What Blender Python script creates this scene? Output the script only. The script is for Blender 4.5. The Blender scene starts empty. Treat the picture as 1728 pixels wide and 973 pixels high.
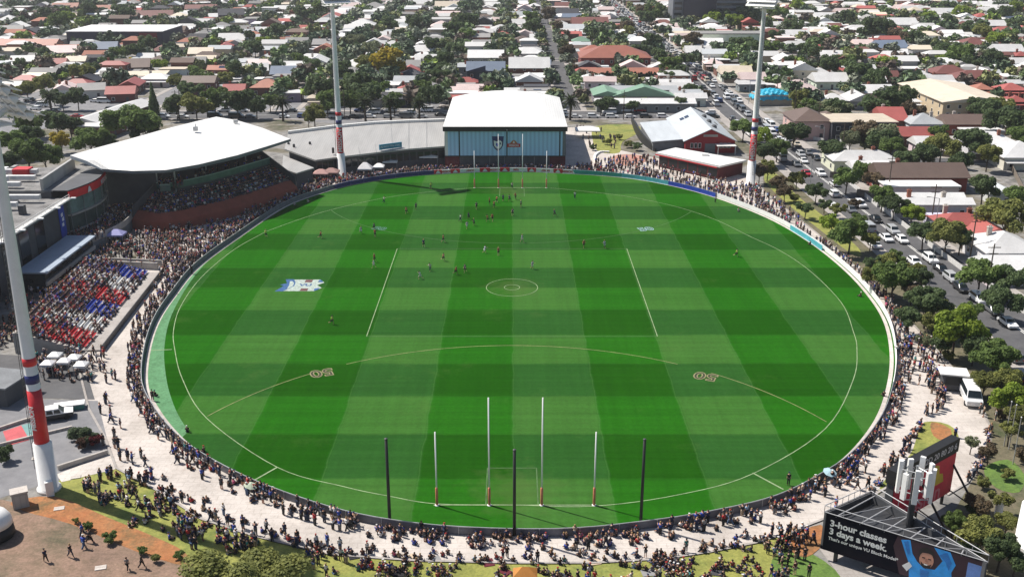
import bpy, bmesh, math, random
import numpy as np
from mathutils import Vector, Matrix
R = math.radians
rnd = random.Random(11)
scene = bpy.context.scene
COL = scene.collection
# ------------------------------------------------------------------ camera
F, PITCH, CH = 1730.0, R(19.73), 67.3
CP, SP = math.cos(PITCH), math.sin(PITCH)
cam = bpy.data.cameras.new('camera'); camo = bpy.data.objects.new('camera', cam); COL.objects.link(camo)
cam.sensor_width = 36; cam.lens = 36*F/1728; cam.clip_start = 1; cam.clip_end = 5000
camo.location = (0, 0, CH); camo.rotation_euler = (R(90)-PITCH, 0, 0)
scene.camera = camo

def at(px, py, z=0.0):
    """ground (or height z) point seen at a photograph pixel"""
    u = (px-864)/F; v = (py-486.5)/F
    dy = CP - v*SP; dz = -SP - v*CP
    t = (z-CH)/dz
    return Vector((u*t, dy*t, z))
def proj(x, y, z=0):
    D = y*CP+(CH-z)*SP; V = (CH-z)*CP-y*SP
    return 864+F*x/D, 486.5+F*V/D
def sc_at(px, py, z=0):
    p = at(px, py, z); return F/(p.y*CP+(CH-z)*SP)

# ------------------------------------------------------------------ tags
USED = set()
def tag(o, label=None, cat=None, group=None, kind=None):
    if label: o['label'] = label; USED.add(label.lower())
    if cat: o['category'] = cat
    if group: o['group'] = group
    if kind: o['kind'] = kind
    return o
def empty(name, loc=(0, 0, 0), rz=0.0, label=None, cat=None, group=None):
    o = bpy.data.objects.new(name, None); COL.objects.link(o)
    o.location = loc; o.rotation_euler = (0, 0, rz); o.empty_display_size = .2
    return tag(o, label, cat, group)
def link(name, me, parent=None, loc=(0, 0, 0), rz=0.0, color=None):
    o = bpy.data.objects.new(name, me); COL.objects.link(o)
    if parent: o.parent = parent
    o.location = loc; o.rotation_euler = (0, 0, rz)
    if color: o.color = (*color[:3], 1)
    return o

# ------------------------------------------------------------------ materials
MATS = {}
def newmat(name):
    m = bpy.data.materials.new(name); m.use_nodes = True
    nt = m.node_tree; b = nt.nodes['Principled BSDF']
    return m, nt, b
def N(nt, t, **kw):
    n = nt.nodes.new(t)
    for k, v in kw.items():
        if k.startswith('i_'):
            key = k[2:]; key = int(key) if key.isdigit() else key.replace('_', ' ')
            n.inputs[key].default_value = v
        else: setattr(n, k, v)
    return n
def mixcol(nt, fac, a, b, mode='MIX'):
    n = nt.nodes.new('ShaderNodeMix'); n.data_type = 'RGBA'; n.blend_type = mode
    for sock, v in ((n.inputs['Factor'], fac), (n.inputs[6], a), (n.inputs[7], b)):
        if hasattr(v, 'links') or isinstance(v, bpy.types.NodeSocket): nt.links.new(v, sock)
        elif isinstance(v, (int, float)): sock.default_value = v
        else: sock.default_value = (*v[:3], 1)
    return n.outputs[2]
def math_(nt, op, a, b=None, c=None):
    n = nt.nodes.new('ShaderNodeMath'); n.operation = op
    for i, v in enumerate((a, b, c)):
        if v is None: continue
        if isinstance(v, bpy.types.NodeSocket): nt.links.new(v, n.inputs[i])
        else: n.inputs[i].default_value = v
    return n.outputs[0]
def noise(nt, vec, scale, detail=4, rough=.6):
    n = N(nt, 'ShaderNodeTexNoise'); n.inputs['Scale'].default_value = scale
    n.inputs['Detail'].default_value = detail; n.inputs['Roughness'].default_value = rough
    nt.links.new(vec, n.inputs['Vector']); return n.outputs['Fac']
def ramp(nt, fac, stops, interp='LINEAR'):
    n = nt.nodes.new('ShaderNodeValToRGB'); n.color_ramp.interpolation = interp
    els = n.color_ramp.elements
    while len(els) < len(stops): els.new(.5)
    for e, (p, c) in zip(els, stops): e.position = p; e.color = (*c[:3], 1)
    nt.links.new(fac, n.inputs['Fac']); return n.outputs['Color']
def M(name, col, rough=.8, amt=.18, scale=.6, col2=None, metal=0.0, bump=0.0, bscale=8.0):
    """plain surface with uneven weathering in object space"""
    if name in MATS: return MATS[name]
    m, nt, b = newmat(name)
    tc = N(nt, 'ShaderNodeTexCoord').outputs['Object']
    f = noise(nt, tc, scale, 5)
    f2 = noise(nt, tc, scale*9, 3)
    ff = math_(nt, 'ADD', math_(nt, 'MULTIPLY', f, .65), math_(nt, 'MULTIPLY', f2, .35))
    c2 = col2 if col2 else tuple(c*(1-amt*1.6) for c in col)
    c1 = tuple(min(1, c*(1+amt*.5)) for c in col)
    out = ramp(nt, ff, [(.32, c2), (.62, c1)])
    nt.links.new(out, b.inputs['Base Color']); b.inputs['Roughness'].default_value = rough
    b.inputs['Metallic'].default_value = metal
    if bump:
        bn = N(nt, 'ShaderNodeBump'); bn.inputs['Strength'].default_value = bump
        nt.links.new(noise(nt, tc, bscale, 4), bn.inputs['Height']); nt.links.new(bn.outputs[0], b.inputs['Normal'])
    MATS[name] = m; return m
def MO(name, rough=.7, amt=.2, scale=.5, spec=.4, metal=0.0, coat=0.0, stripes=None):
    """colour from the object's own colour, with dirt; used for roofs, walls, cars, clothes"""
    if name in MATS: return MATS[name]
    m, nt, b = newmat(name)
    oi = N(nt, 'ShaderNodeObjectInfo')
    tc = N(nt, 'ShaderNodeTexCoord').outputs['Object']
    f = noise(nt, tc, scale, 5); f2 = noise(nt, tc, scale*7, 3)
    ff = math_(nt, 'ADD', math_(nt, 'MULTIPLY', f, .6), math_(nt, 'MULTIPLY', f2, .4))
    k = ramp(nt, ff, [(.3, (1-amt,)*3), (.65, (1.0,)*3)])
    out = mixcol(nt, 1.0, oi.outputs['Color'], k, 'MULTIPLY')
    if stripes:
        w = N(nt, 'ShaderNodeTexWave'); w.inputs['Scale'].default_value = stripes[0]; w.bands_direction = stripes[1]
        w.inputs['Distortion'].default_value = .3
        nt.links.new(tc, w.inputs['Vector'])
        out = mixcol(nt, 1.0, out, ramp(nt, w.outputs['Fac'], [(.0, (.8,)*3), (.35, (1,)*3)]), 'MULTIPLY')
    nt.links.new(out, b.inputs['Base Color']); b.inputs['Roughness'].default_value = rough
    b.inputs['Specular IOR Level'].default_value = spec; b.inputs['Metallic'].default_value = metal
    b.inputs['Coat Weight'].default_value = coat
    MATS[name] = m; return m
def MA(name, rough=.85):
    """colour from the mesh's colour attribute (different surface colours of merged things)"""
    if name in MATS: return MATS[name]
    m, nt, b = newmat(name)
    a = N(nt, 'ShaderNodeAttribute'); a.attribute_name = 'Col'
    nt.links.new(a.outputs['Color'], b.inputs['Base Color']); b.inputs['Roughness'].default_value = rough
    MATS[name] = m; return m

# ------------------------------------------------------------------ mesh builder
class MB:
    def __init__(s): s.v = []; s.f = []; s.mi = []; s.cur = 0
    def face(s, pts):
        n = len(s.v); s.v += [tuple(p) for p in pts]; s.f.append(tuple(range(n, n+len(pts)))); s.mi.append(s.cur)
    def idx(s, verts, faces):
        n = len(s.v); s.v += [tuple(p) for p in verts]
        for f in faces: s.f.append(tuple(i+n for i in f)); s.mi.append(s.cur)
    def box(s, x0, x1, y0, y1, z0, z1):
        s.prism([(x0, y0), (x1, y0), (x1, y1), (x0, y1)], z0, z1)
    def obox(s, c, hx, hy, hz, rz=0.0):
        ca, sa = math.cos(rz), math.sin(rz)
        pts = [(c[0]+x*ca-y*sa, c[1]+x*sa+y*ca) for x, y in ((-hx, -hy), (hx, -hy), (hx, hy), (-hx, hy))]
        s.prism(pts, c[2]-hz, c[2]+hz)
    def prism(s, poly, z0, z1):
        n = len(poly)
        a = z0 if hasattr(z0, '__len__') else [z0]*n; b = z1 if hasattr(z1, '__len__') else [z1]*n
        area = sum(poly[i][0]*poly[(i+1) % n][1]-poly[(i+1) % n][0]*poly[i][1] for i in range(n))
        if area < 0: poly = poly[::-1]; a = a[::-1]; b = b[::-1]
        vs = [(p[0], p[1], z) for p, z in zip(poly, a)]+[(p[0], p[1], z) for p, z in zip(poly, b)]
        fs = [tuple(range(n-1, -1, -1)), tuple(range(n, 2*n))]
        fs += [(i, (i+1) % n, n+(i+1) % n, n+i) for i in range(n)]
        s.idx(vs, fs)
    def tube(s, p0, p1, r0, r1=None, n=8):
        p0 = Vector(p0); p1 = Vector(p1); r1 = r0 if r1 is None else r1
        d = (p1-p0)
        if d.length < 1e-6: return
        d.normalize(); a = d.orthogonal().normalized(); b = d.cross(a)
        vs = []
        for p, r in ((p0, r0), (p1, r1)):
            vs += [p+(a*math.cos(2*math.pi*i/n)+b*math.sin(2*math.pi*i/n))*r for i in range(n)]
        fs = [(i, (i+1) % n, n+(i+1) % n, n+i) for i in range(n)]+[tuple(range(n-1, -1, -1)), tuple(range(n, 2*n))]
        s.idx(vs, fs)
    def lathe(s, c, prof, n=16):
        vs = []; fs = []
        for r, z in prof: vs += [(c[0]+r*math.cos(2*math.pi*i/n), c[1]+r*math.sin(2*math.pi*i/n), c[2]+z) for i in range(n)]
        for k in range(len(prof)-1):
            fs += [(k*n+i, k*n+(i+1) % n, (k+1)*n+(i+1) % n, (k+1)*n+i) for i in range(n)]
        fs += [tuple(range(n-1, -1, -1)), tuple(range((len(prof)-1)*n, len(prof)*n))]
        s.idx(vs, fs)
    def mesh(s, name, mats, smooth=False):
        me = bpy.data.meshes.new(name); me.from_pydata(s.v, [], s.f)
        for m in (mats if isinstance(mats, (list, tuple)) else [mats]): me.materials.append(m)
        me.polygons.foreach_set('material_index', s.mi)
        if smooth: me.polygons.foreach_set('use_smooth', [True]*len(s.f))
        me.update(); return me
    def build(s, name, mats, parent=None, smooth=False, color=None, loc=(0, 0, 0), rz=0.0):
        return link(name, s.mesh(name, mats, smooth), parent, loc, rz, color)

def spline(pts, per=8, closed=False):
    P = [Vector((p[0], p[1], 0)) for p in pts]; n = len(P); out = []
    for i in range(n if closed else n-1):
        g = (lambda k: P[k % n]) if closed else (lambda k: P[max(0, min(n-1, k))])
        p0, p1, p2, p3 = g(i-1), g(i), g(i+1), g(i+2)
        for k in range(per):
            t = k/per
            out.append(.5*((2*p1)+(p2-p0)*t+(2*p0-5*p1+4*p2-p3)*t*t+(3*p1-p0-3*p2+p3)*t**3))
    if not closed: out.append(P[-1])
    return out
def sheet(name, poly, z, mat, kind='structure', label=None, cat=None):
    """flat ground sheet with a triangulated outline"""
    bm = bmesh.new(); vs = [bm.verts.new((p[0], p[1], z)) for p in poly]
    f = bm.faces.new(vs)
    if f.normal.z < 0: f.normal_flip()
    bm.normal_update(); 
    if f.normal.z < 0: bmesh.ops.reverse_faces(bm, faces=[f])
    bmesh.ops.triangulate(bm, faces=bm.faces[:])
    me = bpy.data.meshes.new(name); bm.to_mesh(me); bm.free(); me.materials.append(mat)
    o = link(name, me); 
    if kind: o['kind'] = kind
    return tag(o, label, cat)
def strip(pts, w0, w1, z, mb=None, close=False):
    """ribbon offset w0..w1 to the left of a polyline"""
    mb = mb or MB(); n = len(pts); L = []; 
    for i, p in enumerate(pts):
        a = pts[(i-1) % n] if (close or i > 0) else p; b = pts[(i+1) % n] if (close or i < n-1) else p
        d = Vector((b[0]-a[0], b[1]-a[1], 0)).normalized(); nn = Vector((-d.y, d.x, 0))
        q = Vector((p[0], p[1], 0)); L.append((q+nn*w0, q+nn*w1))
    for i in range(n if close else n-1):
        a, b = L[i], L[(i+1) % n]
        mb.face([(a[0].x, a[0].y, z), (b[0].x, b[0].y, z), (b[1].x, b[1].y, z), (a[1].x, a[1].y, z)])
    return mb
def textmesh(name, body, size, mat, extrude=.01, align='CENTER', bold=0.0):
    cu = bpy.data.curves.new(name, 'FONT'); cu.body = body; cu.size = size; cu.extrude = extrude
    cu.align_x = align; cu.align_y = 'CENTER'; cu.offset = bold; cu.resolution_u = 3
    ob = bpy.data.objects.new(name+'_tmp', cu)
    me = bpy.data.meshes.new_from_object(ob); me.name = name
    bpy.data.objects.remove(ob); bpy.data.curves.remove(cu)
    me.materials.clear(); me.materials.append(mat); return me
def orient(o, origin, xdir, ydir):
    """place a flat object: its local x along xdir, local y along ydir"""
    x = Vector(xdir).normalized(); y = Vector(ydir); y = (y-x*y.dot(x)).normalized(); z = x.cross(y)
    m = Matrix((x, y, z)).transposed().to_4x4(); m.translation = Vector(origin)
    o.matrix_local = m; return o
def inside(p, poly):
    x, y = p[0], p[1]; c = False; n = len(poly); j = n-1
    for i in range(n):
        xi, yi = poly[i][0], poly[i][1]; xj, yj = poly[j][0], poly[j][1]
        if (yi > y) != (yj > y) and x < (xj-xi)*(y-yi)/(yj-yi)+xi: c = not c
        j = i
    return c
def W(*pts): return [at(*p) for p in pts]
# ================================================================== PEOPLE
def skin_mesh(name, joints, sub, mat):
    """joints: {name: (pos, radius, parent)} -> one continuous skinned surface"""
    names = list(joints); ix = {n: i for i, n in enumerate(names)}
    me = bpy.data.meshes.new(name+'_graph'); me.from_pydata([joints[n][0] for n in names], [(ix[joints[n][2]], ix[n]) for n in names if joints[n][2]], [])
    ob = bpy.data.objects.new(name+'_graph', me); COL.objects.link(ob)
    ob.modifiers.new('skin', 'SKIN').use_smooth_shade = True
    sk = me.skin_vertices[0].data
    for n in names: r = joints[n][1]; sk[ix[n]].radius = (r, r) if not isinstance(r, tuple) else r; sk[ix[n]].use_root = joints[n][2] is None
    if sub: m = ob.modifiers.new('sub', 'SUBSURF'); m.levels = sub; m.render_levels = sub
    dg = bpy.context.evaluated_depsgraph_get(); out = bpy.data.meshes.new_from_object(ob.evaluated_get(dg)); out.name = name
    bpy.data.objects.remove(ob); bpy.data.meshes.remove(me)
    out.materials.clear(); out.materials.append(mat); return out
mo_skin = MO('skin', .6, .08, 3); mo_cloth = MO('cloth', .9, .15, 4); mo_hair = MO('hair_or_hat', .8, .1, 5)
def pose(hips=(0, 0), knees=(4, 4), arms=((5, 8), (5, 8)), elbows=(12, 12), lean=0, pel=None):
    d = lambda a: R(a)
    P = {}; pz = pel if pel else 1.0
    up = Vector((0, math.sin(d(lean)), math.cos(d(lean)))); pe = Vector((0, 0, pz))
    J = {'pelvis': pe, 'waist': pe+up*.2, 'chest': pe+up*.40, 'collar': pe+up*.50, 'neck': pe+up*.56, 'head': pe+up*.66+Vector((0, .02, 0)), 'crown': pe+up*.78+Vector((0, .01, 0))}
    for s, k in ((-1, 0), (1, 1)):
        sh = pe+up*.46+Vector((s*.17, 0, 0)); a, b = arms[k]
        dr = lambda t: Vector((s*math.sin(d(b)), math.sin(d(t))*math.cos(d(b)), -math.cos(d(t))*math.cos(d(b))))
        el = sh+dr(a)*.29; wr = el+dr(a+elbows[k])*.25; ha = wr+dr(a+elbows[k]+8)*.10
        hp_ = pe+Vector((s*.09, 0, -.06)); kn = hp_+Vector((s*.03, math.sin(d(hips[k])), -math.cos(d(hips[k]))))*.43; q = hips[k]-knees[k]
        an = kn+Vector((0, math.sin(d(q)), -math.cos(d(q))))*.42; to = an+Vector((s*.02, .17, -.045))
        J.update({f'sh{k}': sh, f'el{k}': el, f'wr{k}': wr, f'ha{k}': ha, f'hip{k}': hp_, f'kn{k}': kn, f'an{k}': an, f'to{k}': to})
    if pel is None:
        mz = min(J['an0'].z, J['an1'].z)-.08
        for n in J: J[n] = J[n]-Vector((0, 0, mz))
    return J
POSES = {'standing': pose(), 'standing with folded arms': pose(arms=((25, 12), (25, 12)), elbows=(85, 85)), 'walking': pose(hips=(24, -20), knees=(8, 22), arms=((-18, 8), (20, 8)), elbows=(15, 25), lean=3),
         'sitting on the ground': pose(hips=(100, 112), knees=(55, 80), arms=((20, 14), (28, 14)), elbows=(35, 45), lean=-6, pel=.14), 'seated': pose(hips=(84, 84), knees=(84, 80), arms=((15, 10), (15, 10)), elbows=(60, 60), lean=-4, pel=.52),
         'running': pose(hips=(48, -28), knees=(70, 50), arms=((-40, 10), (45, 10)), elbows=(80, 85), lean=12), 'jogging': pose(hips=(-15, 30), knees=(40, 45), arms=((30, 12), (-25, 12)), elbows=(70, 75), lean=7), 'raising one arm': pose(arms=((160, 15), (10, 10)), elbows=(10, 15))}
PAR = {'pelvis': None, 'waist': 'pelvis', 'chest': 'waist', 'collar': 'chest', 'neck': 'collar', 'head': 'neck', 'crown': 'head'}
RAD = {'pelvis': (.15, .11), 'waist': (.135, .10), 'chest': (.165, .115), 'collar': .085, 'neck': .055, 'head': (.085, .10), 'crown': .06}
for k in (0, 1):
    PAR.update({f'sh{k}': 'collar', f'el{k}': f'sh{k}', f'wr{k}': f'el{k}', f'ha{k}': f'wr{k}', f'hip{k}': 'pelvis', f'kn{k}': f'hip{k}', f'an{k}': f'kn{k}', f'to{k}': f'an{k}'})
    RAD.update({f'sh{k}': .062, f'el{k}': .045, f'wr{k}': .034, f'ha{k}': .038, f'hip{k}': .092, f'kn{k}': .06, f'an{k}': .042, f'to{k}': .038})
PM = {}
def person_meshes(ps):
    if ps in PM: return PM[ps]
    J = POSES[ps]; out = {}
    def sub(keep, grow, rootp='pelvis'):
        js = {}
        for n in keep:
            r = RAD[n]; r = tuple(x+grow for x in r) if isinstance(r, tuple) else r+grow
            js[n] = (tuple(J[n]), r, PAR[n] if PAR[n] in keep else (None if n == keep[0] else keep[0]))
        return js
    allj = ['pelvis', 'waist', 'chest', 'collar', 'neck', 'head', 'crown']+[f'{a}{k}' for k in (0, 1) for a in ('sh', 'el', 'wr', 'ha', 'hip', 'kn', 'an', 'to')]
    topj = ['waist', 'chest', 'collar']+[f'{a}{k}' for k in (0, 1) for a in ('sh', 'el')]
    botj = ['pelvis']+[f'{a}{k}' for k in (0, 1) for a in ('hip', 'kn', 'an')]
    Js = dict(J)
    for lod, s_ in (('near', 1), ('far', 0)):
        b = skin_mesh('body', sub(allj, 0), s_, mo_skin)
        tj = sub(topj, .024); 
        for k in (0, 1): tj[f'el{k}'] = (tuple(J[f'sh{k}'].lerp(J[f'el{k}'], .8)), RAD[f'el{k}']+.03, f'sh{k}')
        tj['hem'] = (tuple(J['pelvis'].lerp(J['waist'], .2)), (.172, .135), 'waist')
        t = skin_mesh('shirt', tj, s_, mo_cloth)
        g = skin_mesh('trousers', sub(botj, .022), s_, mo_cloth)
        sj = sub(botj, .028)
        for k in (0, 1): del sj[f'an{k}']; sj[f'kn{k}'] = (tuple(J[f'hip{k}'].lerp(J[f'kn{k}'], .8)), .095, f'hip{k}')
        sh = skin_mesh('shorts', sj, s_, mo_cloth)
        h = MB(); c = J['head'].lerp(J['crown'], .55)+Vector((0, -.012, 0)); h.lathe(c, [(.108, -.06), (.116, .0), (.10, .06), (.055, .105), (.01, .115)], 8 if s_ else 6); hm = h.mesh('hair', mo_hair, True)
        h = MB(); h.lathe(c, [(.112, .02), (.115, .05), (.09, .11), (.02, .125)], 8 if s_ else 6); h.prism([(c.x-.085, c.y+.06), (c.x+.085, c.y+.06), (c.x+.07, c.y+.21), (c.x-.07, c.y+.21)], c.z+.015, c.z+.035); cm = h.mesh('cap', mo_hair)
        out[lod] = dict(body=b, shirt=t, trousers=g, shorts=sh, hair=hm, cap=cm)
    PM[ps] = out; return out
for _k in POSES: person_meshes(_k)
# ================================================================== SETTING
def ground_mat():
    m, nt, b = newmat('suburb_ground')
    tc = N(nt, 'ShaderNodeTexCoord').outputs['Object']
    f = noise(nt, tc, .045, 6, .7)
    c = ramp(nt, f, [(.34, (.055, .065, .028)), (.44, (.16, .14, .10)), (.52, (.26, .25, .235)), (.60, (.13, .125, .12)), (.7, (.07, .085, .03))])
    f2 = noise(nt, tc, .5, 4)
    c = mixcol(nt, 1.0, c, ramp(nt, f2, [(.3, (.6,)*3), (.7, (1.15,)*3)]), 'MULTIPLY')
    nt.links.new(c, b.inputs['Base Color']); b.inputs['Roughness'].default_value = .95
    return m
def turf_mat():
    m, nt, b = newmat('mown_turf')
    tc = N(nt, 'ShaderNodeTexCoord').outputs['Object']
    sx = N(nt, 'ShaderNodeSeparateXYZ'); nt.links.new(tc, sx.inputs[0])
    wob = math_(nt, 'MULTIPLY', math_(nt, 'SUBTRACT', noise(nt, tc, .16, 4), .5), .95)
    x = math_(nt, 'ADD', sx.outputs['X'], wob); y = math_(nt, 'ADD', sx.outputs['Y'], wob)
    def par(v, off, w):  # soft-edged alternate stripes
        s = math_(nt, 'SINE', math_(nt, 'MULTIPLY', math_(nt, 'SUBTRACT', v, off), math.pi/w))
        return math_(nt, 'MINIMUM', math_(nt, 'MAXIMUM', math_(nt, 'ADD', math_(nt, 'MULTIPLY', s, 6), .5), 0), 1)
    cx = par(x, .2, 12.25); ry = par(y, 188.0, 12.1)      # cx 1 = pale column, ry 1 = dark row
    dark = mixcol(nt, ry, (.0150, .098, .0065), (.0108, .066, .0042))
    pale = mixcol(nt, ry, (.037, .118, .022), (.0195, .079, .015))
    c = mixcol(nt, cx, dark, pale)
    def seam(v, off, w):   # pale wheel marks where two mower strips meet
        s = math_(nt, 'ABSOLUTE', math_(nt, 'SINE', math_(nt, 'MULTIPLY', math_(nt, 'SUBTRACT', v, off), math.pi/w)))
        return math_(nt, 'MAXIMUM', math_(nt, 'SUBTRACT', .16, math_(nt, 'MULTIPLY', s, 4.5)), 0)
    c = mixcol(nt, math_(nt, 'MULTIPLY', seam(x, .2, 12.25), 2.2), c, (.06, .15, .045)); c = mixcol(nt, seam(y, 188.0, 12.1), c, (.05, .14, .035))
    # fine mower passes across, and along
    mp = N(nt, 'ShaderNodeMapping'); mp.inputs['Scale'].default_value = (.02, .9, 1); nt.links.new(tc, mp.inputs['Vector'])
    st = noise(nt, mp.outputs[0], 1.0, 5, .65)
    mp2 = N(nt, 'ShaderNodeMapping'); mp2.inputs['Scale'].default_value = (.7, .03, 1); nt.links.new(tc, mp2.inputs['Vector'])
    st2 = noise(nt, mp2.outputs[0], 1.0, 4, .6)
    big = noise(nt, tc, .035, 4); fine = noise(nt, tc, 1.7, 4, .7)
    for f, lo, hi in ((st, .87, 1.14), (st2, .93, 1.08), (fine, .88, 1.1)):
        c = mixcol(nt, 1.0, c, ramp(nt, f, [(.3, (lo,)*3), (.7, (hi,)*3)]), 'MULTIPLY')
    c = mixcol(nt, 1.0, c, ramp(nt, big, [(.3, (.94, .97, .85)), (.72, (1.16, 1.04, 1.05))]), 'MULTIPLY')
    # worn, yellower patches in the middle of play
    worn = ramp(nt, noise(nt, tc, .09, 6, .75), [(.58, (0,)*3), (.72, (.25,)*3)])
    c = mixcol(nt, worn, c, (.08, .14, .035))
    for gx, gy in ((.43, 112.5), (-.4, 263.5), (0, 188)):
        vd = N(nt, 'ShaderNodeVectorMath', operation='DISTANCE'); nt.links.new(tc, vd.inputs[0]); vd.inputs[1].default_value = (gx, gy, .05)
        near = ramp(nt, math_(nt, 'ADD', math_(nt, 'DIVIDE', vd.outputs['Value'], 14), math_(nt, 'MULTIPLY', noise(nt, tc, .6, 5), .9)), [(.55, (.4,)*3), (.95, (0,)*3)])
        c = mixcol(nt, near, c, (.075, .12, .035))
    nt.links.new(c, b.inputs['Base Color']); b.inputs['Roughness'].default_value = .9
    b.inputs['Specular IOR Level'].default_value = 0.0
    return m
def lawn_mat(name, a, bcol, c3, scale=.12):
    m, nt, b = newmat(name)
    tc = N(nt, 'ShaderNodeTexCoord').outputs['Object']
    f = noise(nt, tc, scale, 6, .7)
    c = ramp(nt, f, [(.33, a), (.5, bcol), (.68, c3)])
    c = mixcol(nt, 1.0, c, ramp(nt, noise(nt, tc, 3, 4, .7), [(.3, (.7,)*3), (.7, (1.15,)*3)]), 'MULTIPLY')
    c = mixcol(nt, 1.0, c, ramp(nt, noise(nt, tc, .55, 6, .8), [(.34, (.62, .66, .6)), (.55, (1,)*3)]), 'MULTIPLY')
    nt.links.new(c, b.inputs['Base Color']); b.inputs['Roughness'].default_value = .95
    return m
def road_mat(name, base=.07):
    m, nt, b = newmat(name)
    tc = N(nt, 'ShaderNodeTexCoord').outputs['Object']
    f = noise(nt, tc, .3, 6, .7)
    c = ramp(nt, f, [(.3, (base*.8, base*.8, base*.86)), (.7, (base*1.4, base*1.38, base*1.42))])
    nt.links.new(c, b.inputs['Base Color']); b.inputs['Roughness'].default_value = .85
    return m
def paving_mat(name, col, joint=.24):
    m, nt, b = newmat(name)
    tc = N(nt, 'ShaderNodeTexCoord').outputs['Object']
    f = noise(nt, tc, .18, 6, .7)
    c = ramp(nt, f, [(.3, tuple(v*.78 for v in col)), (.65, col)])
    br = N(nt, 'ShaderNodeTexBrick'); br.inputs['Scale'].default_value = joint
    br.inputs['Color1'].default_value = (1, 1, 1, 1); br.inputs['Color2'].default_value = (.97, .965, .965, 1)
    br.inputs['Mortar'].default_value = (.84, .83, .82, 1); br.inputs['Mortar Size'].default_value = .012
    nt.links.new(tc, br.inputs['Vector'])
    c = mixcol(nt, 1.0, c, br.outputs['Color'], 'MULTIPLY')
    st_ = noise(nt, tc, .07, 6, .75); c = mixcol(nt, 1.0, c, ramp(nt, st_, [(.36, (.80, .79, .78)), (.52, (1,)*3)]), 'MULTIPLY')
    sp = noise(nt, tc, 1.6, 5, .8)
    c = mixcol(nt, 1.0, c, ramp(nt, sp, [(.28, (.72, .7, .68)), (.5, (1,)*3)]), 'MULTIPLY')
    nt.links.new(c, b.inputs['Base Color']); b.inputs['Roughness'].default_value = .9
    return m
m_ground = ground_mat(); m_turf = turf_mat()
m_lawn = lawn_mat('dry_lawn', (.21, .225, .05), (.28, .28, .065), (.13, .18, .035))
m_green = lawn_mat('green_lawn', (.09, .17, .03), (.12, .2, .035), (.07, .13, .03))
m_dirt = lawn_mat('bare_earth', (.20, .13, .095), (.27, .175, .125), (.11, .095, .055), .1)
m_orange = lawn_mat('orange_mulch', (.33, .115, .04), (.38, .16, .06), (.17, .115, .05), .25)
m_scrub = lawn_mat('scrub_ground', (.11, .1, .055), (.16, .135, .085), (.055, .07, .025), .15)
m_apron = lawn_mat('synthetic_apron', (.085, .235, .105), (.10, .26, .115), (.09, .245, .11), .05)
m_asph = road_mat('asphalt', .075); m_asph2 = road_mat('old_asphalt', .16)
m_conc = paving_mat('pale_concrete', (.575, .525, .48)); m_conc2 = paving_mat('grey_concrete', (.40, .37, .345), .3)
m_white = M('white_paint', (.8, .79, .77), .5, .06, .8)
m_line = M('line_paint', (.24, .33, .17), .9, .35, .6)
m_linew = M('road_paint', (.72, .71, .68), .8, .2, .5)

sheet('ground', [(-900, -60), (900, -60), (900, 1500), (-900, 1500)], 0, m_ground)
# fence line round the ground, traced where the fence meets the ground
FENCE_PX = [(545, 324), (478, 349), (400, 400), (330, 452), (290, 500), (262, 542), (245, 592), (240, 650), (258, 692), (290, 734), (330, 768),
            (400, 808), (470, 838), (560, 868), (640, 886), (740, 899), (868, 905), (980, 903), (1085, 892), (1180, 878), (1300, 851),
            (1380, 813), (1440, 771), (1486, 712), (1506, 655), (1511, 600), (1500, 545), (1472, 500), (1430, 455), (1370, 408), (1300, 368),
            (1210, 333), (1130, 312), (1050, 299), (950, 292), (860, 289), (760, 292), (680, 298), (600, 310)]
FENCE = spline(W(*FENCE_PX), 6, True)
if sum(FENCE[i].x*FENCE[(i+1) % len(FENCE)].y-FENCE[(i+1) % len(FENCE)].x*FENCE[i].y for i in range(len(FENCE))) < 0: FENCE.reverse()
# arc length table: fence_at(s) -> point, tangent, outward normal
_seg = [(FENCE[(i+1) % len(FENCE)]-FENCE[i]).length for i in range(len(FENCE))]
FLEN = sum(_seg)
def fence_at(s):
    s = s % FLEN; i = 0
    while s > _seg[i]: s -= _seg[i]; i = (i+1) % len(_seg)
    a, b = FENCE[i], FENCE[(i+1) % len(FENCE)]
    d = (b-a).normalized(); return a+d*s, d, Vector((d.y, -d.x, 0))
def fence_s(p):
    best = 0; bd = 1e9; s = 0
    for i, q in enumerate(FENCE):
        d = (Vector((p[0], p[1], 0))-q).length
        if d < bd: bd = d; best = s
        s += _seg[i]
    return best
def fdist(p):
    return min((Vector((p[0], p[1], 0))-q).length for q in FENCE)

# concrete concourse all round the oval
PATH_OUT = W((560, 300), (500, 318), (420, 350), (300, 382), (255, 400), (240, 440), (215, 500), (170, 570), (130, 610), (150, 690), (178, 740),
             (196, 790), (262, 826), (340, 876), (430, 905), (560, 936), (700, 946), (860, 950), (1000, 950), (1120, 943), (1200, 931), (1280, 915),
             (1345, 893), (1400, 872), (1470, 838), (1510, 815), (1545, 800), (1600, 835), (1632, 815), (1660, 770), (1672, 722), (1645, 670), (1600, 612), (1545, 552), (1484, 492),
             (1425, 432), (1352, 372), (1292, 326), (1270, 300), (1100, 265), (1030, 250), (1000, 215), (955, 215), (955, 262), (750, 262), (740, 285), (640, 292))
sheet('concourse', PATH_OUT, .02, m_conc)
_po = [Vector((p.x, p.y, 0)) for p in PATH_OUT[3:39]]
strip(_po, -.16, .16, .14).build('concourse_kerb', m_conc2)['kind'] = 'structure'
sheet('field', FENCE, .05, m_turf)
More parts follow.
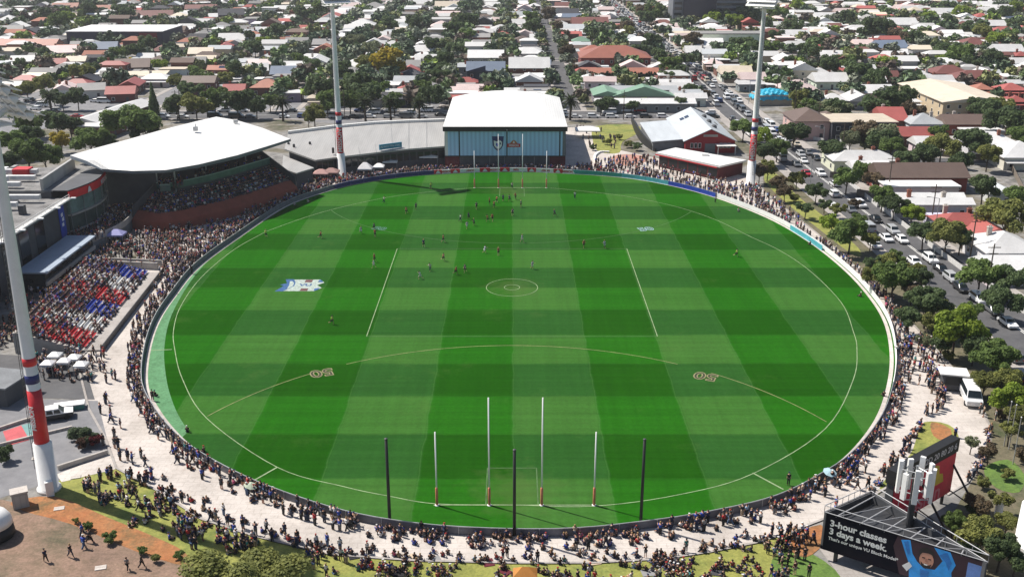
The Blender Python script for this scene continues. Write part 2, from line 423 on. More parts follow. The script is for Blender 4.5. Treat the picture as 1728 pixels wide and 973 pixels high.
# light green synthetic apron inside the left of the fence
sa = [fence_at(fence_s(at(*p))+0)[0] for p in ((470, 353), (400, 400), (330, 452), (290, 500), (262, 542), (245, 592), (240, 650), (258, 692), (290, 734), (306, 748))]
inner = W((318, 728), (296, 690), (281, 640), (278, 580), (295, 520), (342, 450), (408, 396), (476, 350))
ap = spline([p for p in sa], 5)[:-1]+spline(inner, 5)
sheet('sideline_apron', ap, .07, m_apron)
# lawns, earth and gardens around the concourse
sheet('lawn', spline(W((96, 812), (190, 788), (262, 826), (340, 876), (430, 905), (560, 936), (700, 946), (860, 950), (1000, 950), (1120, 943), (1200, 931), (1280, 915),
              (1340, 900), (1345, 935), (1330, 1010), (1000, 1020), (700, 1020), (500, 1010), (330, 960), (200, 890), (100, 845)), 3, True), .012, m_lawn)
sheet('bare_bank', spline(W((-60, 850), (40, 850), (120, 865), (220, 905), (310, 945), (420, 990), (500, 1040), (200, 1060), (-80, 1040)), 3, True), .03, m_dirt)
sheet('mulch_strip', spline(W((20, 846), (95, 838), (180, 872), (260, 905), (310, 930), (318, 955), (230, 930), (120, 884), (40, 862)), 3, True), .04, m_orange)
sheet('car_park', W((-120, 690), (20, 672), (165, 676), (186, 762), (100, 808), (0, 840), (-140, 850)), .024, m_asph2)
sheet('shade_dark_asphalt', W((-140, 590), (40, 600), (120, 612), (150, 640), (160, 674), (20, 670), (-120, 688)), .022, m_asph)  # dark asphalt sheet, the shade among the stalls put into its colour
sheet('tower_footpath', W((95, 800), (186, 766), (200, 790), (104, 813)), .034, m_conc)
sheet('garden_island', spline(W((1560, 712), (1600, 716), (1618, 738), (1600, 762), (1560, 780), (1520, 800), (1478, 838), (1500, 800), (1535, 768), (1548, 735)), 3, True), .045, m_lawn)
sheet('mulch_bed', spline(W((1572, 712), (1604, 724), (1600, 745), (1575, 735)), 3, True), .055, m_orange)
sheet('mulch_patch', spline(W((1335, 905), (1385, 885), (1390, 915), (1360, 940), (1330, 925)), 3, True), .055, m_orange)
sheet('grass_patch', spline(W((1312, 925), (1372, 935), (1420, 975), (1400, 1010), (1305, 1000)), 3, True), .03, m_green)
sheet('billboard_apron', W((1375, 915), (1400, 908), (1700, 1010), (1500, 1040), (1420, 975)), .035, m_conc2)
sheet('garden_bank', spline(W((1540, 545), (1600, 612), (1645, 670), (1676, 722), (1664, 772), (1636, 818), (1600, 880), (1560, 960), (1700, 1040), (1900, 980), (1850, 760), (1728, 640), (1640, 560), (1540, 470), (1450, 395), (1370, 320), (1300, 285), (1290, 325), (1352, 372), (1425, 432), (1484, 492)), 2, True), .008, m_scrub)
sheet('grass_plot', spline(W((1660, 790), (1700, 775), (1728, 800), (1720, 830), (1680, 822)), 3, True), .03, m_green)
sheet('park_lawn', spline(W((1005, 213), (1070, 211), (1080, 222), (1050, 240), (1045, 258), (1010, 256), (1000, 235)), 3, True), .035, m_lawn)
sheet('terracotta_plaza', spline(W((1040, 262), (1080, 262), (1092, 272), (1060, 280), (1030, 274)), 3, True), .045, M('terracotta_paving', (.42, .22, .17), .9, .2, .3))
sheet('verge', spline(W((1300, 285), (1345, 330), (1390, 365), (1450, 420), (1440, 430), (1380, 385), (1330, 345), (1290, 305)), 3, True), .02, m_lawn)

# roads: main road beside the ground, street grid of the suburb
MAIN = spline([(97, 20), (91, 120), (88.3, 180), (87, 230), (85.5, 300), (84, 380), (84, 600), (84, 1300)], 5)
XST = [-410, -356, -302, -248, -194, -140, -86, -32, 22, 140, 195, 250, 305, 360, 415, 470]
CROSS = [(376, -420, 78, 15), (535, -420, 78, 8), (690, -520, 78, 9), (850, -520, 78, 8), (300, 92, 330, 7), (420, 92, 420, 8), (560, 92, 520, 8), (720, 92, 520, 8), (880, 92, 560, 8)]
kerb = MB(); walk = MB(); marks = MB()
strip(MAIN, -6.5, 6.5, .06).build('main_road', m_asph)['kind'] = 'structure'
for sgn in (-1, 1):
    strip(MAIN, sgn*6.5, sgn*9.6, .12, walk)
    strip(MAIN, sgn*6.5, sgn*6.75, .135, kerb)
for i in range(0, len(MAIN)-1):
    pass
strip(MAIN, -.3, -.12, .075, marks); strip(MAIN, .12, .3, .075, marks); 
for cx in XST:
    y0 = 384 if cx < 84 else 300
    strip([(cx, y0), (cx, 1300)], -4, 4, .055).build('street', m_asph2 if cx != 22 else m_asph)['kind'] = 'structure'
    for sgn in (-1, 1):
        strip([(cx, y0), (cx, 1300)], sgn*4, sgn*6.2, .11, walk)
for cy, x0, x1, w in CROSS:
    strip([(x0, cy), (x1, cy)], -w/2, w/2, .058).build('cross_street', m_asph)['kind'] = 'structure'
    for sgn in (-1, 1): strip([(x0, cy), (x1, cy)], sgn*w/2, sgn*(w/2+2), .10, walk)
    if w > 10: strip([(x0, cy), (x1, cy)], -.1, .1, .07, marks)
walk.build('footpath', m_conc2)['kind'] = 'structure'
kerb.build('kerb', m_conc)['kind'] = 'structure'
marks.build('road_markings', m_linew)['kind'] = 'structure'
sheet('bus_yard', W((-60, 235), (120, 212), (270, 180), (480, 190), (470, 165), (230, 165), (60, 160), (-80, 180)), .045, m_asph2)
sheet('service_lane', W((470, 200), (470, 182), (760, 186), (760, 210), (600, 212)), .046, m_asph2)

# ---- line marking
lines = MB(); CEN = Vector((0, 188.1, 0)); ZL = .075
GY0, GY1 = 109.1, 267.1
def bd(t): 
    e = 2.15
    c, s_ = math.cos(t), math.sin(t)
    return Vector((64.3*math.copysign(abs(c)**(2/e), c), 188.1+79.2*math.copysign(abs(s_)**(2/e), s_), 0))
_bw = W((868, 852), (736, 850), (656, 837), (580, 821), (467, 788), (349, 706), (308, 640), (295, 590), (293, 557), (305, 517), (339, 469), (390, 425))
_bw += [Vector(p+(0,)) for p in ((-57.8, 222), (-55, 229), (-46.3, 243), (-33.5, 256), (-22.3, 262.4), (-10, 267), (-.4, 267.2), (9.2, 267), (18, 263.8), (29.7, 258), (40.9, 248), (48.6, 236))]
_bw += W((1267, 400), (1314, 422), (1365, 456), (1419, 510), (1440, 560), (1446, 590), (1440, 640), (1393, 723), (1271, 799), (1144, 835), (1001, 854))
BOUND = spline(_bw, 6, True)
strip(BOUND, -.065, .065, ZL, lines, True)
def ring(c, r, w=.06, n=48):
    strip([Vector((c[0]+r*math.cos(2*math.pi*i/n), c[1]+r*math.sin(2*math.pi*i/n), 0)) for i in range(n)], -w, w, ZL, lines, True)
ring(CEN, 5); ring(CEN, 1.5)
def inb(p): return inside(p, BOUND)
arcs = MB()
def arc(cy, sgn, gaps):
    cur = []
    for i in range(241):
        a = math.pi*i/240
        p = Vector((50*math.cos(a), cy+sgn*50*math.sin(a), 0))
        ok = inb(p) and not any(g0 < p.x < g1 for g0, g1 in gaps)
        if ok: cur.append(p)
        if (not ok or i == 240) and len(cur) > 1: strip(cur, -.065, .065, ZL, arcs); cur = []
        if not ok: cur = []
arc(GY0, 1, [(-31.2, -26.8), (26.8, 31.4)]); arcs.build('near_arc_line', M('brown_line_paint', (.26, .27, .11), .9, .4, .6))['kind'] = 'structure'
arcs = MB(); arc(GY1, -1, []); arcs.build('far_arc_line', M('faint_line_paint', (.075, .16, .05), .9, .4, .6))['kind'] = 'structure'
faint = MB()
for a, b in (((-25, 163.1), (25, 163.1)), ((25, 163.1), (25, 213.1)), ((25, 213.1), (-25, 213.1)), ((-25, 213.1), (-25, 163.1))):
    strip([a, b], -.07, .07, ZL+.004, lines if a[0] == b[0] else faint)
for gy, sg in ((GY0, 1), (GY1, -1)):
    strip([(-3.2, gy), (-3.2, gy+sg*9)], -.07, .07, ZL+.004, faint); strip([(3.2, gy), (3.2, gy+sg*9)], -.07, .07, ZL+.004, faint)
    strip([(-3.27, gy+sg*9), (3.27, gy+sg*9)], -.07, .07, ZL+.008, faint); strip([(-9.6, gy), (9.6, gy)], -.07, .07, ZL+.012, lines)
for a, b in (((467, 789), (430, 810)), ((1270, 798), (1322, 826)), ((245, 592), (290, 590))):
    strip(W(a, b), -.12, .12, .085, lines)
faint.build('square_edge_line', M('faint_line_paint', (.075, .16, .05)))['kind'] = 'structure'
lines.build('field_lines', m_line)['kind'] = 'structure'
# painted "50" figures on the arc (dark figure with a tan edge, reading from the far end)
m_tan = M('tan_turf_paint', (.24, .22, .11), .95, .3, 2); m_blk = M('black_turf_paint', (.025, .03, .012), .95, .3, 2)
m_blue_t = M('pale_blue_turf_paint', (.30, .52, .50), .95, .4, 2)
def fifty(px, py, size, ma, mb_, rz, label):
    p = at(px, py); e = empty('painted_number', (p.x, p.y, .08), rz, label, 'ground marking')
    link('number_edge', textmesh('number_edge', '50', size, ma, .002, bold=.17), e)
    link('number_fill', textmesh('number_fill', '50', size, mb_, .002, bold=-.02), e, (0, 0, .012))
fifty(543, 629, 3.7, m_tan, m_blk, R(180)+R(22), 'black and tan number 50 painted on the arc in front of the coloured seats')
fifty(1191, 635, 3.7, m_tan, m_blk, R(180)-R(22), 'black and tan number 50 painted on the arc towards the food van')
fifty(640, 386, 3.2, M('dim_blue_turf_paint', (.08, .2, .16), .95, .4, 2), m_turf, R(-20), 'faint pale blue number 50 painted on the far arc towards the grandstand')
fifty(1090, 387, 3.6, m_blue_t, m_blk, R(20), 'pale blue and dark number 50 painted on the far arc towards the road')
# sponsor shield painted on the left of the field
e = empty('painted_emblem', tuple(at(509, 481, .08)), 0, 'blue white and red shield emblem painted flat on the left half of the turf', 'ground marking')
e.scale = (.84, .84, 1)
def flat(poly, z): 
    mb = MB(); mb.face([(x, y, z) for x, y in poly]); return mb
m_pb = M('blue_turf_paint', (.03, .10, .25), .9, .4, 1.5); m_pw = M('white_turf_paint', (.38, .45, .40), .9, .4, 1.5); m_pr = M('red_turf_paint', (.13, .05, .05), .9, .4, 1.5)
flat([(-5.2, -4), (3.6, -4), (5, -1.8), (3.6, 0), (5, 1.9), (3.6, 4), (-4, 4), (-2.7, 0)], .0).build('emblem_field', m_pw, e)
flat([(-5.4, -4.2), (-3.6, -4.2), (-1.6, -.5), (-1.8, 2), (-2.6, 4.2), (-4.6, 4.2), (-3.7, 1.4), (-5.1, .4), (-4.1, -.6)], .004).build('emblem_blue_band', m_pb, e)
flat([(-2.9, -2.6), (-1.9, -.5), (-2.1, 1.6), (-2.7, 2.8), (-3.3, 2.8), (-2.9, 0)], .008).build('emblem_inner_band', m_pw, e)
flat([(.3, 2), (2.0, 2), (2.0, 3.9), (.3, 3.9)], .004).build('emblem_red_band', m_pr, e); flat([(.3, -3.9), (2.0, -3.9), (2.0, -2.2), (.3, -2.2)], .005).build('emblem_red_band', m_pr, e)
link('emblem_letters', textmesh('emblem_letters', 'VU', 2.2, m_pb, .001, bold=.08), e, (.9, .1, .012))
flat([(3.4, 2.2), (4.6, 2.0), (4.3, 3.2), (3.5, 3.9)], .006).build('emblem_corner', m_pb, e); flat([(3.4, -2.2), (4.6, -2.0), (4.3, -3.2), (3.5, -3.9)], .006).build('emblem_corner', m_pb, e)
# ================================================================== STADIUM
m_steel = M('galvanised_steel', (.42, .43, .44), .45, .15, 1.5, metal=.5)
m_dark = M('dark_steel', (.035, .036, .04), .5, .2, 1)
m_black = M('black_paint', (.012, .012, .013), .6, .2, 1)
m_red = M('red_paint', (.60, .02, .028), .5, .15, 1)
m_navy = M('navy_paint', (.014, .022, .14), .5, .15, 1)
m_royal = M('royal_blue_paint', (.02, .06, .42), .5, .15, 1)
m_teal = M('teal_vinyl', (.03, .30, .27), .5, .2, 1); m_cyan = M('cyan_vinyl', (.10, .45, .52), .5, .2, 1)
def ribbed(name, col, sc_, lo, dirn='X', stain=.9):
    m, nt, b = newmat(name); tc = N(nt, 'ShaderNodeTexCoord').outputs['Object']
    w = N(nt, 'ShaderNodeTexWave'); w.bands_direction = dirn; w.inputs['Scale'].default_value = sc_; w.inputs['Distortion'].default_value = .15; nt.links.new(tc, w.inputs['Vector'])
    c = mixcol(nt, 1.0, col, ramp(nt, w.outputs['Fac'], [(0, (lo,)*3), (.18, (1,)*3)]), 'MULTIPLY')
    mp = N(nt, 'ShaderNodeMapping'); mp.inputs['Scale'].default_value = (.35, .06, .3); nt.links.new(tc, mp.inputs['Vector'])
    c = mixcol(nt, 1.0, c, ramp(nt, noise(nt, mp.outputs[0], 1, 5, .65), [(.3, (stain,)*3), (.6, (1,)*3)]), 'MULTIPLY')
    nt.links.new(c, b.inputs['Base Color']); b.inputs['Roughness'].default_value = .45; MATS[name] = m; return m
m_roofw = ribbed('white_roof_sheet', (.74, .73, .70), .42, .86)
m_roofg = ribbed('pale_grey_roof_sheet', (.40, .39, .37), .5, .84, 'X', .82)
m_glass = M('dark_glass', (.015, .022, .026), .12, .3, .5)
m_conwall = M('concrete_wall', (.40, .37, .34), .9, .2, .5)
m_dgrey = M('charcoal_cladding', (.07, .073, .08), .7, .2, .4)
m_mgrey = M('mid_grey_cladding', (.17, .18, .19), .7, .2, .4)
m_brick = M('maroon_brick', (.115, .022, .024), .9, .25, .6)
m_terra = M('terracotta_wall', (.30, .070, .040), .9, .2, .4)
m_grn = M('green_tint_glass', (.09, .16, .14), .25, .2, .5)
m_wred = M('white_vinyl', (.75, .72, .72), .5, .12, 1)

# ---------------- boundary fence
fe = empty('boundary_fence', tuple(FENCE[0]), 0, 'waist high boundary fence running right round the playing field', 'fence')
org = Vector(FENCE[0])
def fence_piece(name, s0, s1, prof, mat, step=2.0, parent=None, origin=None, inset=0.0):
    """profile [(out, z)...] closed, swept along the fence"""
    n = max(2, int((s1-s0)/step)+1); mb = MB(); rings = []
    for i in range(n):
        p, d, nn = fence_at(s0+(s1-s0)*i/(n-1)); o = origin or Vector((0, 0, 0))
        rings.append([(p.x+nn.x*(a-inset)-o.x, p.y+nn.y*(a-inset)-o.y, z) for a, z in prof])
    k = len(prof); vs = [q for r in rings for q in r]; fs = []
    for i in range(n-1): fs += [(i*k+j, (i+1)*k+j, (i+1)*k+(j+1) % k, i*k+(j+1) % k) for j in range(k)]
    fs += [tuple(range(k-1, -1, -1)), tuple(range((n-1)*k, n*k))]
    mb.idx(vs, fs); return mb.build(name, mat, parent)
sW0, sW1 = fence_s(at(1506, 655)), fence_s(at(1210, 333))
if sW1 < sW0: sW1 += FLEN
fence_piece('white_panel', sW0, sW1, [(-.06, .03), (.06, .03), (.06, 1.12), (-.06, 1.12)], m_white, parent=fe, origin=org)
sD0, sD1 = sW1, sW0+FLEN
fence_piece('mesh_panel', sD0, sD1, [(-.02, .03), (.02, .03), (.02, 1.0), (-.02, 1.0)], M('dark_fence_mesh', (.16, .16, .18), .7, .2, 1), parent=fe, origin=org)
fence_piece('top_rail', sD0, sD1, [(-.05, 1.05), (.05, 1.05), (.05, 1.15), (-.05, 1.15)], m_steel, parent=fe, origin=org)
pm = MB(); pm.tube((0, 0, 0), (0, 0, 1.1), .05, n=6); pme = pm.mesh('post', m_steel)
for i in range(84):
    p, d, nn = fence_at(sD0+(sD1-sD0)*(i+.5)/84)
    if nn.y < .35: link('post', pme, fe, tuple(p-org+nn*.09))
fence_piece('spoon_drain', 0, FLEN, [(-.9, .06), (-.3, .06), (-.3, .09), (-.9, .09)], m_conc)['kind'] = 'structure'

def board(pxa, pxb, mat, label, text=None, tmat=None, mark=None, grp=None):
    s0, s1 = fence_s(at(*pxa)), fence_s(at(*pxb))
    if s0 > s1: s0, s1 = s1, s0
    s0 += .08; s1 -= .08
    p, d, nn = fence_at((s0+s1)/2)
    e = empty('advertising_board', tuple(p), 0, label, 'advertising board', grp)
    fence_piece('panel', s0, s1, [(-.08, .08), (.08, .08), (.02, 1.15), (-.1, 1.15)], mat, 1.5, e, Vector(p), inset=.55)
    inn = -nn; rt = Vector((-d.x, -d.y, 0))       # reading direction seen from the field
    c = inn*.66+Vector((0, 0, .6))
    if text:
        o = link('lettering', textmesh('lettering', text, .78, tmat, .004, bold=.03), e)
        orient(o, c, rt, (0, 0, 1))
    if mark:
        mb = MB(); mb.face([(-.75, -.42, 0), (.75, -.42, 0), (.25, .35, 0), (0, .46, 0), (-.25, .35, 0)])
        orient(mb.build('sun_mark', tmat, e), c, rt, (0, 0, 1))
    return e
xs = [(728, 745), (745, 767), (767, 783), (783, 806), (806, 823), (823, 848), (848, 864), (864, 888), (888, 904), (904, 927), (927, 943), (943, 963), (963, 975)]
wh = ['nearest the grey roofed building', 'under the left end of the blue wall', 'behind the far goal, by its left behind post', 'behind the far left goal post', 'in front of the club badge', 'straight behind the far goal mouth',
      'below the middle seam of the blue wall', 'behind the far right goal post', 'behind the gap to the right behind post', 'behind the far right behind post', 'under the right end of the blue wall', 'beside the hall corner', 'next to the first teal board']
for i, (a, b) in enumerate(xs):
    py = 292.3 if i < 10 else 293
    if i % 2 == 0: board((a, py), (b, py), m_red, 'red board with pale sun mark '+wh[i], tmat=m_wred, mark=True, grp='boards along the far boundary')
    else: board((a, py), (b, py), m_wred, 'white board with red lettering '+wh[i], 'MISSION', m_red, grp='boards along the far boundary')
for i, (a, b) in enumerate([((975, 293), (1015, 296)), ((1015, 296), (1055, 300)), ((1055, 300), (1095, 306)), ((1095, 306), (1135, 313))]):
    board(a, b, m_teal if i < 2 else m_cyan, ['dark teal board next to the last red board', 'teal board below the terracotta plaza', 'cyan board left of the pavilion corner', 'cyan board before the row of blue boards'][i], grp='boards along the far boundary')
for i, (a, b) in enumerate([((1137, 313), (1159, 318)), ((1159, 318), (1181, 324)), ((1181, 324), (1203, 331))]):
    board(a, b, m_royal, ['royal blue board next to the cyan boards', 'middle one of three royal blue boards below the pavilion', 'royal blue board where the white fence panels start'][i], grp='boards along the far boundary')
for i, (a, b) in enumerate([((700, 296), (727, 294)), ((672, 299), (700, 296)), ((645, 303), (672, 299)), ((618, 307), (645, 303)), ((590, 312), (618, 307)), ((562, 319), (590, 312))]):
    board(a, b, m_navy, 'navy board '+['touching the first red board', 'below the white marquee vans', 'below the teal roof sign', 'at the root of the tower shadow', 'below the far tower base', 'closest to the grandstand shade'][i], grp='boards along the far boundary')
for i, (a, b) in enumerate([((1336, 388), (1364, 405)), ((1364, 405), (1392, 424))]):
    board(a, b, m_cyan, ['upper cyan board on the white right hand fence', 'lower cyan board on the white fence beside red shirts'][i], grp='boards along the far boundary')

# ---------------- goal posts
def goal_post(x, y, h, label, tall):
    e = empty('goal_post' if tall else 'behind_post', (x, y, .05), 0, label, 'goal post', 'goal and behind posts')
    mb = MB(); mb.tube((0, 0, 0), (0, 0, h), .10, .085, 10); mb.build('pole', m_white, e, True)
    mb = MB(); mb.lathe((0, 0, 0), [(.13, .06), (.165, .12), (.165, 2.4), (.13, 2.46)], 12); mb.build('padding', M('orange_red_padding', (.70, .22, .13), .7, .15, 2), e, True)
    mb = MB(); mb.lathe((0, 0, 0), [(.28, 0), (.28, .05), (.2, .07)], 12); mb.build('base_plate', m_white, e)
for gx, gy, nm in ((.43, GY0, 'near'), (-.4, GY1, 'far')):
    for dx, h, tall in ((-9.6, 10, 0), (-3.2, 14.5, 1), (3.2, 14.5, 1), (9.6, 10, 0)):
        goal_post(gx+dx, gy, h, f'{"tall white goal post" if tall else "shorter white behind post"} with padded foot, {"left" if dx < 0 else "right"} one at the {nm} end', tall)
for (px, py), w in (((658, 884), 'left of the near goal'), ((868, 905), 'in the middle behind the near goal'), ((1081, 885), 'right of the near goal')):
    p = at(px, py); e = empty('net_pole', tuple(p), 0, 'black net pole beside the fence '+w, 'pole', 'black net poles behind the near goal')
    mb = MB(); mb.tube((0, 0, 0), (0, 0, 11.3), .2, .17, 10); mb.build('pole', m_black, e, True)
    mb = MB(); mb.lathe((0, 0, 11.3), [(.2, 0), (.2, .1), (.08, .16)], 10); mb.build('cap', m_dark, e)
    mb = MB(); mb.obox((0, 0, .1), .3, .3, .1); mb.build('footing', m_conwall, e)

# ---------------- floodlight towers
def tower(x, y, label, face, base_r=1.15, boxes=True):
    e = empty('floodlight_tower', (x, y, 0), 0, label, 'light tower', 'floodlight towers round the ground')
    mb = MB(); mb.lathe((0, 0, 0), [(1.45, 0), (1.45, .35), (1.2, .4), (1.12, 6.6), (.87, 6.7), (.73, 24), (.55, 44), (.5, 47)], 20); mb.build('pole', m_white, e, True)
    rr = lambda z: .87-(z-6.7)*(.14/17.3)+.025
    for nm, z0, z1, m in (('red_band', 6.75, 13.9, m_red), ('navy_band', 14.8, 15.9, m_navy), ('upper_red_band', 17.1, 18.1, m_red)):
        mb = MB(); mb.lathe((0, 0, 0), [(rr(z0), z0), (rr(z1), z1)], 20); mb.build(nm, m, e, True)
    to = Vector((-x, -y, 0)).normalized(); side = Vector((-to.y, to.x, 0))
    o = link('lettering', textmesh('lettering', 'MISSION', .85 if boxes else 1.7, m_white, .02, bold=.03), e)
    dv = (to if not boxes else (to*.75-side*(.66 if x < 0 else -.66))).normalized(); sv = Vector((-dv.y, dv.x, 0))
    orient(o, dv*.93+Vector((0, 0, 10.3)), (0, 0, 1), -sv)
    # ladder up the side
    mb = MB(); la = Vector((-1, 0, 0)) if x < 0 else Vector((.2, -1, 0)).normalized()
    pr = Vector((-la.y, la.x, 0))
    for s_ in (-.22, .22): mb.tube(la*1.32+pr*s_+Vector((0, 0, 3)), la*.75+pr*s_+Vector((0, 0, 45)), .035, n=5)
    for i in range(60):
        t = i/60; c = la*(1.32-.57*t)+Vector((0, 0, 3+42*t)); mb.tube(c-pr*.22, c+pr*.22, .025, n=4)
    mb.build('ladder', m_dark, e)
    f = Vector((face[0], face[1], 0)).normalized(); s2 = Vector((-f.y, f.x, 0)); up = (Vector((0, 0, 1))*.80+f*-.60).normalized()
    mb = MB(); c0 = Vector((0, 0, 49.5))+f*.4
    for k in range(6):
        a = c0+up*(-3+k*1.25); mb.tube(a-s2*3.7, a+s2*3.7, .09, n=6)
    for k in (-1, -.33, .33, 1):
        mb.tube(c0+s2*3.6*k-up*3.1, c0+s2*3.6*k+up*3.4, .08, n=6)
    mb.tube((0, 0, 46.5), tuple(c0-up*2.5), .35, n=8); mb.tube((0, 0, 46.5), tuple(c0+up*1.5-f*.3), .3, n=8)
    mb.build('head_frame', m_white, e)
    mb = MB(); mb.obox((0, 0, 46.2), 2.4, 1.4, .08, math.atan2(s2.y, s2.x))
    for a in (-2.3, 2.3):
        for b in (-1.3, 1.3):
            q = s2*a+f*b; mb.tube((q.x, q.y, 46.2), (q.x, q.y, 47.4), .05, n=5)
    for b in (-1.3, 1.3):
        for z in (46.8, 47.4): mb.tube(tuple(s2*-2.3+f*b+Vector((0, 0, z))), tuple(s2*2.3+f*b+Vector((0, 0, z))), .04, n=5)
    mb.build('platform', m_white, e)
    lm = MB(); lm.lathe((0, 0, 0), [(.22, -.5), (.38, -.3), (.56, .15), (.58, .3)], 12); lm.obox((0, .0, .55), .55, .04, .01); lm.prism([(-.6, .45), (.6, .45), (.6, .55), (-.6, .55)], -.7, 1.5)
    lme = lm.mesh('floodlight', [m_white]); lz = (f*.9+Vector((0, 0, -.42))).normalized()
    for k in range(6):
        for j in range(6):
            c = c0+up*(-3+k*1.25)+s2*(-3.1+j*1.24)+f*.45
            o = link('floodlight', lme, e); orient(o, c, s2, up)
            zz = lz; xx = s2; yy = zz.cross(xx); m = Matrix((xx, yy, zz)).transposed().to_4x4(); m.translation = c; o.matrix_local = m
    if boxes:
        mb = MB(); q = to*1.6; mb.obox((q.x, q.y, 1.0), .45, .35, 1.0, .5); mb.build('switch_cabinet', m_white, e)
    return e
nt_w = tower(-58.2, 112.9, 'tall white light tower with red and blue bands standing beside the car park lawn', (.6, .8))
nt_w.rotation_euler = (0, .0148, 0)
tower(*at(577, 298)[:2], 'light tower rising in front of the grey roofed low building', (.5, -.86), boxes=False)
tower(*at(1266, 312)[:2], 'light tower rising between the red pavilion and the main road trees', (-.5, -.86), boxes=False)
tower(57.6, 98.6, 'light tower at the photo edge behind the roadside scoreboard, only its white foot in view', (-.6, .8))

# ---------------- grandstand
BASE = spline(W((222, 386), (262, 392), (300, 389), (350, 378), (400, 365), (450, 349), (505, 330)), 4)
NB = len(BASE)
def bnorm(i):
    a, b = BASE[max(0, i-1)], BASE[min(NB-1, i+1)]; d = (b-a).normalized(); return Vector((-d.y, d.x, 0))
def loft(mb, prof_open, i0=0, i1=None, close=False):
    i1 = NB-1 if i1 is None else i1; k = len(prof_open); vs = []
    for i in range(i0, i1+1):
        n_ = bnorm(i)
        for d, z in prof_open: q = BASE[i]+n_*d; vs.append((q.x, q.y, z))
    fs = []; m_ = i1-i0+1
    kk = k if close else k-1
    for i in range(m_-1): fs += [(i*k+j, i*k+(j+1) % k, (i+1)*k+(j+1) % k, (i+1)*k+j) for j in range(kk)]
    if close: fs += [tuple(range(k)), tuple(range((m_-1)*k+k-1, (m_-1)*k-1, -1))]
    mb.idx(vs, fs)
gs = empty('grandstand', tuple(BASE[NB//2]), 0, 'curved grandstand with sweeping white roof and terracotta front wall', 'grandstand')
GO = BASE[NB//2]
def gbuild(mb, name, mat):
    mb.v = [(x-GO.x, y-GO.y, z) for x, y, z in mb.v]; return mb.build(name, mat, gs)
mb = MB(); loft(mb, [(0, 0), (.5, 2.2), (2.6, 3.9), (2.9, 3.9), (2.9, 0)], close=True); gbuild(mb, 'front_wall', m_terra)
mb = MB(); prof = []
for k in range(10): prof += [(1.0+k*.85, 2.6+k*.42), (1.0+k*.85+.85, 2.6+k*.42)]
prof += [(prof[-1][0], 0), (1.0, 0)]
loft(mb, prof, close=True); gbuild(mb, 'seating_tier', M('dark_seating', (.05, .05, .06), .8, .3, .8))
mb = MB(); loft(mb, [(9.7, 0), (9.7, 7.6), (10.1, 7.6), (10.1, 0)], close=True); gbuild(mb, 'rear_wall', m_dgrey)
mb = MB(); loft(mb, [(9.2, 7.6), (9.2, 8.0), (18, 8.0), (18, 7.6)], close=True); gbuild(mb, 'balcony_floor', m_dgrey)
mb = MB(); loft(mb, [(9.0, 7.5), (9.0, 8.9), (9.12, 8.9), (9.12, 7.5)], close=True); gbuild(mb, 'balcony_glass', m_grn)
mb = MB(); loft(mb, [(8.9, 8.9), (8.9, 9.08), (9.2, 9.08), (9.2, 8.9)], close=True); gbuild(mb, 'balcony_rail', M('green_rail', (.3, .42, .37), .5, .1, 1))
mb = MB(); loft(mb, [(18, 0), (18, 14.2), (18.4, 14.2), (18.4, 0)], close=True); gbuild(mb, 'back_wall', m_dgrey)
for i in (0, NB-1):
    mb = MB()
    n_ = bnorm(i); a = BASE[i]+n_*1; b = BASE[i]+n_*18
    dd = (BASE[1]-BASE[0]).normalized() if i == 0 else (BASE[-1]-BASE[-2]).normalized()*-1
    mb.prism([tuple(a[:2]), tuple(b[:2]), tuple((b-dd*.3)[:2]), tuple((a-dd*.3)[:2])], 0, [5, 14, 14, 5])
    gbuild(mb, 'side_wall', m_dgrey)
mb = MB(); q0 = BASE[0]+bnorm(0)*9; mb.prism([(q0.x, q0.y), (-96.5, 236.6), (-97.5, 237.2), (q0.x-.8, q0.y+.8)], 0, 13.2); gbuild(mb, 'link_wall', m_dgrey)
for i in range(2, NB-1, 5):
    mb = MB(); n_ = bnorm(i); q = BASE[i]+n_*12; mb.tube((q.x, q.y, 6), (q.x, q.y, 14.6), .18, n=8); gbuild(mb, 'column', m_steel)
RF = [at(172, 285, 14), at(225, 288.5, 14), at(280, 287, 14), at(335, 277.5, 14.1), at(400, 262, 14.2), at(450, 247, 14.1), at(490, 234.5, 14)]
RB = [at(118, 262, 16.6), at(160, 250, 16.7), at(215, 235.5, 16.8), at(270, 220, 16.9), at(330, 205, 17), at(365, 197, 17), at(400, 203, 16.4)]
RFs, RBs = [], []
for i in range(6):
    for k in range(4):
        t = k/4; RFs.append(RF[i].lerp(RF[i+1], t)); RBs.append(RB[i].lerp(RB[i+1], t))
RFs.append(RF[6]); RBs.append(RB[6])
mb = MB(); vs = []; fs = []; nn_ = len(RFs)
for a, b in zip(RFs, RBs):
    mid = a.lerp(b, .5)+Vector((0, 0, .35))
    vs += [tuple(a), tuple(mid), tuple(b), tuple(b-Vector((0, 0, .8))), tuple(mid-Vector((0, 0, .8))), tuple(a-Vector((0, 0, .35)))]
for i in range(nn_-1): fs += [(i*6+j, (i+1)*6+j, (i+1)*6+(j+1) % 6, i*6+(j+1) % 6) for j in range(6)]
fs += [tuple(range(6)), tuple(range((nn_-1)*6+5, (nn_-1)*6-1, -1))]
mb.idx(vs, fs); ro = gbuild(mb, 'roof', m_roofw)
mb = MB()
for i in range(nn_-1):
    a, b = RFs[i], RFs[i+1]; mb.prism([tuple(a[:2]), tuple(b[:2]), tuple((b+Vector((.12, -.12, 0)))[:2]), tuple((a+Vector((.12, -.12, 0)))[:2])], 13.4, [a.z+.02, b.z+.02, b.z+.02, a.z+.02])
mb.v = [(x-GO.x, y-GO.y, z) for x, y, z in mb.v]; mb.build('gutter', m_mgrey, ro)
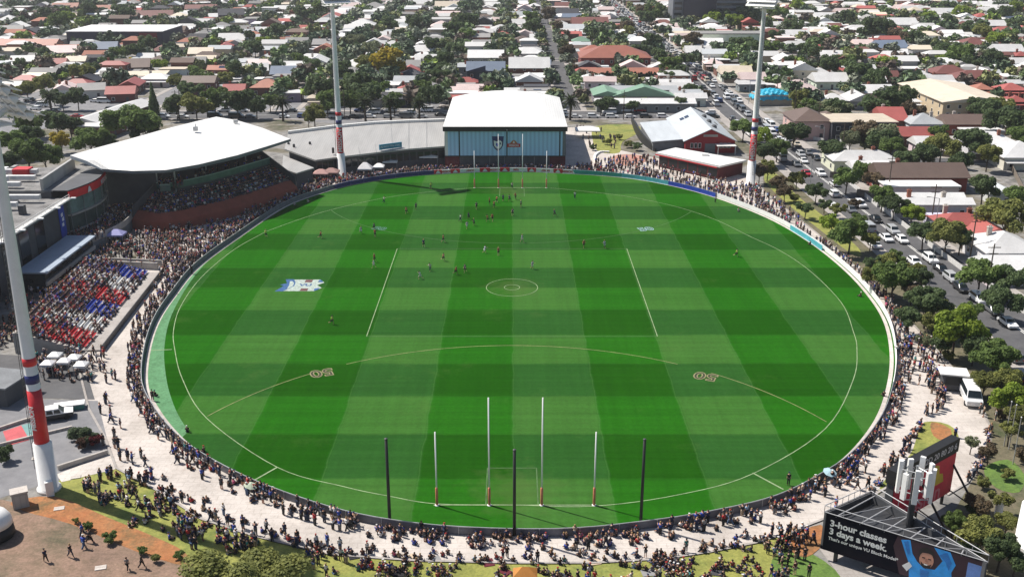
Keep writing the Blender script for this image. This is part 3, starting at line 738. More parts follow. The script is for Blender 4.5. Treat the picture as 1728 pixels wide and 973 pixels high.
mb = MB(); q = at(330, 218, 17.2); mb.obox((q.x, q.y, 17.3), .5, .5, .5); mb.tube((q.x, q.y, 17.2), (q.x+.2, q.y, 18.6), .12, n=6)
q = at(398, 208, 16.4); mb.obox((q.x, q.y, 16.9), .5, .4, .4)
mb.v = [(x-GO.x, y-GO.y, z) for x, y, z in mb.v]; mb.build('roof_vent', m_steel, ro)

# side wing: small roof beside the grandstand
def slab_building(name, label, cat, quad_px, zs, th, mroof, mwall, inset=.6, wz=0):
    P = [at(px, py, z) for (px, py), z in zip(quad_px, zs)]; c = sum(P, Vector())/len(P)
    e = empty(name, (c.x, c.y, 0), 0, label, cat)
    poly = [(p.x-c.x, p.y-c.y) for p in P]
    mb = MB(); mb.prism(poly, [z-th for z in zs], list(zs)); mb.build('roof', mroof, e)
    pin = []
    for x, y in poly:
        l = math.hypot(x, y); pin.append((x*(1-inset/l), y*(1-inset/l)))
    mb = MB(); mb.prism(pin, wz, [z-th-.003 for z in zs]); mb.build('wall', mwall, e)
    return e, c, pin
e, c, _ = slab_building('stand_annexe', 'small grey roofed annexe between grandstand and low grey building', 'building', [(478, 262), (530, 283), (500, 292), (476, 284)], [5, 4.6, 4.6, 5], .35, m_roofg, m_dgrey)

# low curved building with a grey roof
lo = empty('function_hall', tuple(at(640, 285)), 0, 'long low building with pale grey metal roof and dark front beside the barrel roofed hall', 'building')
LOo = at(640, 285)
FR = [at(532, 270, 5.6), at(580, 263.5, 5.7), at(635, 257, 5.8), at(690, 251, 5.9), at(750, 246.5, 6)]
BK = [at(486, 226, 8.6), at(560, 216.5, 8.7), at(630, 210, 8.8), at(690, 207, 8.8), at(750, 205, 8.8)]
LF = at(480, 251, 7)
def lbuild(mb, name, mat, par=None):
    mb.v = [(x-LOo.x, y-LOo.y, z) for x, y, z in mb.v]; return mb.build(name, mat, par or lo)
mb = MB(); mb.prism([tuple(p[:2]) for p in FR+BK[::-1]+[LF]], [p.z-.45 for p in FR+BK[::-1]+[LF]], [p.z for p in FR+BK[::-1]+[LF]]); lr = lbuild(mb, 'roof', m_roofg)
mb = MB()
for k in range(1, 4):
    for t in (0, .5):
        a = FR[k].lerp(FR[min(4, k+1)], t)+Vector((0, 0, .03)); b = BK[k].lerp(BK[min(4, k+1)], t)+Vector((0, 0, .03)); mb.tube(a, b, .07, n=4)
lbuild(mb, 'roof_seam', m_mgrey, lr)
mb = MB(); mb.prism([tuple(p[:2]) for p in BK]+[tuple((p+Vector((0, 1.2, 0)))[:2]) for p in BK[::-1]], 6, [p.z+.75 for p in BK]+[p.z+.75 for p in BK[::-1]]); lbuild(mb, 'parapet', m_roofw)
inn = [Vector((p.x, p.y+1.6, 0)) for p in FR]; inb_ = [Vector((p.x, p.y-.6, 0)) for p in BK[::-1]]; lfi = Vector((LF.x+1.2, LF.y+.5, 0))
mb = MB(); mb.prism([tuple(p[:2]) for p in inn+inb_+[lfi]], 0, [p.z-.5 for p in FR+BK[::-1]+[LF]]); lbuild(mb, 'wall', m_dgrey)
for k in range(4):
    for j in range(5):
        a = inn[k].lerp(inn[k+1], (j+.1)/5); b = inn[k].lerp(inn[k+1], (j+.9)/5)
        mb = MB(); mb.prism([(a.x, a.y-.06), (b.x, b.y-.06), (b.x, b.y+.1), (a.x, a.y+.1)], 2.2, 4.4); w_ = lbuild(mb, 'window', m_glass)
for px, py in ((487, 244), (496, 247), (523, 243), (562, 253)):
    p = at(px, py, 7.3); mb = MB(); mb.lathe(p, [(.35, -.9), (.35, .5), (.2, .7)], 8); lbuild(mb, 'roof_vent', m_dark, lr)
p0 = at(640, 252, 6.4); p1 = at(678, 247, 6.4)
sg = empty('roof_sign', tuple(p0.lerp(p1, .5)), 0, 'teal blue sign with lettering standing on the grey roof', 'sign')
dx = (p1-p0); ang = math.atan2(dx.y, dx.x); L2 = dx.length/2
mb = MB(); mb.obox((0, 0, .55), L2, .12, .75, ang); mb.build('sign_board', M('sign_teal', (.04, .28, .42), .5, .15, 1), sg)
for t in (-.8, 0, .8):
    mb = MB(); mb.tube((t*L2*math.cos(ang), t*L2*math.sin(ang)+.2, -.9), (t*L2*math.cos(ang), t*L2*math.sin(ang)+.2, .4), .07, n=6); mb.build('support', m_steel, sg)
o = link('lettering', textmesh('lettering', 'VU WHITTEN OVAL', .72, m_white, .01), sg); orient(o, (0, -.15, .55), (math.cos(ang), math.sin(ang), 0), (0, 0, 1))

# ---------------- barrel roofed hall with the blue wall
X0, X1, Y0, Y1 = -19.3, 15.4, 291.0, 342.0
ha = empty('sports_hall', ((X0+X1)/2, Y0, 0), 0, 'big hall with white barrel roof and translucent blue front wall over maroon brick', 'building')
hc = (X0+X1)/2; hw = (X1-X0)/2; hd = Y1-Y0
mb = MB(); n = 24; vs = []; fs = []
for j, yy in enumerate((-.5, hd)):
    for i in range(n+1):
        t = -1+2*i/n; rise = 2.3*(1-t*t)
        vs.append((t*(hw+.4), yy, 12.02+rise*(0.0 if j == 0 else 1)))
ys = [-.5, 1.5, 5, 10, 20, 35, hd]
vs = []; 
for yy in ys:
    k = min(1, max(0, (yy+.5)/10.5)); k = k*k*(3-2*k)
    vs += [((-1+2*i/n)*(hw+.4), yy, 12.02+2.3*k*(1-(-1+2*i/n)**2)) for i in range(n+1)]
for j in range(len(ys)-1): fs += [(j*(n+1)+i, j*(n+1)+i+1, (j+1)*(n+1)+i+1, (j+1)*(n+1)+i) for i in range(n)]
mb.idx(vs, fs)
mb.face([(t[0], t[1], t[2]) for t in [(-hw-.4, -.5, 11.5), (-hw-.4, hd, 11.5), (hw+.4, hd, 11.5), (hw+.4, -.5, 11.5)]])
mb.face([vs[i+(len(ys)-1)*(n+1)] for i in range(n+1)]+[(hw+.4, hd, 11.5), (-hw-.4, hd, 11.5)])
mb.face([(-hw-.4, -.5, 11.5), (-hw-.4, -.5, 12.02), (-hw-.4, hd, 12.02), (-hw-.4, hd, 11.5)]); mb.face([(hw+.4, -.5, 11.5), (hw+.4, -.5, 12.02), (hw+.4, hd, 12.02), (hw+.4, hd, 11.5)])
mb.build('roof', m_roofw, ha, True)
mb = MB(); mb.box(-hw-.45, hw+.45, -.8, -.5, 10.7, 12.0); mb.build('fascia', m_black, ha)
mb = MB(); mb.box(-hw, hw, 0, hd-.2, 0, 11.45); mb.build('wall', m_mgrey, ha)
m_poly, nt, b_ = newmat('blue_polycarbonate')
tc = N(nt, 'ShaderNodeTexCoord').outputs['Object']; wv = N(nt, 'ShaderNodeTexWave'); wv.bands_direction = 'X'; wv.inputs['Scale'].default_value = .26; wv.inputs['Distortion'].default_value = .6
nt.links.new(tc, wv.inputs['Vector'])
cc = ramp(nt, wv.outputs['Fac'], [(.1, (.34, .53, .76)), (.6, (.41, .63, .87)), (.95, (.44, .67, .91))])
nt.links.new(cc, b_.inputs['Base Color']); b_.inputs['Roughness'].default_value = .35
mb = MB(); mb.box(-hw+.9, hw-.9, -.25, -.003, 3.6, 10.9); mb.build('translucent_wall', m_poly, ha)
mb = MB(); mb.box(-hw, -hw+.9, -.3, -.003, 3.6, 10.7); mb.build('corner_trim', m_roofw, ha)
mb = MB(); mb.box(hw-.9, hw, -.3, -.003, 3.6, 10.7); mb.build('corner_trim', m_mgrey, ha)
for x in (-hw+4.2, .5, hw-1.7):
    mb = MB(); mb.box(x-.16, x+.16, -.36, -.25, 3.5, 10.9); mb.build('black_seam', m_black, ha)
mb = MB(); mb.box(-hw-.02, hw+.02, -.4, -.003, 3.35, 3.6); mb.build('sill_band', m_black, ha)
mb = MB(); mb.box(-hw, -hw+4.2, -.25, -.003, 0, 3.35); mb.build('brick_base', m_brick, ha)
mb = MB(); mb.box(hw-4.6, hw, -.25, -.003, 0, 3.35); mb.build('brick_base', m_brick, ha)
for k in range(6):
    x0 = -hw+4.3+k*4.3; mb = MB(); mb.box(x0+.1, x0+4.1, -.2, -.01, 0, 3.3); mb.build('roller_door', m_dgrey, ha)
mb = MB(); mb.obox((.5, -.5, 10.9), .2, .3, .25); mb.tube((.5, -.5, 10.9), (.5, -1.3, 11.3), .06, n=6); mb.build('wall_lamp', m_white, ha)
# club badge and sponsor mark on the blue wall (flat signs)
bx = (840-864)/5.94-hc
def hflat(poly, y, name, mat): 
    mb = MB(); mb.prism(poly, 0, .03); o = mb.build(name, mat, ha); orient(o, (0, y, 0), (1, 0, 0), (0, 0, 1)); return o
hflat([(bx-1.7, 9.2), (bx+1.7, 9.2), (bx+1.5, 6.6), (bx+.9, 5.6), (bx, 4.9), (bx-.9, 5.6), (bx-1.5, 6.6)], -.26, 'badge_shield', m_navy)
hflat([(bx-1.2, 8.0), (bx-.3, 7.7), (bx+.5, 8.1), (bx+1.2, 7.6), (bx+1.1, 6.4), (bx+.5, 5.6), (bx-.4, 5.7), (bx-1.1, 6.5)], -.30, 'badge_field', m_white)
hflat([(bx-.5, 7.3), (bx+.1, 7.2), (bx+.3, 6.6), (bx-.2, 6.2), (bx-.6, 6.7)], -.34, 'badge_mark', m_royal)
hflat([(bx+.5, 7.5), (bx+.9, 7.3), (bx+.8, 6.8), (bx+.5, 6.9)], -.34, 'badge_mark', m_navy)
mx = (867-864)/5.94-hc
hflat([(mx-1.9, 6.1), (mx+1.9, 6.1), (mx+1.9, 7.1), (mx-1.9, 7.1)], -.38, 'sponsor_panel', m_red)
hflat([(mx-1.1+2.2*i/10, 7.12+1.0*math.sin(math.pi*i/10)) for i in range(11)], -.30, 'sponsor_sun', M('orange_vinyl', (.55, .20, .05), .6, .15, 1))
hflat([(mx-.3, 7.2), (mx+.3, 7.2), (mx+.1, 7.9), (mx-.1, 7.9)], -.34, 'sponsor_figure', m_wred)
o = link('sponsor_lettering', textmesh('sponsor_lettering', 'MISSION', .75, m_wred, .01, bold=.02), ha); orient(o, (mx, -.43, 6.58), (1, 0, 0), (0, 0, 1))

# ---------------- red gabled building and pavilion
rb = empty('drill_hall', (60.8, 311, 0), 0, 'red weatherboard hall with gabled front and pale grey metal roof', 'building')
m_redw = M('red_weatherboard', (.33, .022, .026), .75, .15, .5); m_tin = ribbed('grey_white_tin', (.52, .55, .57), .55, .85, 'Y', .84)
w2 = 7.6; L = 38
mb = MB(); mb.prism([(-w2, 0), (w2, 0), (w2, L), (-w2, L)], 0, 3.9); mb.idx([(-w2, 0, 3.9), (w2, 0, 3.9), (0, 0, 7.3)], [(0, 1, 2)]); mb.idx([(-w2, L, 3.9), (w2, L, 3.9), (0, L, 7.3)], [(2, 1, 0)]); mb.build('wall', m_redw, rb)
mb = MB()
for s_ in (-1, 1):
    pts = [(0, -.6, 7.55), (0, L+.5, 7.55), (s_*(w2+.6), L+.5, 3.75), (s_*(w2+.6), -.6, 3.75)]
    if s_ > 0: pts = pts[::-1]
    mb.face(pts); mb.face([(x, y, z-.22) for x, y, z in pts[::-1]])
    mb.face([pts[0], pts[3], (pts[3][0], pts[3][1], pts[3][2]-.22), (pts[0][0], pts[0][1], pts[0][2]-.22)])
mb.build('roof', m_tin, rb)
mb = MB(); mb.face([(-w2-.5, 2, 3.9), (-w2-10, 2, 3.1), (-w2-10, L-4, 3.1), (-w2-.5, L-4, 3.9)][::-1]); mb.face([(-w2-.5, 2, 3.7), (-w2-10, 2, 2.9), (-w2-10, L-4, 2.9), (-w2-.5, L-4, 3.7)]); mb.face([(-w2-.5, 2, 3.9), (-w2-.5, 2, 3.7), (-w2-10, 2, 2.9), (-w2-10, 2, 3.1)]); mb.build('lean_to_roof', m_tin, rb)
mb = MB(); mb.prism([(-w2-9.6, 2.6), (-w2-.02, 2.6), (-w2-.02, L-5), (-w2-9.6, L-5)], 0, [2.85, 3.6, 3.6, 2.85]); mb.build('lean_to_wall', m_mgrey, rb)
for y in (8, 17, 26):
    mb = MB(); mb.lathe((2.4, y, 6.1), [(.9, 0), (.9, .7), (.5, 1.1), (.1, 1.2)], 10); mb.build('roof_ventilator', m_dgrey, rb)
for k, x in enumerate((-5.6, -4.4, -3.2, 3.4, 4.6, 5.8)):
    mb = MB(); mb.box(x-.45, x+.45, -.1, .05, 1.5, 3.1); f_ = mb.build('window', m_white, rb); mb = MB(); mb.box(x-.36, x+.36, -.13, -.1, 1.6, 3.0); mb.build('pane', m_glass, f_)
mb = MB(); mb.box(-1.6, 1.6, -.12, .02, 0, 2.9); mb.build('double_door', m_mgrey, rb)
mb = MB(); mb.box(-2.2, 2.2, -.1, .04, 5.0, 5.7); mb.build('name_board', m_conwall, rb)
mb = MB(); mb.box(1.6, 7.4, -3.6, -.01, 2.7, 2.9); mb.tube((1.9, -3.4, 0), (1.9, -3.4, 2.7), .1); mb.tube((7.1, -3.4, 0), (7.1, -3.4, 2.7), .1); mb.build('porch', m_roofw, rb)
mb = MB(); mb.prism([(5.5, 20), (5.9, 20), (5.9, 24), (5.5, 24)], 4.8, [5.2, 5.0, 5.0, 5.2]); mb.build('roof_light', m_glass, rb)
for x in (-4.6, -3.1):
    mb = MB(); mb.prism([(x-.6, 26), (x+.6, 26), (x+.6, 29), (x-.6, 29)], [7.55-(-(x-.6))*.464+.05, 7.55-(-(x+.6))*.464+.05]*1+[7.55-(-(x+.6))*.464+.05, 7.55-(-(x-.6))*.464+.05], [7.55-(-(x-.6))*.464+.15, 7.55-(-(x+.6))*.464+.15, 7.55-(-(x+.6))*.464+.15, 7.55-(-(x-.6))*.464+.15]); mb.build('solar_panel', M('solar_blue', (.02, .03, .07), .2, .1, 1), rb)

pv, pc, pin = slab_building('pavilion', 'low maroon pavilion with flat white roof behind the standing crowd', 'building', [(1107, 257), (1215, 280), (1260, 270), (1140, 249)], [4.2, 4.2, 4.0, 4.0], .5, m_roofw, m_brick, 1.0)
a, b = Vector((*pin[0], 0)), Vector((*pin[1], 0)); d_ = (b-a).normalized(); n_ = Vector((d_.y, -d_.x, 0))
for k in range(6):
    p = a.lerp(b, (k+.08)/6)+n_*.05; q = a.lerp(b, (k+.92)/6)+n_*.05
    mb = MB(); mb.prism([tuple(p[:2]), tuple(q[:2]), tuple((q-n_*.2)[:2]), tuple((p-n_*.2)[:2])], .9, 3.2); mb.build('serving_opening', m_black, pv)
mb = MB(); p = a+n_*1.1-d_*.6; q = b+n_*1.1+d_*.3; mb.prism([tuple(p[:2]), tuple(q[:2]), tuple((q-n_*.15)[:2]), tuple((p-n_*.15)[:2])], 3.55, 3.85); mb.build('red_trim', m_red, pv)
p = at(1190, 262, 4.2)-pc; mb = MB(); mb.obox((p.x, p.y, 4.45), .9, .6, .3, -.3); mb.build('skylight', m_white, pv)

# black curved screen wall, white marquee, curved seat wall
sp = spline(W((1066, 204), (1072, 222), (1083, 240), (1098, 252), (1106, 256)), 5); mb = MB(); o0 = sp[len(sp)//2]
for i in range(len(sp)-1):
    h0 = 1.0+2.0*math.sin(math.pi*min(1, i/(len(sp)-1)+.1)); h1 = 1.0+2.0*math.sin(math.pi*min(1, (i+1)/(len(sp)-1)+.1))
    a, b = sp[i]-o0, sp[i+1]-o0; dd = (b-a).normalized(); nr = Vector((-dd.y, dd.x, 0))*.25
    mb.prism([tuple((a-nr)[:2]), tuple((b-nr)[:2]), tuple((b+nr)[:2]), tuple((a+nr)[:2])], 0, [h0, h1, h1, h0])
tag(mb.build('screen_wall', m_black, loc=tuple(o0)), 'black curved screen wall left of the red hall', 'wall')
sp = spline(W((1008, 275), (1003, 266), (1012, 258), (1028, 258)), 4); mb = MB(); o0 = sp[4]; strip([p-o0 for p in sp], -.35, .35, .5, mb)
mb2 = MB()
for i in range(len(sp)-1):
    a, b = sp[i]-o0, sp[i+1]-o0; dd = (b-a).normalized(); nr = Vector((-dd.y, dd.x, 0))*.35; mb2.prism([tuple((a-nr)[:2]), tuple((b-nr)[:2]), tuple((b+nr)[:2]), tuple((a+nr)[:2])], 0, .55)
tag(mb2.build('seat_wall', m_white, loc=tuple(o0)), 'pale curved seat wall between lawn and terracotta plaza', 'seat wall')
def marquee(px, py, w, d, h, mat, label, name='marquee', cat='marquee', peak=1.0, rz=0.0, grp=None):
    p = at(px, py); e = empty(name, tuple(p), rz, label, cat, grp)
    mb = MB(); mb.idx([(-w/2, -d/2, h), (w/2, -d/2, h), (w/2, d/2, h), (-w/2, d/2, h), (-w*.12, 0, h+peak), (w*.12, 0, h+peak)], [(0, 1, 5, 4), (1, 2, 5), (2, 3, 4, 5), (3, 0, 4), (3, 2, 1, 0)])
    for a, b in (((-w/2, -d/2), (w/2, -d/2)), ((w/2, -d/2), (w/2, d/2)), ((w/2, d/2), (-w/2, d/2)), ((-w/2, d/2), (-w/2, -d/2))):
        mb.face([(*a, h-.35), (*b, h-.35), (*b, h), (*a, h)])
    mb.build('canopy', mat, e)
    for a in (-1, 1):
        for b in (-1, 1):
            mb = MB(); mb.tube((a*w/2*.97, b*d/2*.97, 0), (a*w/2*.97, b*d/2*.97, h), .05, n=6); mb.build('leg', m_steel, e)
    return e
G_ = 'canopies round the ground'
marquee(991, 231, 8, 6, 2.6, m_white, 'white marquee on the paving right of the hall', grp=G_)
marquee(543, 306, 4.2, 3.5, 2.5, M('dusty_pink_canvas', (.42, .24, .22), .8, .15, 1), 'dusty pink canopy at the left foot of the far light tower', grp=G_)
marquee(560, 304, 4.2, 3.5, 2.5, M('brown_pink_canvas', (.34, .20, .18), .8, .15, 1), 'brown pink canopy touching the far light tower', grp=G_)
marquee(617, 298, 4, 3.2, 2.5, m_wred, 'grey white peaked canopy right of the far light tower', peak=1.6, grp=G_)
marquee(654, 286, 6, 3, 2.6, m_white, 'flat white canopy against the dark front of the low building', peak=.3, grp=G_)
marquee(640, 294, 3, 3, 2.4, m_white, 'small white umbrella canopy in front of the flat white canopy', peak=.8, grp=G_)
marquee(722, 280, 6, 3, 3.0, m_white, 'white canopy beside the hall corner', peak=.4, grp=G_)
marquee(199, 412, 3.6, 3, 2.5, M('lilac_canvas', (.30, .30, .55), .8, .1, 1), 'lilac blue canopy in the shade behind the coloured seats', grp=G_)
marquee(886, 988, 2.6, 1.7, 1.7, M('amber_canvas', (.42, .17, .025), .7, .15, 1), 'amber yellow canopy on the lawn behind the near goal', peak=.75, grp=G_)

# ---------------- club rooms at the left edge
FX = -96.0
cl = empty('club_rooms', (FX, 200, 0), 0, 'dark multi level club building with roof plant and glass front', 'building')
def cbox(name, x0, x1, y0, y1, z0, z1, mat): 
    mb = MB(); mb.box(x0, x1, y0-200, y1-200, z0, z1); return mb.build(name, mat, cl)
cbox('wall', -36, 0, 140, 214, 0, 10.8, m_dgrey); cbox('wall', -34, -3, 214, 236, 0, 12.4, m_dgrey)
mb = MB(); mb.box(-36.3, .3, -60.3, 14.3, 10.8, 11.1); mb.build('roof', M('dirty_flat_roof', (.20, .195, .19), .8, .45, .4), cl)
mb = MB(); mb.box(-34.3, -2.7, 14.35, 36.3, 12.4, 12.7); mb.build('roof', M('dirty_flat_roof', (.20, .195, .19), .8, .45, .4), cl)
mb = MB(); mb.prism([(-5.2, 14.5), (-4.6, 14.5), (-6.2, 35.5), (-6.8, 35.5)], 12.7, 15.2); mb.build('plant_screen', m_roofg, cl)
m_pale = M('pale_duct_metal', (.62, .61, .60), .5, .15, .8)
for k in range(14):
    y0 = -50+k*6; cbox('air_duct', -15-6*(y0 > 13), -3.5-rnd.random()*3-6*(y0 > 13), 200+y0, 200+y0+1.1, 11.9 if y0 < 13 else 13.2, 12.8 if y0 < 13 else 14.1, m_pale)
for k in range(22):
    yy = 160+rnd.random()*72; xx = (-13+rnd.random()*11) if yy < 213 else (-24+rnd.random()*15); z = 11.1 if yy < 213 else 12.7
    w_, d__, h_ = .4+rnd.random()*.8, .5+rnd.random()*.9, .7+rnd.random()*1.3
    if abs(xx+7) < 2.5 and yy > 212: xx -= 5
    cbox('plant_unit', xx-w_, xx+w_, yy-d__, yy+d__, z, z+h_, (m_roofg, m_pale, m_dgrey, m_white)[k % 4])
cbox('red_vent_cover', -17, -13.5, 227, 230, 12.7, 14.4, m_red)
for k in range(4):
    mb = MB(); mb.tube((-32+k*1.5, -55, 11.7), (-32+k*1.5, 34, 13.6), .16, n=6); mb.build('service_pipe', m_steel, cl)
CUR = [Vector((2.2*math.sin(math.pi*t/10)+.2, 14.5+21*t/10, 0)) for t in range(11)]
def cur(name, off0, off1, z0, z1, mat):
    mb = MB(); mb.prism([(p.x+off1, p.y) for p in CUR]+[(p.x*0-3+off0, p.y) for p in CUR[::-1]], z0, z1); return mb.build(name, mat, cl)
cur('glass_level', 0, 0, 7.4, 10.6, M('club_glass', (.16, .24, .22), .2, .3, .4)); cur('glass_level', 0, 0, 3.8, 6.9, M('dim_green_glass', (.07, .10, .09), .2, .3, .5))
for z in (3.4, 7.0): cur('floor_edge', 0, .5, z, z+.38, m_conwall)
cur('sign_cornice', 0, .35, 12.5, 12.72, m_dgrey)
mb = MB()
for z in (11.5, 12.0): mb.tube((.9, -60, z), (.9, 14, z), .05, n=5)
for k in range(38): mb.tube((.9, -60+k*2, 11.2), (.9, -60+k*2, 12.0), .04, n=5)
mb.build('roof_railing', m_white, cl)
for k in range(9):
    mb = MB(); mb.tube((.9, -52+k*8, 11.5), (2.4, -52+k*8, 11.7), .08, n=5); mb.obox((2.6, -52+k*8, 11.7), .5, .3, .12); mb.build('arm_lamp', m_white, cl)
m_sig = m_red
mb = MB()
for i in range(10):
    a, b = CUR[i], CUR[i+1]; mb.prism([(a.x+.4, a.y), (b.x+.4, b.y), (b.x+.25, b.y), (a.x+.25, a.y)], 10.7, 12.45)
rs = empty('curved_sign', (FX, 200, 0), 0, 'long curved red sign with pale lettering on the club building', 'sign')
mb.build('sign_face', M('bright_red_sign', (.75, .025, .03), .5, .1, 1), rs)
o = link('lettering', textmesh('lettering', 'MISSION', 1.5, m_wred, .01, bold=.02), rs); orient(o, (CUR[7].x+.62, CUR[7].y, 11.5), (-.15, 1, 0), (0, 0, 1))
mb = MB(); mb.face([(-.9, -.6, 0), (.9, -.6, 0), (.3, .5, 0), (0, .65, 0), (-.3, .5, 0)]); orient(mb.build('sun_mark', m_wred, rs), (CUR[3].x+.62, CUR[3].y, 11.5), (.1, 1, 0), (0, 0, 1))
for i in range(0, 11, 2):
    mb = MB(); p = CUR[i]; mb.tube((p.x+.3, p.y, 0), (p.x+.3, p.y, 10.6), .09, n=6); cc_ = mb.build('mullion_column', m_mgrey, cl)
# terrace in front
TE = [Vector((5.5+3.0*math.sin(math.pi*t/10), 10+27*t/10, 0)) for t in range(11)]
mb = MB(); mb.prism([(p.x, p.y) for p in TE]+[(.3, 37), (.3, 10)], 0, 2.6); mb.build('terrace', m_mgrey, cl)
mb = MB()
for i in range(10):
    a, b = TE[i], TE[i+1]; mb.prism([(a.x, a.y), (b.x, b.y), (b.x+.15, b.y), (a.x+.15, a.y)], 2.3, 3.7)
mb.build('terrace_parapet', m_conwall, cl)
bn = empty('hanging_banner', (FX+.02, 210.5, 0), 0, 'tall blue vertical banner with white emblem on the dark club wall', 'banner')
mb = MB(); mb.box(.1, .25, -1.3, 1.3, 3.5, 10.4); mb.build('banner_cloth', m_royal, bn)
for k, (a, z) in enumerate(((-.1, 8.4), (.2, 7.4), (-.1, 6.3))):
    mb = MB(); mb.prism([(.26, a-.45), (.29, a-.45), (.29, a+.5), (.26, a+.5)], z-.35, [z+.2, z+.35, z+.5, z+.2]); mb.build('banner_emblem', m_white, bn)
for k in range(9):
    mb = MB(); mb.box(.02, .1, -58+k*7, -54+k*7, 1.2, 9.8); mb.build('window_wall', m_glass, cl)
mb = MB(); mb.box(.3, 1.3, -60, 14, 10.95, 11.25); mb.build('eave', m_roofw, cl)
bxp = empty('broadcast_box', (-91.3, 197.5, 0), 0, 'blue grey roofed viewing box with pale front band in the shade', 'viewing box')
mb = MB(); mb.prism([(-3.6, -12.5), (2.6, -12.5), (2.6, 12), (-3.6, 12)], 3.9, 4.2); mb.build('roof', M('blue_grey_roof', (.30, .36, .44), .6, .1, .2), bxp)
mb = MB(); mb.box(-3.2, 1.9, -12, 11.5, 0, 3.9); mb.build('wall', m_glass, bxp)
mb = MB(); mb.box(1.95, 2.3, -12.3, 11.8, 1.3, 2.1); mb.build('front_band', m_roofg, bxp)

# ---------------- coloured seating block
SO = at(150, 530)
st = empty('seating_block', (-72, 176.5, 0), 0, 'open terrace of blue white and red seat banks beside the path', 'seating')
st.rotation_euler = (0, 0, R(4))
mb = MB(); pr_ = []
for k in range(12): pr_ += [(-k*.95, .35+.3*k), (-(k+1)*.95, .35+.3*k)]
pr_ += [(pr_[-1][0], 0), (0, 0)]
vs = [(x, -20, z) for x, z in pr_]+[(x, 20, z) for x, z in pr_]; n = len(pr_)
mb.idx(vs, [tuple(range(n)), tuple(range(2*n-1, n-1, -1))]+[(i, i+n, (i+1) % n+n, (i+1) % n) for i in range(n)]); mb.build('concrete_steps', m_conwall, st)
m_seat = {'red': M('red_seats', (.55, .02, .03), .5, .2, 2), 'white': M('white_seats', (.74, .74, .72), .5, .1, 2), 'blue': M('blue_seats', (.015, .045, .36), .5, .2, 2)}
for bi, c_ in enumerate(['red', 'white', 'blue', 'red', 'white', 'blue']):
    for k in range(12):
        mb = MB()
        for j in range(11):
            y = -19.8+bi*6.65+.35+j*.55; x = -k*.95-.2; z = .35+.3*k
            mb.box(x-.45, x, y, y+.44, z+.36, z+.44); mb.box(x-.5, x-.44, y, y+.44, z+.40, z+.85)
        mb.build(c_+'_seat_row', m_seat[c_], st)
mb = MB(); mb.box(.02, 2.6, -20, 20, 0, .3); mb.build('front_walkway', m_conc2, st)
mb = MB(); mb.box(2.6, 2.75, -20, 20, 0, 1.1); mb.build('front_barrier', m_dark, st)
wl = empty('ramp_wall', tuple(at(205, 452)), R(-8), 'grey concrete ramp wall at the far end of the coloured seats', 'wall')
mb = MB(); mb.box(-8, 8, -.2, .2, 0, 1.5); mb.build('concrete', m_conwall, wl); mb = MB(); mb.box(-8, 8, 1.6, 1.9, 0, 1.5); mb.build('concrete', m_conwall, wl)

# ---------------- lower left: retaining walls, mats, cabinets, dome
def wall_line(name, pxs, h, w, mat, label, cat='wall', z0=0):
    P = W(*pxs); o0 = P[0]; mb = MB()
    for i in range(len(P)-1):
        a, b = P[i]-o0, P[i+1]-o0; dd = (b-a).normalized(); nr = Vector((-dd.y, dd.x, 0))*w/2
        mb.prism([tuple((a-nr)[:2]), tuple((b-nr)[:2]), tuple((b+nr)[:2]), tuple((a+nr)[:2])], z0, h)
    return tag(mb.build(name, mat, loc=tuple(o0)), label, cat)
wall_line('kerb_wall', [(-20, 757), (60, 737), (122, 722)], .4, .3, m_conc, 'pale kerb wall crossing the car park below the red mat')
wall_line('retaining_wall', [(98, 793), (182, 766)], .7, .35, m_conwall, 'grey retaining wall between car park and tower footpath')
wall_line('low_wall', [(-5, 727), (40, 712), (80, 702)], .5, .3, m_conc, 'pale low wall above the red mat')
tag(sheet('painted_mat', W((5, 728), (36, 718), (50, 742), (14, 752)), .06, M('pink_red_surface', (.5, .09, .10), .8, .2, .6), None), 'pink red rectangle painted on the car park', 'ground marking')
tag(sheet('painted_mat', W((36, 718), (50, 714), (66, 737), (50, 742)), .06, M('grey_teal_surface', (.16, .30, .29), .8, .2, .6), None), 'grey teal strip painted beside the pink red rectangle', 'ground marking')
e = empty('planter_bin', tuple(at(118, 690)), R(18), 'open teal green bin near the white utility', 'bin'); mb = MB(); mb.box(-2, 2, -.7, .7, 0, .8); mb.build('body', M('teal_green_paint', (.05, .2, .17), .6, .2, 1), e); mb = MB(); mb.box(-2.1, 2.1, -.8, .8, .8, .95); mb.build('rim', m_white, e)
e = empty('concrete_cabinet', tuple(at(36, 853)), .5, 'pale concrete cabinet on the orange mulch left of the near tower', 'cabinet')
mb = MB(); mb.box(-.9, .9, -.7, .7, 0, 2.0); mb.build('body', m_conwall, e); mb = MB(); mb.box(-1.0, 1.0, -.8, .8, 2.0, 2.2); mb.build('lid', m_conc, e); mb = MB(); mb.box(-.75, .75, -.74, -.7, .15, 1.8); mb.build('door', m_roofg, e)
e = empty('water_tank', tuple(at(-8, 905)), 0, 'white domed tank with black skirt at the photo edge', 'tank')
mb = MB(); mb.lathe((0, 0, 0), [(2.0, 0), (2.2, .4), (2.1, 1.6)], 24); mb.build('skirt', m_black, e, True); mb = MB(); mb.lathe((0, 0, 0), [(2.12, 1.6), (2.05, 2.3), (1.6, 3.1), (.8, 3.5), (.1, 3.6)], 24); mb.build('dome', m_white, e, True)
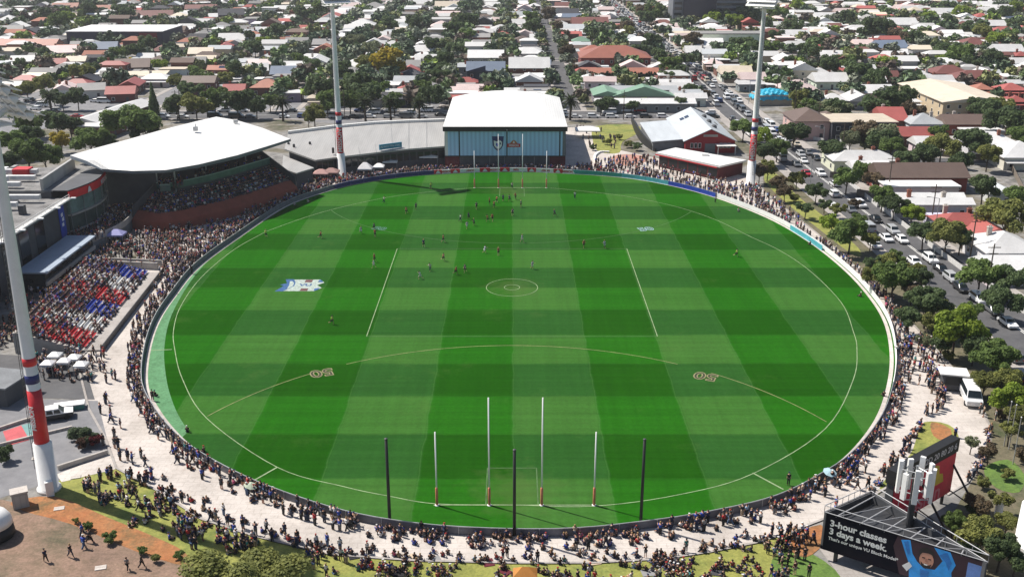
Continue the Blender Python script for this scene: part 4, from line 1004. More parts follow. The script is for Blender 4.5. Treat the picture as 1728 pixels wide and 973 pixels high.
for px, py in ((128, 805), (100, 858), (62, 773), (170, 958)):
    p = at(px, py); mb = MB(); mb.obox((0, 0, .06), .6, .4, .06, .3); tag(mb.build('access_cover', m_conc, loc=tuple(p)), {128: 'pale access cover on the tower footpath', 100: 'pale access cover on grass beside the near tower foot', 62: 'square access cover in the old asphalt', 170: 'pale stone slab on the bare bank'}[px], 'access cover')

e = empty('store_shed', tuple(at(-4, 668)), R(-12), 'dark flat roofed store shed at the photo edge above the red mat', 'shed')
mb = MB(); mb.box(-4, 4, -3, 3, 0, 2.9); mb.build('wall', m_dgrey, e); mb = MB(); mb.box(-4.3, 4.3, -3.3, 3.3, 2.9, 3.15); mb.build('roof', m_mgrey, e); mb = MB(); mb.box(-1.2, 1.2, -3.06, -3, 0, 2.3); mb.build('door', m_steel, e)
for i, (px, py, c) in enumerate(((96, 618, m_white), (112, 628, m_wred), (128, 622, m_white), (84, 632, m_wred), (140, 634, m_white))):
    marquee(px, py, 1.9, 1.9, 2.1, c, ['white parasol nearest the upper red band of the near tower', 'pinkish parasol between two white ones below the coloured seats', 'white parasol closest to the end of the coloured seats', 'pinkish parasol beside the navy band of the near tower', 'white parasol at the corner of the concourse'][i], 'parasol', 'parasol', .5, 0, 'parasols below the coloured seats')
# ---------------- scoreboard, billboard, antennas, food stalls (right)
p1, p2 = at(1512, 795, 9), at(1618, 738, 9); d_ = (p2-p1); d_.z = 0; Ls = d_.length; ang = math.atan2(d_.y, d_.x)
sb = empty('scoreboard', (p1.x, p1.y, 0), ang, 'scoreboard backed with a red sponsor panel under a black lettered strip', 'scoreboard')
mb = MB(); mb.box(0, Ls, 0, .9, 1.6, 7.2); mb.build('cabinet', m_dgrey, sb)
mb = MB(); mb.box(.1, Ls-.05, -.06, -.003, 1.65, 7.0); mb.build('red_panel', M('crimson_vinyl', (.66, .022, .06), .5, .15, .5), sb)
mb = MB(); mb.box(-.2, Ls+.1, -.15, 1.0, 7.2, 9.0); mb.build('top_strip', m_black, sb)
o = link('strip_lettering', textmesh('strip_lettering', 'M 1 9  0U 2D 20 80 20 6', 1.15, m_wred, .01), sb); orient(o, (Ls*.52, -.17, 8.1), (1, 0, 0), (0, 0, 1))
def sbf(poly, y, name, mat):
    mb = MB(); mb.prism(poly, 0, .02); o = mb.build(name, mat, sb); orient(o, (0, y, 0), (1, 0, 0), (0, 0, 1))
sbf([(Ls*.52, 3.9), (Ls*.83, 3.9), (Ls*.80, 5.1), (Ls*.74, 5.3), (Ls*.72, 6.5), (Ls*.66, 6.8), (Ls*.60, 6.4), (Ls*.59, 5.2), (Ls*.53, 5.0)], -.06, 'yellow_sun_mark', M('mustard_vinyl', (.62, .44, .04), .6, .15, 1))
o = link('panel_lettering', textmesh('panel_lettering', 'mission', 2.9, M('pink_vinyl', (.68, .22, .24), .6, .1, 1), .01, bold=.05), sb); orient(o, (Ls*.47, -.09, 2.75), (1, 0, 0), (0, 0, 1))
for x in (.8, Ls*.5, Ls-.8):
    mb = MB(); mb.tube((x, .45, 0), (x, .45, 1.6), .2); mb.build('leg', m_black, sb)
for x in (Ls-.3, Ls*.45):
    mb = MB(); mb.tube((x, 0, 5.5), (x+.3, -4.2, 0), .14); mb.tube((x, .1, 2), (x+.25, -3.2, 1.0), .08); mb.build('brace', m_black, sb)

A, B, C_ = at(1391, 864, 6.0), at(1667, 949, 6.0), at(1470, 829, 6.0)
bb = empty('billboard', (A.x, A.y, 0), 0, 'three sided billboard with a dark advertisement and an open steel truss top', 'billboard')
T0 = Vector((A.x, A.y, 0))
def bface(a, b, z0, z1, mat, name, th=.25):
    a = a-T0; b = b-T0; a.z = b.z = 0; d = (b-a); L_ = d.length; d.normalize(); n_ = Vector((d.y, -d.x, 0))
    mb = MB(); mb.prism([tuple(a[:2]), tuple(b[:2]), tuple((b-n_*th)[:2]), tuple((a-n_*th)[:2])], z0, z1); mb.build(name, mat, bb); return a, d, n_, L_
m_pt = M('truss_grey', (.38, .38, .39), .5, .15, 2)
m_bill, nt, b_ = newmat('billboard_print')
tcx = N(nt, 'ShaderNodeTexCoord').outputs['Object']; b_.inputs['Roughness'].default_value = .9; b_.inputs['Specular IOR Level'].default_value = .05
nt.links.new(ramp(nt, noise(nt, tcx, .35, 2), [(.35, (.007, .008, .014)), (.7, (.014, .012, .018))]), b_.inputs['Base Color'])
a, d, n_, L_ = bface(A, B, 1.4, 6.0, m_bill, 'front_panel')
bface(C_, A, 1.9, 6.0, m_dgrey, 'left_panel'); bface(B, C_, 1.9, 6.0, m_dgrey, 'rear_panel')
def bsign(poly, lift, name, mat):
    mb = MB(); mb.prism(poly, 0, .012); o = mb.build(name, mat, bb); orient(o, a+n_*lift, d, (0, 0, 1)); return o
for txt, x, z, sz, bo in (('3-hour classes', .75, 4.95, 1.06, .035), ('3 days a week.', .75, 3.95, 1.06, .035), ("That's our unique VU Block Model*", .75, 3.05, .52, .012)):
    o = link('lettering', textmesh('lettering', txt, sz, m_white, .006, 'LEFT', bo), bb); orient(o, a+n_*.02+d*x+Vector((0, 0, z)), d, (0, 0, 1))
m_sky = M('sky_blue_print', (.03, .36, .88), .5, .2, 1); m_skin_p = M('skin_print', (.62, .30, .20), .5, .1, 2); m_hair_p = M('dark_hair_print', (.012, .009, .009), .5, .1, 2)
m_mar = M('maroon_print', (.035, .010, .022), .5, .2, 1)
bsign([(8.6, 1.45), (L_-.05, 1.45), (L_-.05, 5.95), (7.9, 5.95), (7.6, 4.6)], .008, 'print_ground', m_mar)
bsign([(8.3, 5.6), (9.2, 5.9), (9.6, 4.4), (10.2, 3.6), (10.9, 3.1), (12.0, 3.3), (12.6, 4.6), (11.6, 5.9), (13.2, 5.9), (13.9, 4.6), (13.6, 3.6), (14.0, 1.45), (9.6, 1.45), (9.4, 3.1), (8.9, 4.2)], .022, 'printed_shirt', m_sky)
bsign([(10.75+.72*math.cos(t*math.pi/8)+.3, 4.15+.98*math.sin(t*math.pi/8)) for t in range(16)], .036, 'printed_face', m_skin_p)
bsign([(10.2, 4.4), (10.3, 5.3), (10.9, 5.65), (11.6, 5.4), (11.85, 4.6), (11.7, 4.9), (11.2, 5.0), (10.6, 4.9)], .05, 'printed_hair', m_hair_p)
bsign([(10.5, 3.85), (10.75, 3.6), (11.05, 3.72), (11.35, 3.6), (11.6, 3.85), (11.5, 3.35), (11.05, 3.1), (10.6, 3.35)], .05, 'printed_beard', m_hair_p)
bsign([(10.6, 4.4), (10.9, 4.4), (10.9, 4.28), (10.6, 4.28)], .052, 'printed_eye', m_hair_p); bsign([(11.2, 4.4), (11.5, 4.4), (11.5, 4.28), (11.2, 4.28)], .052, 'printed_eye', m_hair_p)
bsign([(10.85, 3.66), (11.25, 3.66), (11.2, 3.52), (10.9, 3.52)], .064, 'printed_smile', m_white)
bsign([(8.75, 2.6), (9.4, 3.3), (9.75, 2.9), (9.3, 2.1)], .036, 'printed_cuff', m_white); bsign([(12.0, 2.2), (12.7, 2.7), (13.1, 2.1), (12.6, 1.45)], .036, 'printed_cuff', m_navy)
bsign([(10.55, 2.9), (11.5, 2.9), (11.25, 1.45), (10.8, 1.45)], .036, 'printed_shirt_front', M('deep_blue_print', (.02, .20, .58), .5, .2, 1)); bsign([(11.0, 4.35), (11.12, 4.35), (11.2, 3.95), (10.92, 3.95)], .052, 'printed_nose', M('deep_skin_print', (.45, .20, .13), .5, .1, 2))
bsign([(8.6, 5.5), (9.0, 5.75), (9.35, 4.4), (9.15, 4.1)], .036, 'printed_sleeve', M('deep_blue_print', (.02, .20, .58), .5, .2, 1)); bsign([(12.2, 5.2), (12.9, 5.8), (13.5, 4.7), (13.3, 3.7), (12.9, 4.6)], .036, 'printed_sleeve', M('deep_blue_print', (.02, .20, .58), .5, .2, 1))
bsign([(15.0, 2.2), (16.4, 2.2), (16.4, 5.4), (15.0, 5.4)], .022, 'printed_screen', M('slate_blue_print', (.16, .28, .62), .5, .2, 1))
mb = MB(); tr = [A-T0, B-T0, C_-T0]
for i in range(3):
    p, q = tr[i], tr[(i+1) % 3]
    for z in (6.1, 6.9): mb.tube((p.x, p.y, z), (q.x, q.y, z), .055, n=6)
    for k in range(9):
        u = p.lerp(q, k/8); mb.tube((u.x, u.y, 6.0), (u.x, u.y, 6.95), .035, n=5)
mid = (tr[0]+tr[1]+tr[2])/3
for k in range(6):
    p = tr[0].lerp(tr[1], (k+.5)/6.5); q = tr[2].lerp(tr[1], (k+.3)/6.5); mb.tube((p.x, p.y, 5.9), (q.x, q.y, 5.9), .07, n=6)
    q2 = tr[2].lerp(tr[1], (k+1.3)/6.5); mb.tube((p.x, p.y, 5.9), (q2.x, q2.y, 5.9), .04, n=5)
mb.build('truss', m_pt, bb)
mb = MB(); q = tr[0]; w1 = tr[0].lerp(mid, .12); mb.prism([tuple(tr[0].lerp(mid, .2)[:2]), tuple(tr[1].lerp(mid, .2)[:2]), tuple(tr[2].lerp(mid, .2)[:2])], 5.0, 5.15); mb.build('catwalk', m_dark, bb)
for p in tr:
    u = p.lerp(mid, .25); mb = MB(); mb.tube((u.x, u.y, 0), (u.x, u.y, 5.0), .25); mb.build('leg', m_dark, bb)

an = empty('phone_mast', (43.3, 96.6, 0), 0, 'dark pole carrying a cluster of white antenna panels between scoreboard and billboard', 'mast')
mb = MB(); mb.tube((0, 0, 0), (0, 0, 11.5), .38, .32, 12); mb.build('pole', m_dark, an)
mb = MB()
for k in range(3):
    t = 2*math.pi*k/3+.5
    for z in (9.6, 12.2): mb.tube((0, 0, z-.5), (1.75*math.cos(t), 1.75*math.sin(t), z-.5), .07, n=6); mb.tube((1.6*math.cos(t-.8), 1.6*math.sin(t-.8), z-.5), (1.6*math.cos(t+.8), 1.6*math.sin(t+.8), z-.5), .06, n=6)
mb.tube((0, 0, 11), (0, 0, 12.6), .15); mb.build('bracket', m_steel, an)
for k in range(9):
    t = 2*math.pi*k/9+.2; c0 = Vector((1.75*math.cos(t), 1.75*math.sin(t), 0)); mb = MB(); mb.obox((c0.x, c0.y, 10.9+.35*math.sin(k*2.1)), .17, .27, 1.75+.3*math.sin(k*3.3), t); mb.build('antenna_panel', m_white, an)
e = empty('water_pillar', tuple(at(1684, 868)), .3, 'small white cylinder topped cabinet among bushes beside the billboard', 'cabinet'); mb = MB(); mb.lathe((0, 0, 0), [(.45, 0), (.45, 1.5), (.6, 1.55), (.6, 1.9), (.3, 2.1)], 14); mb.build('body', m_white, e)
# pale flag poles in the garden bank
for (px, py), h, w in (((1694, 752), 6.6, 'nearest the food van'), ((1702, 758), 6.6, 'middle'), ((1709, 783), 6.8, 'closest to the grass plot')):
    e = empty('flag_pole', tuple(at(px, py)), 0, f'thin pale pole in the garden bank, {w} of three', 'pole', 'pale poles in the garden bank')
    mb = MB(); mb.tube((0, 0, 0), (0, 0, h), .07, .05, 6); mb.build('pole', m_roofg, e); mb = MB(); mb.lathe((0, 0, h), [(.05, 0), (.1, .08), (.03, .2)], 6); mb.build('finial', m_white, e)
# food kiosk
fk = empty('food_kiosk', tuple(at(1606, 655)), R(-12), 'grey food kiosk with white awning and dark serving side', 'kiosk')
mb = MB(); mb.box(-1.6, 1.6, -1.2, 1.2, .3, 2.7); mb.build('body', m_dgrey, fk); mb = MB(); mb.box(-2.2, 2.0, -1.5, 1.5, 2.7, 2.9); mb.build('awning', m_white, fk); mb = MB(); mb.box(-1.3, 1.0, -1.25, -1.2, 1.1, 2.3); mb.build('serving_hatch', m_black, fk)
for x in (-1.1, 1.1):
    mb = MB(); mb.tube((x, -1.1, .3), (x, -.8, .3), .3, n=12); mb.build('wheel', m_black, fk)
# ================================================================== LABELS BY LANDMARK
LM = {'the dark office tower': (1182, 14), 'the pale office block': (1228, 54), 'the purple building': (1668, 172), 'the cream warehouse': (1605, 155),
      'the turquoise tarpaulin': (1300, 163), 'the right light tower': (1280, 120), 'the middle light tower': (571, 100), 'the yellow tree': (655, 108),
      'the navy house': (820, 110), 'the red complex': (1040, 95), 'the green school': (1085, 150), 'the white barrel roof': (850, 185),
      'the dark warehouse': (210, 52), 'the terracotta row': (50, 68), 'the grandstand roof': (330, 225), 'the diagonal white roof': (190, 192),
      'the brown twin roof': (1635, 122), 'the long brown roof': (1550, 285), 'the bright red roof': (1630, 365), 'the red drill hall': (1190, 230),
      'the food kiosk': (1606, 640), 'the scoreboard': (1565, 790), 'the road bend': (1560, 450), 'the top edge': (830, 4), 'the right edge': (1715, 90)}
ORD = 'first second third fourth fifth sixth seventh eighth ninth tenth eleventh twelfth thirteenth fourteenth fifteenth sixteenth seventeenth eighteenth nineteenth twentieth'.split()
ORD += ['twenty '+w for w in 'first second third fourth fifth sixth seventh eighth ninth'.split()]+['thirtieth']+['thirty '+w for w in 'first second third fourth fifth sixth seventh eighth ninth'.split()]+['fortieth']+['forty '+w for w in 'first second third fourth fifth sixth seventh eighth ninth'.split()]+['fiftieth']+['fifty '+w for w in 'first second third fourth fifth sixth seventh eighth ninth'.split()]+['sixtieth']
def label_all(items, lms, many='from'):
    """items: (object, phrase, px, py). Names each by its look, and among look-alikes by how close it stands to the nearest landmark."""
    by = {}
    for o, ph, px, py in items:
        lm = min(lms, key=lambda k: (lms[k][0]-px)**2+(1.4*(lms[k][1]-py))**2)
        by.setdefault((ph, lm), []).append(((lms[lm][0]-px)**2+(lms[lm][1]-py)**2, o))
    for (ph, lm), L in by.items():
        L.sort(key=lambda t: t[0])
        for i, (d, o) in enumerate(L):
            o['label'] = f'{ph} near {lm}' if len(L) == 1 else f'{ph}, {ORD[min(i, len(ORD)-1)]} {many} {lm}'

# ================================================================== HOUSES
RC = {'W': ((.70, .69, .675), 'white'), 'C': ((.66, .57, .45), 'cream'), 'P': ((.70, .56, .53), 'pale pink'), 'G': ((.29, .28, .27), 'grey'), 'B': ((.15, .105, .085), 'brown'),
      'M': ((.19, .075, .062), 'maroon brown'), 'R': ((.40, .11, .095), 'red'), 'T': ((.40, .165, .11), 'terracotta'), 'D': ((.05, .05, .058), 'charcoal'), 'N': ((.20, .33, .23), 'green'),
      'S': ((.17, .21, .28), 'slate blue'), 'L': ((.50, .52, .53), 'silver grey'), 'O': ((.38, .14, .095), 'orange red')}
WC = {'w': ((.68, .66, .62), 'white walls'), 'b': ((.17, .075, .055), 'brick walls'), 'c': ((.55, .46, .34), 'cream walls'), 'd': ((.055, .058, .07), 'dark walls'), 'r': ((.24, .06, .05), 'red walls'), 'g': ((.26, .26, .26), 'grey walls'), 'n': ((.04, .055, .10), 'navy walls')}
FW = {'hip': 'hipped', 'gx': 'gabled', 'gy': 'front gabled', 'flat': 'flat', 'L': 'stepped hipped', 'dg': 'double gabled'}
mo_roof = MO('roof_sheet', .5, .22, .25, stripes=(2.2, 'X')); mo_wall = MO('house_wall', .85, .2, .4); mo_flat = MO('flat_roof_membrane', .7, .25, .2)
OCC = []      # taken plots
def roof_geo(mb, form, w, d, h, ov=.5, pitch=.46):
    """closed roof solids on top of walls of height h, footprint centred on the origin"""
    X, Y = w/2+ov, d/2+ov; z = h-.02; e = h-.2
    def solid(vs, fs): mb.idx(vs, fs)
    if form == 'flat':
        mb.box(-X, X, -Y, Y, z, z+.35); return .35
    if form in ('hip', 'L'):
        r = min(X, Y)*pitch*1.0
        if form == 'L': Y0 = -Y+ d*.0; Yb = Y-d*.35
        else: Y0, Yb = -Y, Y
        cy = (Y0+Yb)/2; hy = (Yb-Y0)/2; r = min(X, hy)*pitch
        if X > hy: ra, rb = (-X+hy, cy), (X-hy, cy)
        else: ra, rb = (0, Y0+X), (0, Yb-X)
        vs = [(-X, Y0, z), (X, Y0, z), (X, Yb, z), (-X, Yb, z), (*ra, z+r), (*rb, z+r), (-X, Y0, e), (X, Y0, e), (X, Yb, e), (-X, Yb, e)]
        if X > hy: fs = [(0, 1, 5, 4), (1, 2, 5), (2, 3, 4, 5), (3, 0, 4)]
        else: fs = [(0, 1, 4), (1, 2, 5, 4), (2, 3, 5), (3, 0, 4, 5)]
        fs += [(0, 6, 7, 1), (1, 7, 8, 2), (2, 8, 9, 3), (3, 9, 6, 0), (9, 8, 7, 6)]
        solid(vs, fs)
        if form == 'L': mb.prism([(-X*.9, Yb-.3), (X*.8, Yb-.3), (X*.8, Y), (-X*.9, Y)], [z-.5, z-.5, z-1.0, z-1.0], [z-.12, z-.12, z-.7, z-.7])
        return r
    n = 2 if form == 'dg' else 1
    for k in range(n):
        if form == 'gy':
            x0, x1 = -X, X; r = X*pitch
            vs = [(x0, -Y, z), (x1, -Y, z), (x1, Y, z), (x0, Y, z), (0, -Y, z+r), (0, Y, z+r), (x0, -Y, e), (x1, -Y, e), (x1, Y, e), (x0, Y, e)]
            fs = [(0, 1, 4), (1, 2, 5, 4), (2, 3, 5), (3, 0, 4, 5)]
        else:
            y0, y1 = -Y+k*(2*Y/n), -Y+(k+1)*(2*Y/n); r = (y1-y0)/2*pitch; c = (y0+y1)/2
            vs = [(-X, y0, z), (X, y0, z), (X, y1, z), (-X, y1, z), (-X, c, z+r), (X, c, z+r), (-X, y0, e), (X, y0, e), (X, y1, e), (-X, y1, e)]
            fs = [(0, 1, 5, 4), (1, 2, 5), (2, 3, 4, 5), (3, 0, 4)]
        fs += [(0, 6, 7, 1), (1, 7, 8, 2), (2, 8, 9, 3), (3, 9, 6, 0), (9, 8, 7, 6)]
        solid(vs, fs)
    return r
win_m = MB(); win_m.box(-.6, .6, -.06, .02, -.7, .7); WIN = win_m.mesh('window', m_white)
pan_m = MB(); pan_m.box(-.5, .5, -.08, -.061, -.6, .6); PANE = pan_m.mesh('pane', m_glass)
door_m = MB(); door_m.box(-.5, .5, -.06, .02, 0, 2.1); DOOR = door_m.mesh('door', m_dgrey)
ch_m = MB(); ch_m.box(-.45, .45, -.35, .35, -1.4, 1.1); ch_m.box(-.55, .55, -.45, .45, 1.1, 1.3); ch_m.tube((-.2, 0, 1.3), (-.2, 0, 1.65), .13, n=6); ch_m.tube((.2, 0, 1.3), (.2, 0, 1.65), .13, n=6); CHIM = ch_m.mesh('chimney', mo_wall)
sp_m = MB(); sp_m.box(-1.6, 1.6, -1.0, 1.0, 0, .06); SOLAR = sp_m.mesh('solar_panel', M('solar_blue', (.02, .03, .07), .2, .1, 1))
HOUSES = []
def house(x, y, w, d, h, form, rc, wc, rz=0.0, phrase=None, label=None, name='house', detail=1, chim=1, solar=0, veranda=None, cat='house', pitch=.46):
    r_ = random.Random(int(x*13+y*7))
    e = empty(name, (x, y, 0), rz, None, cat, 'houses of the suburb')
    v = .84+.32*r_.random()
    rcol = tuple(min(.85, c*v) for c in RC[rc][0]); wcol = tuple(min(.8, c*(.85+.3*r_.random())) for c in WC[wc][0])
    mb = MB(); ins = .15; mb.box(-w/2+ins, w/2-ins, -d/2+ins, d/2-ins, 0, h-.205)
    if form == 'gy':
        zz = h-.02; mb.idx([(-w/2+.2, -d/2+.2, h-.205), (w/2-.2, -d/2+.2, h-.205), (0, -d/2+.2, h-.2+w/2*pitch*.96)], [(0, 1, 2)])
    wl_ = mb.build('wall', mo_wall, e, color=wcol)
    mb = MB(); rise = roof_geo(mb, form, w, d, h, .5 if form != 'flat' else .25, pitch)
    ro = mb.build('roof', mo_flat if form == 'flat' else mo_roof, e, color=rcol)
    if chim and form != 'flat':
        for k in range(chim):
            link('chimney', CHIM, ro, ((-.28+.5*k)*w*.8, (.1-.25*k)*d, h+rise*.75), 0, (.25, .09, .06) if r_.random() < .6 else (.5, .45, .4))
    if solar:
        o = link('solar_panel', SOLAR, ro, (w*.12, -d*.22, h+rise*.42+.25)); o.rotation_euler = (math.atan(pitch) if form in ('gx', 'hip', 'L', 'dg') else 0, 0, 0)
    if detail:
        nW = max(1, int(w/4)); st_ = [1.5] if h < 4.6 else [1.5, 4.3]
        for z in st_:
            for k in range(nW):
                xx = -w/2+(k+.5)*w/nW
                if z == 1.5 and k == nW//2 and nW > 1: link('door', DOOR, e, (xx, -d/2+.15, .05), 0); continue
                o = link('window', WIN, e, (xx, -d/2+.15, z)); link('pane', PANE, o)
            sd = -1 if x > 0 else 1
            for k in range(max(1, int(d/6))):
                o = link('window', WIN, e, (sd*(w/2-.15), -d/2+(k+.5)*d/max(1, int(d/6)), z), sd*R(90)); link('pane', PANE, o)
        if veranda if veranda is not None else (form in ('hip', 'L') and r_.random() < .6 and h < 4.6):
            mb = MB(); mb.prism([(-w/2+.1, -d/2-1.9), (w/2-.1, -d/2-1.9), (w/2-.1, -d/2+.1), (-w/2+.1, -d/2+.1)], [2.35, 2.35, 2.7, 2.7], [2.45, 2.45, 2.8, 2.8])
            for xx in (-w/2+.3, 0, w/2-.3): mb.tube((xx, -d/2-1.7, 0), (xx, -d/2-1.7, 2.4), .07, n=5)
            mb.build('veranda', mo_roof, e, color=tuple(c*.9 for c in rcol))
    OCC.append((x-w/2-.8, x+w/2+.8, y-d/2-.8, y+d/2+.8))
    p = proj(x, y, h); ph = phrase or f'{RC[rc][1]} {FW[form]} roofed {"two storey " if h > 5.2 else ""}house{"" if h > 5.2 else " with "+WC[wc][1]}'
    if label: tag(e, label)
    else: HOUSES.append((e, ph, p[0], p[1]))
    return e, ro
def free(x0, x1, y0, y1):
    return not any(a < x1 and b > x0 and c < y1 and d > y0 for a, b, c, d in OCC)
def hp(px, py, wpx, dm, rc, form='hip', wc=None, h=3.6, label=None, **k):
    z = h+.8; p = at(px, py, z); s = sc_at(px, py, z)
    return house(p.x, p.y, wpx/s, dm, h, form, rc, wc or rnd.choice('wwbcg'), label=label, detail=k.pop('detail', 1 if p.y < 560 else 0), **k)

# landmark buildings
hp(1615, 362, 80, 11, 'R', 'L', 'w', label='house with bright red roof and two tall chimneys by the main road', chim=2)
hp(1668, 385, 60, 8, 'R', 'gy', 'w', 3.0, label='lower red roofed rear wing beside the bright red roof', chim=0)
hp(1548, 286, 146, 11, 'B', 'gx', 'r', 4.2, label='long brown tiled house with red brick end by the main road', chim=1)
hp(1552, 306, 122, 6, 'W', 'flat', 'w', 3.4, label='flat white roofed wing in front of the long brown roof')
hp(1565, 331, 130, 9, 'W', 'dg', 'w', 3.6, label='broad white roofed house with red chimneys beside the main road', chim=2)
hp(1450, 258, 105, 13, 'W', 'L', 'w', 3.6, label='white roofed house with three chimneys partly behind bare branches', chim=2)
hp(1466, 275, 60, 6, 'W', 'gx', 'w', 3.4, label='low white front wing left of the long brown roof')
hp(1448, 196, 108, 15, 'C', 'flat', 'd', 6.2, label='large flat cream roofed block with dark brown walls', chim=0)
hp(1362, 193, 60, 16, 'B', 'hip', 'c', 6.2, label='two storey cream house with brown hipped roof beside the main road', chim=0)
hp(1395, 196, 48, 12, 'B', 'hip', 'g', 4.6, label='brown roofed rear wing between cream house and flat block', chim=0)
hp(1500, 193, 40, 14, 'R', 'gx', 'b', 3.6, label='red roofed house peeping past the flat cream block')
hp(1557, 200, 56, 11, 'L', 'hip', 'w', 3.6, label='silver grey hipped cottage with two pale chimneys', chim=2, veranda=True)
hp(1628, 201, 78, 10, 'B', 'gx', 'r', 3.9, label='long brown roof with red gable end beyond the silver cottage')
hp(1658, 216, 66, 7, 'W', 'flat', 'w', 3.0, label='narrow flat white shed roof below the brown gable', chim=0)
hp(1540, 221, 52, 9, 'R', 'gx', 'b', 3.4, label='red metal roofed house below the silver cottage', chim=0)
hp(1560, 236, 36, 8, 'W', 'gx', 'w', 3.2, label='small white gable below the red metal roof', chim=0)
hp(1665, 232, 84, 11, 'W', 'hip', 'w', 3.6, label='white hipped roof with dark chimneys below the narrow shed', chim=2)
hp(1718, 252, 80, 14, 'W', 'hip', 'w', 3.8, label='large white hipped roof at the photo edge above the big bush', chim=0)
hp(1690, 318, 40, 7, 'L', 'gy', 'w', 3.0, label='small curved silver roof among bushes near the photo edge', chim=0)
hp(1692, 405, 90, 12, 'W', 'hip', 'w', 3.6, label='white roofed house at the photo edge below the red roof', chim=1)
hp(1690, 440, 70, 8, 'W', 'gx', 'w', 3.2, label='low white wing below the white roofed house at the edge', chim=0)
hp(1608, 152, 110, 45, 'C', 'gy', 'c', 6.0, label='long cream warehouse with ribbed low gabled roof', name='warehouse', cat='warehouse', chim=0, pitch=.14)
e_, _ = hp(1668, 174, 76, 9, 'D', 'flat', 'b', 4.4, label='purple and maroon flat roofed building beside the cream warehouse', name='shop', cat='shop', chim=0)
mb = MB(); mb.box(-5, 6, -4.75, -4.4, 2.4, 5.2); mb.build('purple_facade', M('purple_paint', (.17, .045, .30), .6, .15, .6), e_)
hp(1600, 118, 60, 12, 'M', 'hip', 'b', 4.2, label='left arm of the brown L shaped roof', chim=0); hp(1648, 126, 80, 11, 'M', 'hip', 'b', 4.2, label='right arm of the brown L shaped roof', chim=0)
hp(1705, 146, 42, 9, 'R', 'hip', 'b', 3.4, label='red roof at the photo edge above the purple building', chim=0)
e_, _ = hp(820, 113, 62, 13, 'S', 'gx', 'n', 6.4, label='navy two storey house with slate blue roof behind the hall', solar=1, chim=0)
mb = MB(); mb.prism([(-8, -7.2), (0, -7.2), (0, -6.4), (-8, -6.4)], [6.1]*4, [6.3, 8.6, 8.6, 6.3]); mb.build('front_gable', MO('house_wall'), e_, color=(.04, .055, .10))
hp(820, 92, 58, 12, 'W', 'gx', 'g', 6.0, label='white roofed house directly behind the navy two storey house', chim=0)
hp(893, 108, 66, 16, 'W', 'gx', 'b', 4.8, label='large white roof with several vents facing the narrow street', chim=1)
hp(893, 132, 44, 8, 'W', 'gy', 'b', 3.8, label='white front gable over brick walls below the large white roof', chim=0)
hp(888, 86, 58, 10, 'W', 'hip', 'g', 4.2, label='white hipped roof behind the large vented white roof', chim=0)
hp(798, 146, 52, 7, 'P', 'gx', 'w', 3.2, label='pale pink low roof touching the left of the white barrel roof', chim=0)
hp(1036, 90, 116, 22, 'O', 'hip', 'r', 6.2, label='big red roofed complex right of the narrow street', name='apartment_complex', cat='apartments', chim=0, pitch=.4)
hp(1000, 82, 40, 10, 'O', 'hip', 'r', 6.2, label='smaller red hipped wing at the left of the red complex', name='apartment_complex', cat='apartments', chim=0)
hp(1045, 119, 128, 8, 'T', 'gx', 'r', 3.8, label='long low terracotta roof above the dark hedge', name='apartment_complex', cat='apartments', chim=0)
hp(1066, 110, 48, 7, 'P', 'gy', 'r', 4.2, label='small pale gable between the red complex and the terracotta roof', chim=0)
for px, py, w_, d_, rc, lb in ((1085, 146, 110, 7, 'L', 'long pale upper roof of the green school'), (1022, 152, 44, 16, 'N', 'green gable end roof of the school'), (1085, 156, 100, 7, 'N', 'green middle roof of the school'), (1088, 168, 165, 8, 'W', 'long white lower roof of the school')):
    hp(px, py, w_, d_, rc, 'gx' if rc != 'N' else 'gy', 'g', 3.8 if rc != 'W' else 3.4, label=lb, name='school_block', cat='school', chim=0, pitch=.3)
hp(50, 72, 98, 11, 'O', 'gx', 'b', 4.6, label='long terracotta roofed row on the left beside the white roofs', name='row_house', cat='row houses', chim=0)
e_, _ = hp(212, 46, 158, 38, 'W', 'flat', 'd', 8.5, label='dark walled warehouse with flat white roof and red panel', name='warehouse', cat='warehouse', chim=0)
mb = MB(); mb.box(14, 24, -19.3, -18.9, 4, 8); mb.build('red_panel', MO('house_wall'), e_, color=(.2, .03, .035))
hp(225, 60, 60, 10, 'G', 'flat', 'g', 4, label='grey flat roof in front of the dark walled warehouse', name='warehouse', cat='warehouse', chim=0)
hp(152, 72, 40, 10, 'L', 'hip', 'w', 3.4, label='silver hipped roof at the left foot of the dark warehouse', chim=0)
hp(1228, 53, 116, 14, 'G', 'flat', 'w', 8.5, label='long pale office block with bands of windows', name='office_block', cat='office', chim=0)
e_ = HOUSES and None
# dark office tower at the top of the view
tp = at(1182, 44); ot = empty('office_tower', (tp.x, tp.y, 0), 0, 'tall dark office tower with grey slatted wing at the top of the photo', 'office tower')
mb = MB(); mb.box(-12, 10, 0, 26, 0, 46); mb.build('dark_tower', M('dark_tower_cladding', (.035, .03, .05), .5, .2, .2), ot)
mb = MB(); mb.box(10, 30, 1, 24, 0, 40); mb.build('slatted_wing', M('grey_tower_cladding', (.17, .18, .2), .6, .2, .2), ot)
mb = MB(); mb.box(-19, -12, 2, 24, 0, 44); mb.build('side_wing', M('grey_tower_cladding', (.17, .18, .2), .6, .2, .2), ot)
for k in range(11):
    mb = MB(); mb.box(10.4, 29.6, .9, .97, 3+k*3.4, 4.6+k*3.4); mb.build('window_band', m_glass, ot)
for k in range(11):
    mb = MB(); mb.box(-18, -13, 1.9, 1.97, 3+k*3.6, 4.8+k*3.6); mb.build('window_band', m_glass, ot)
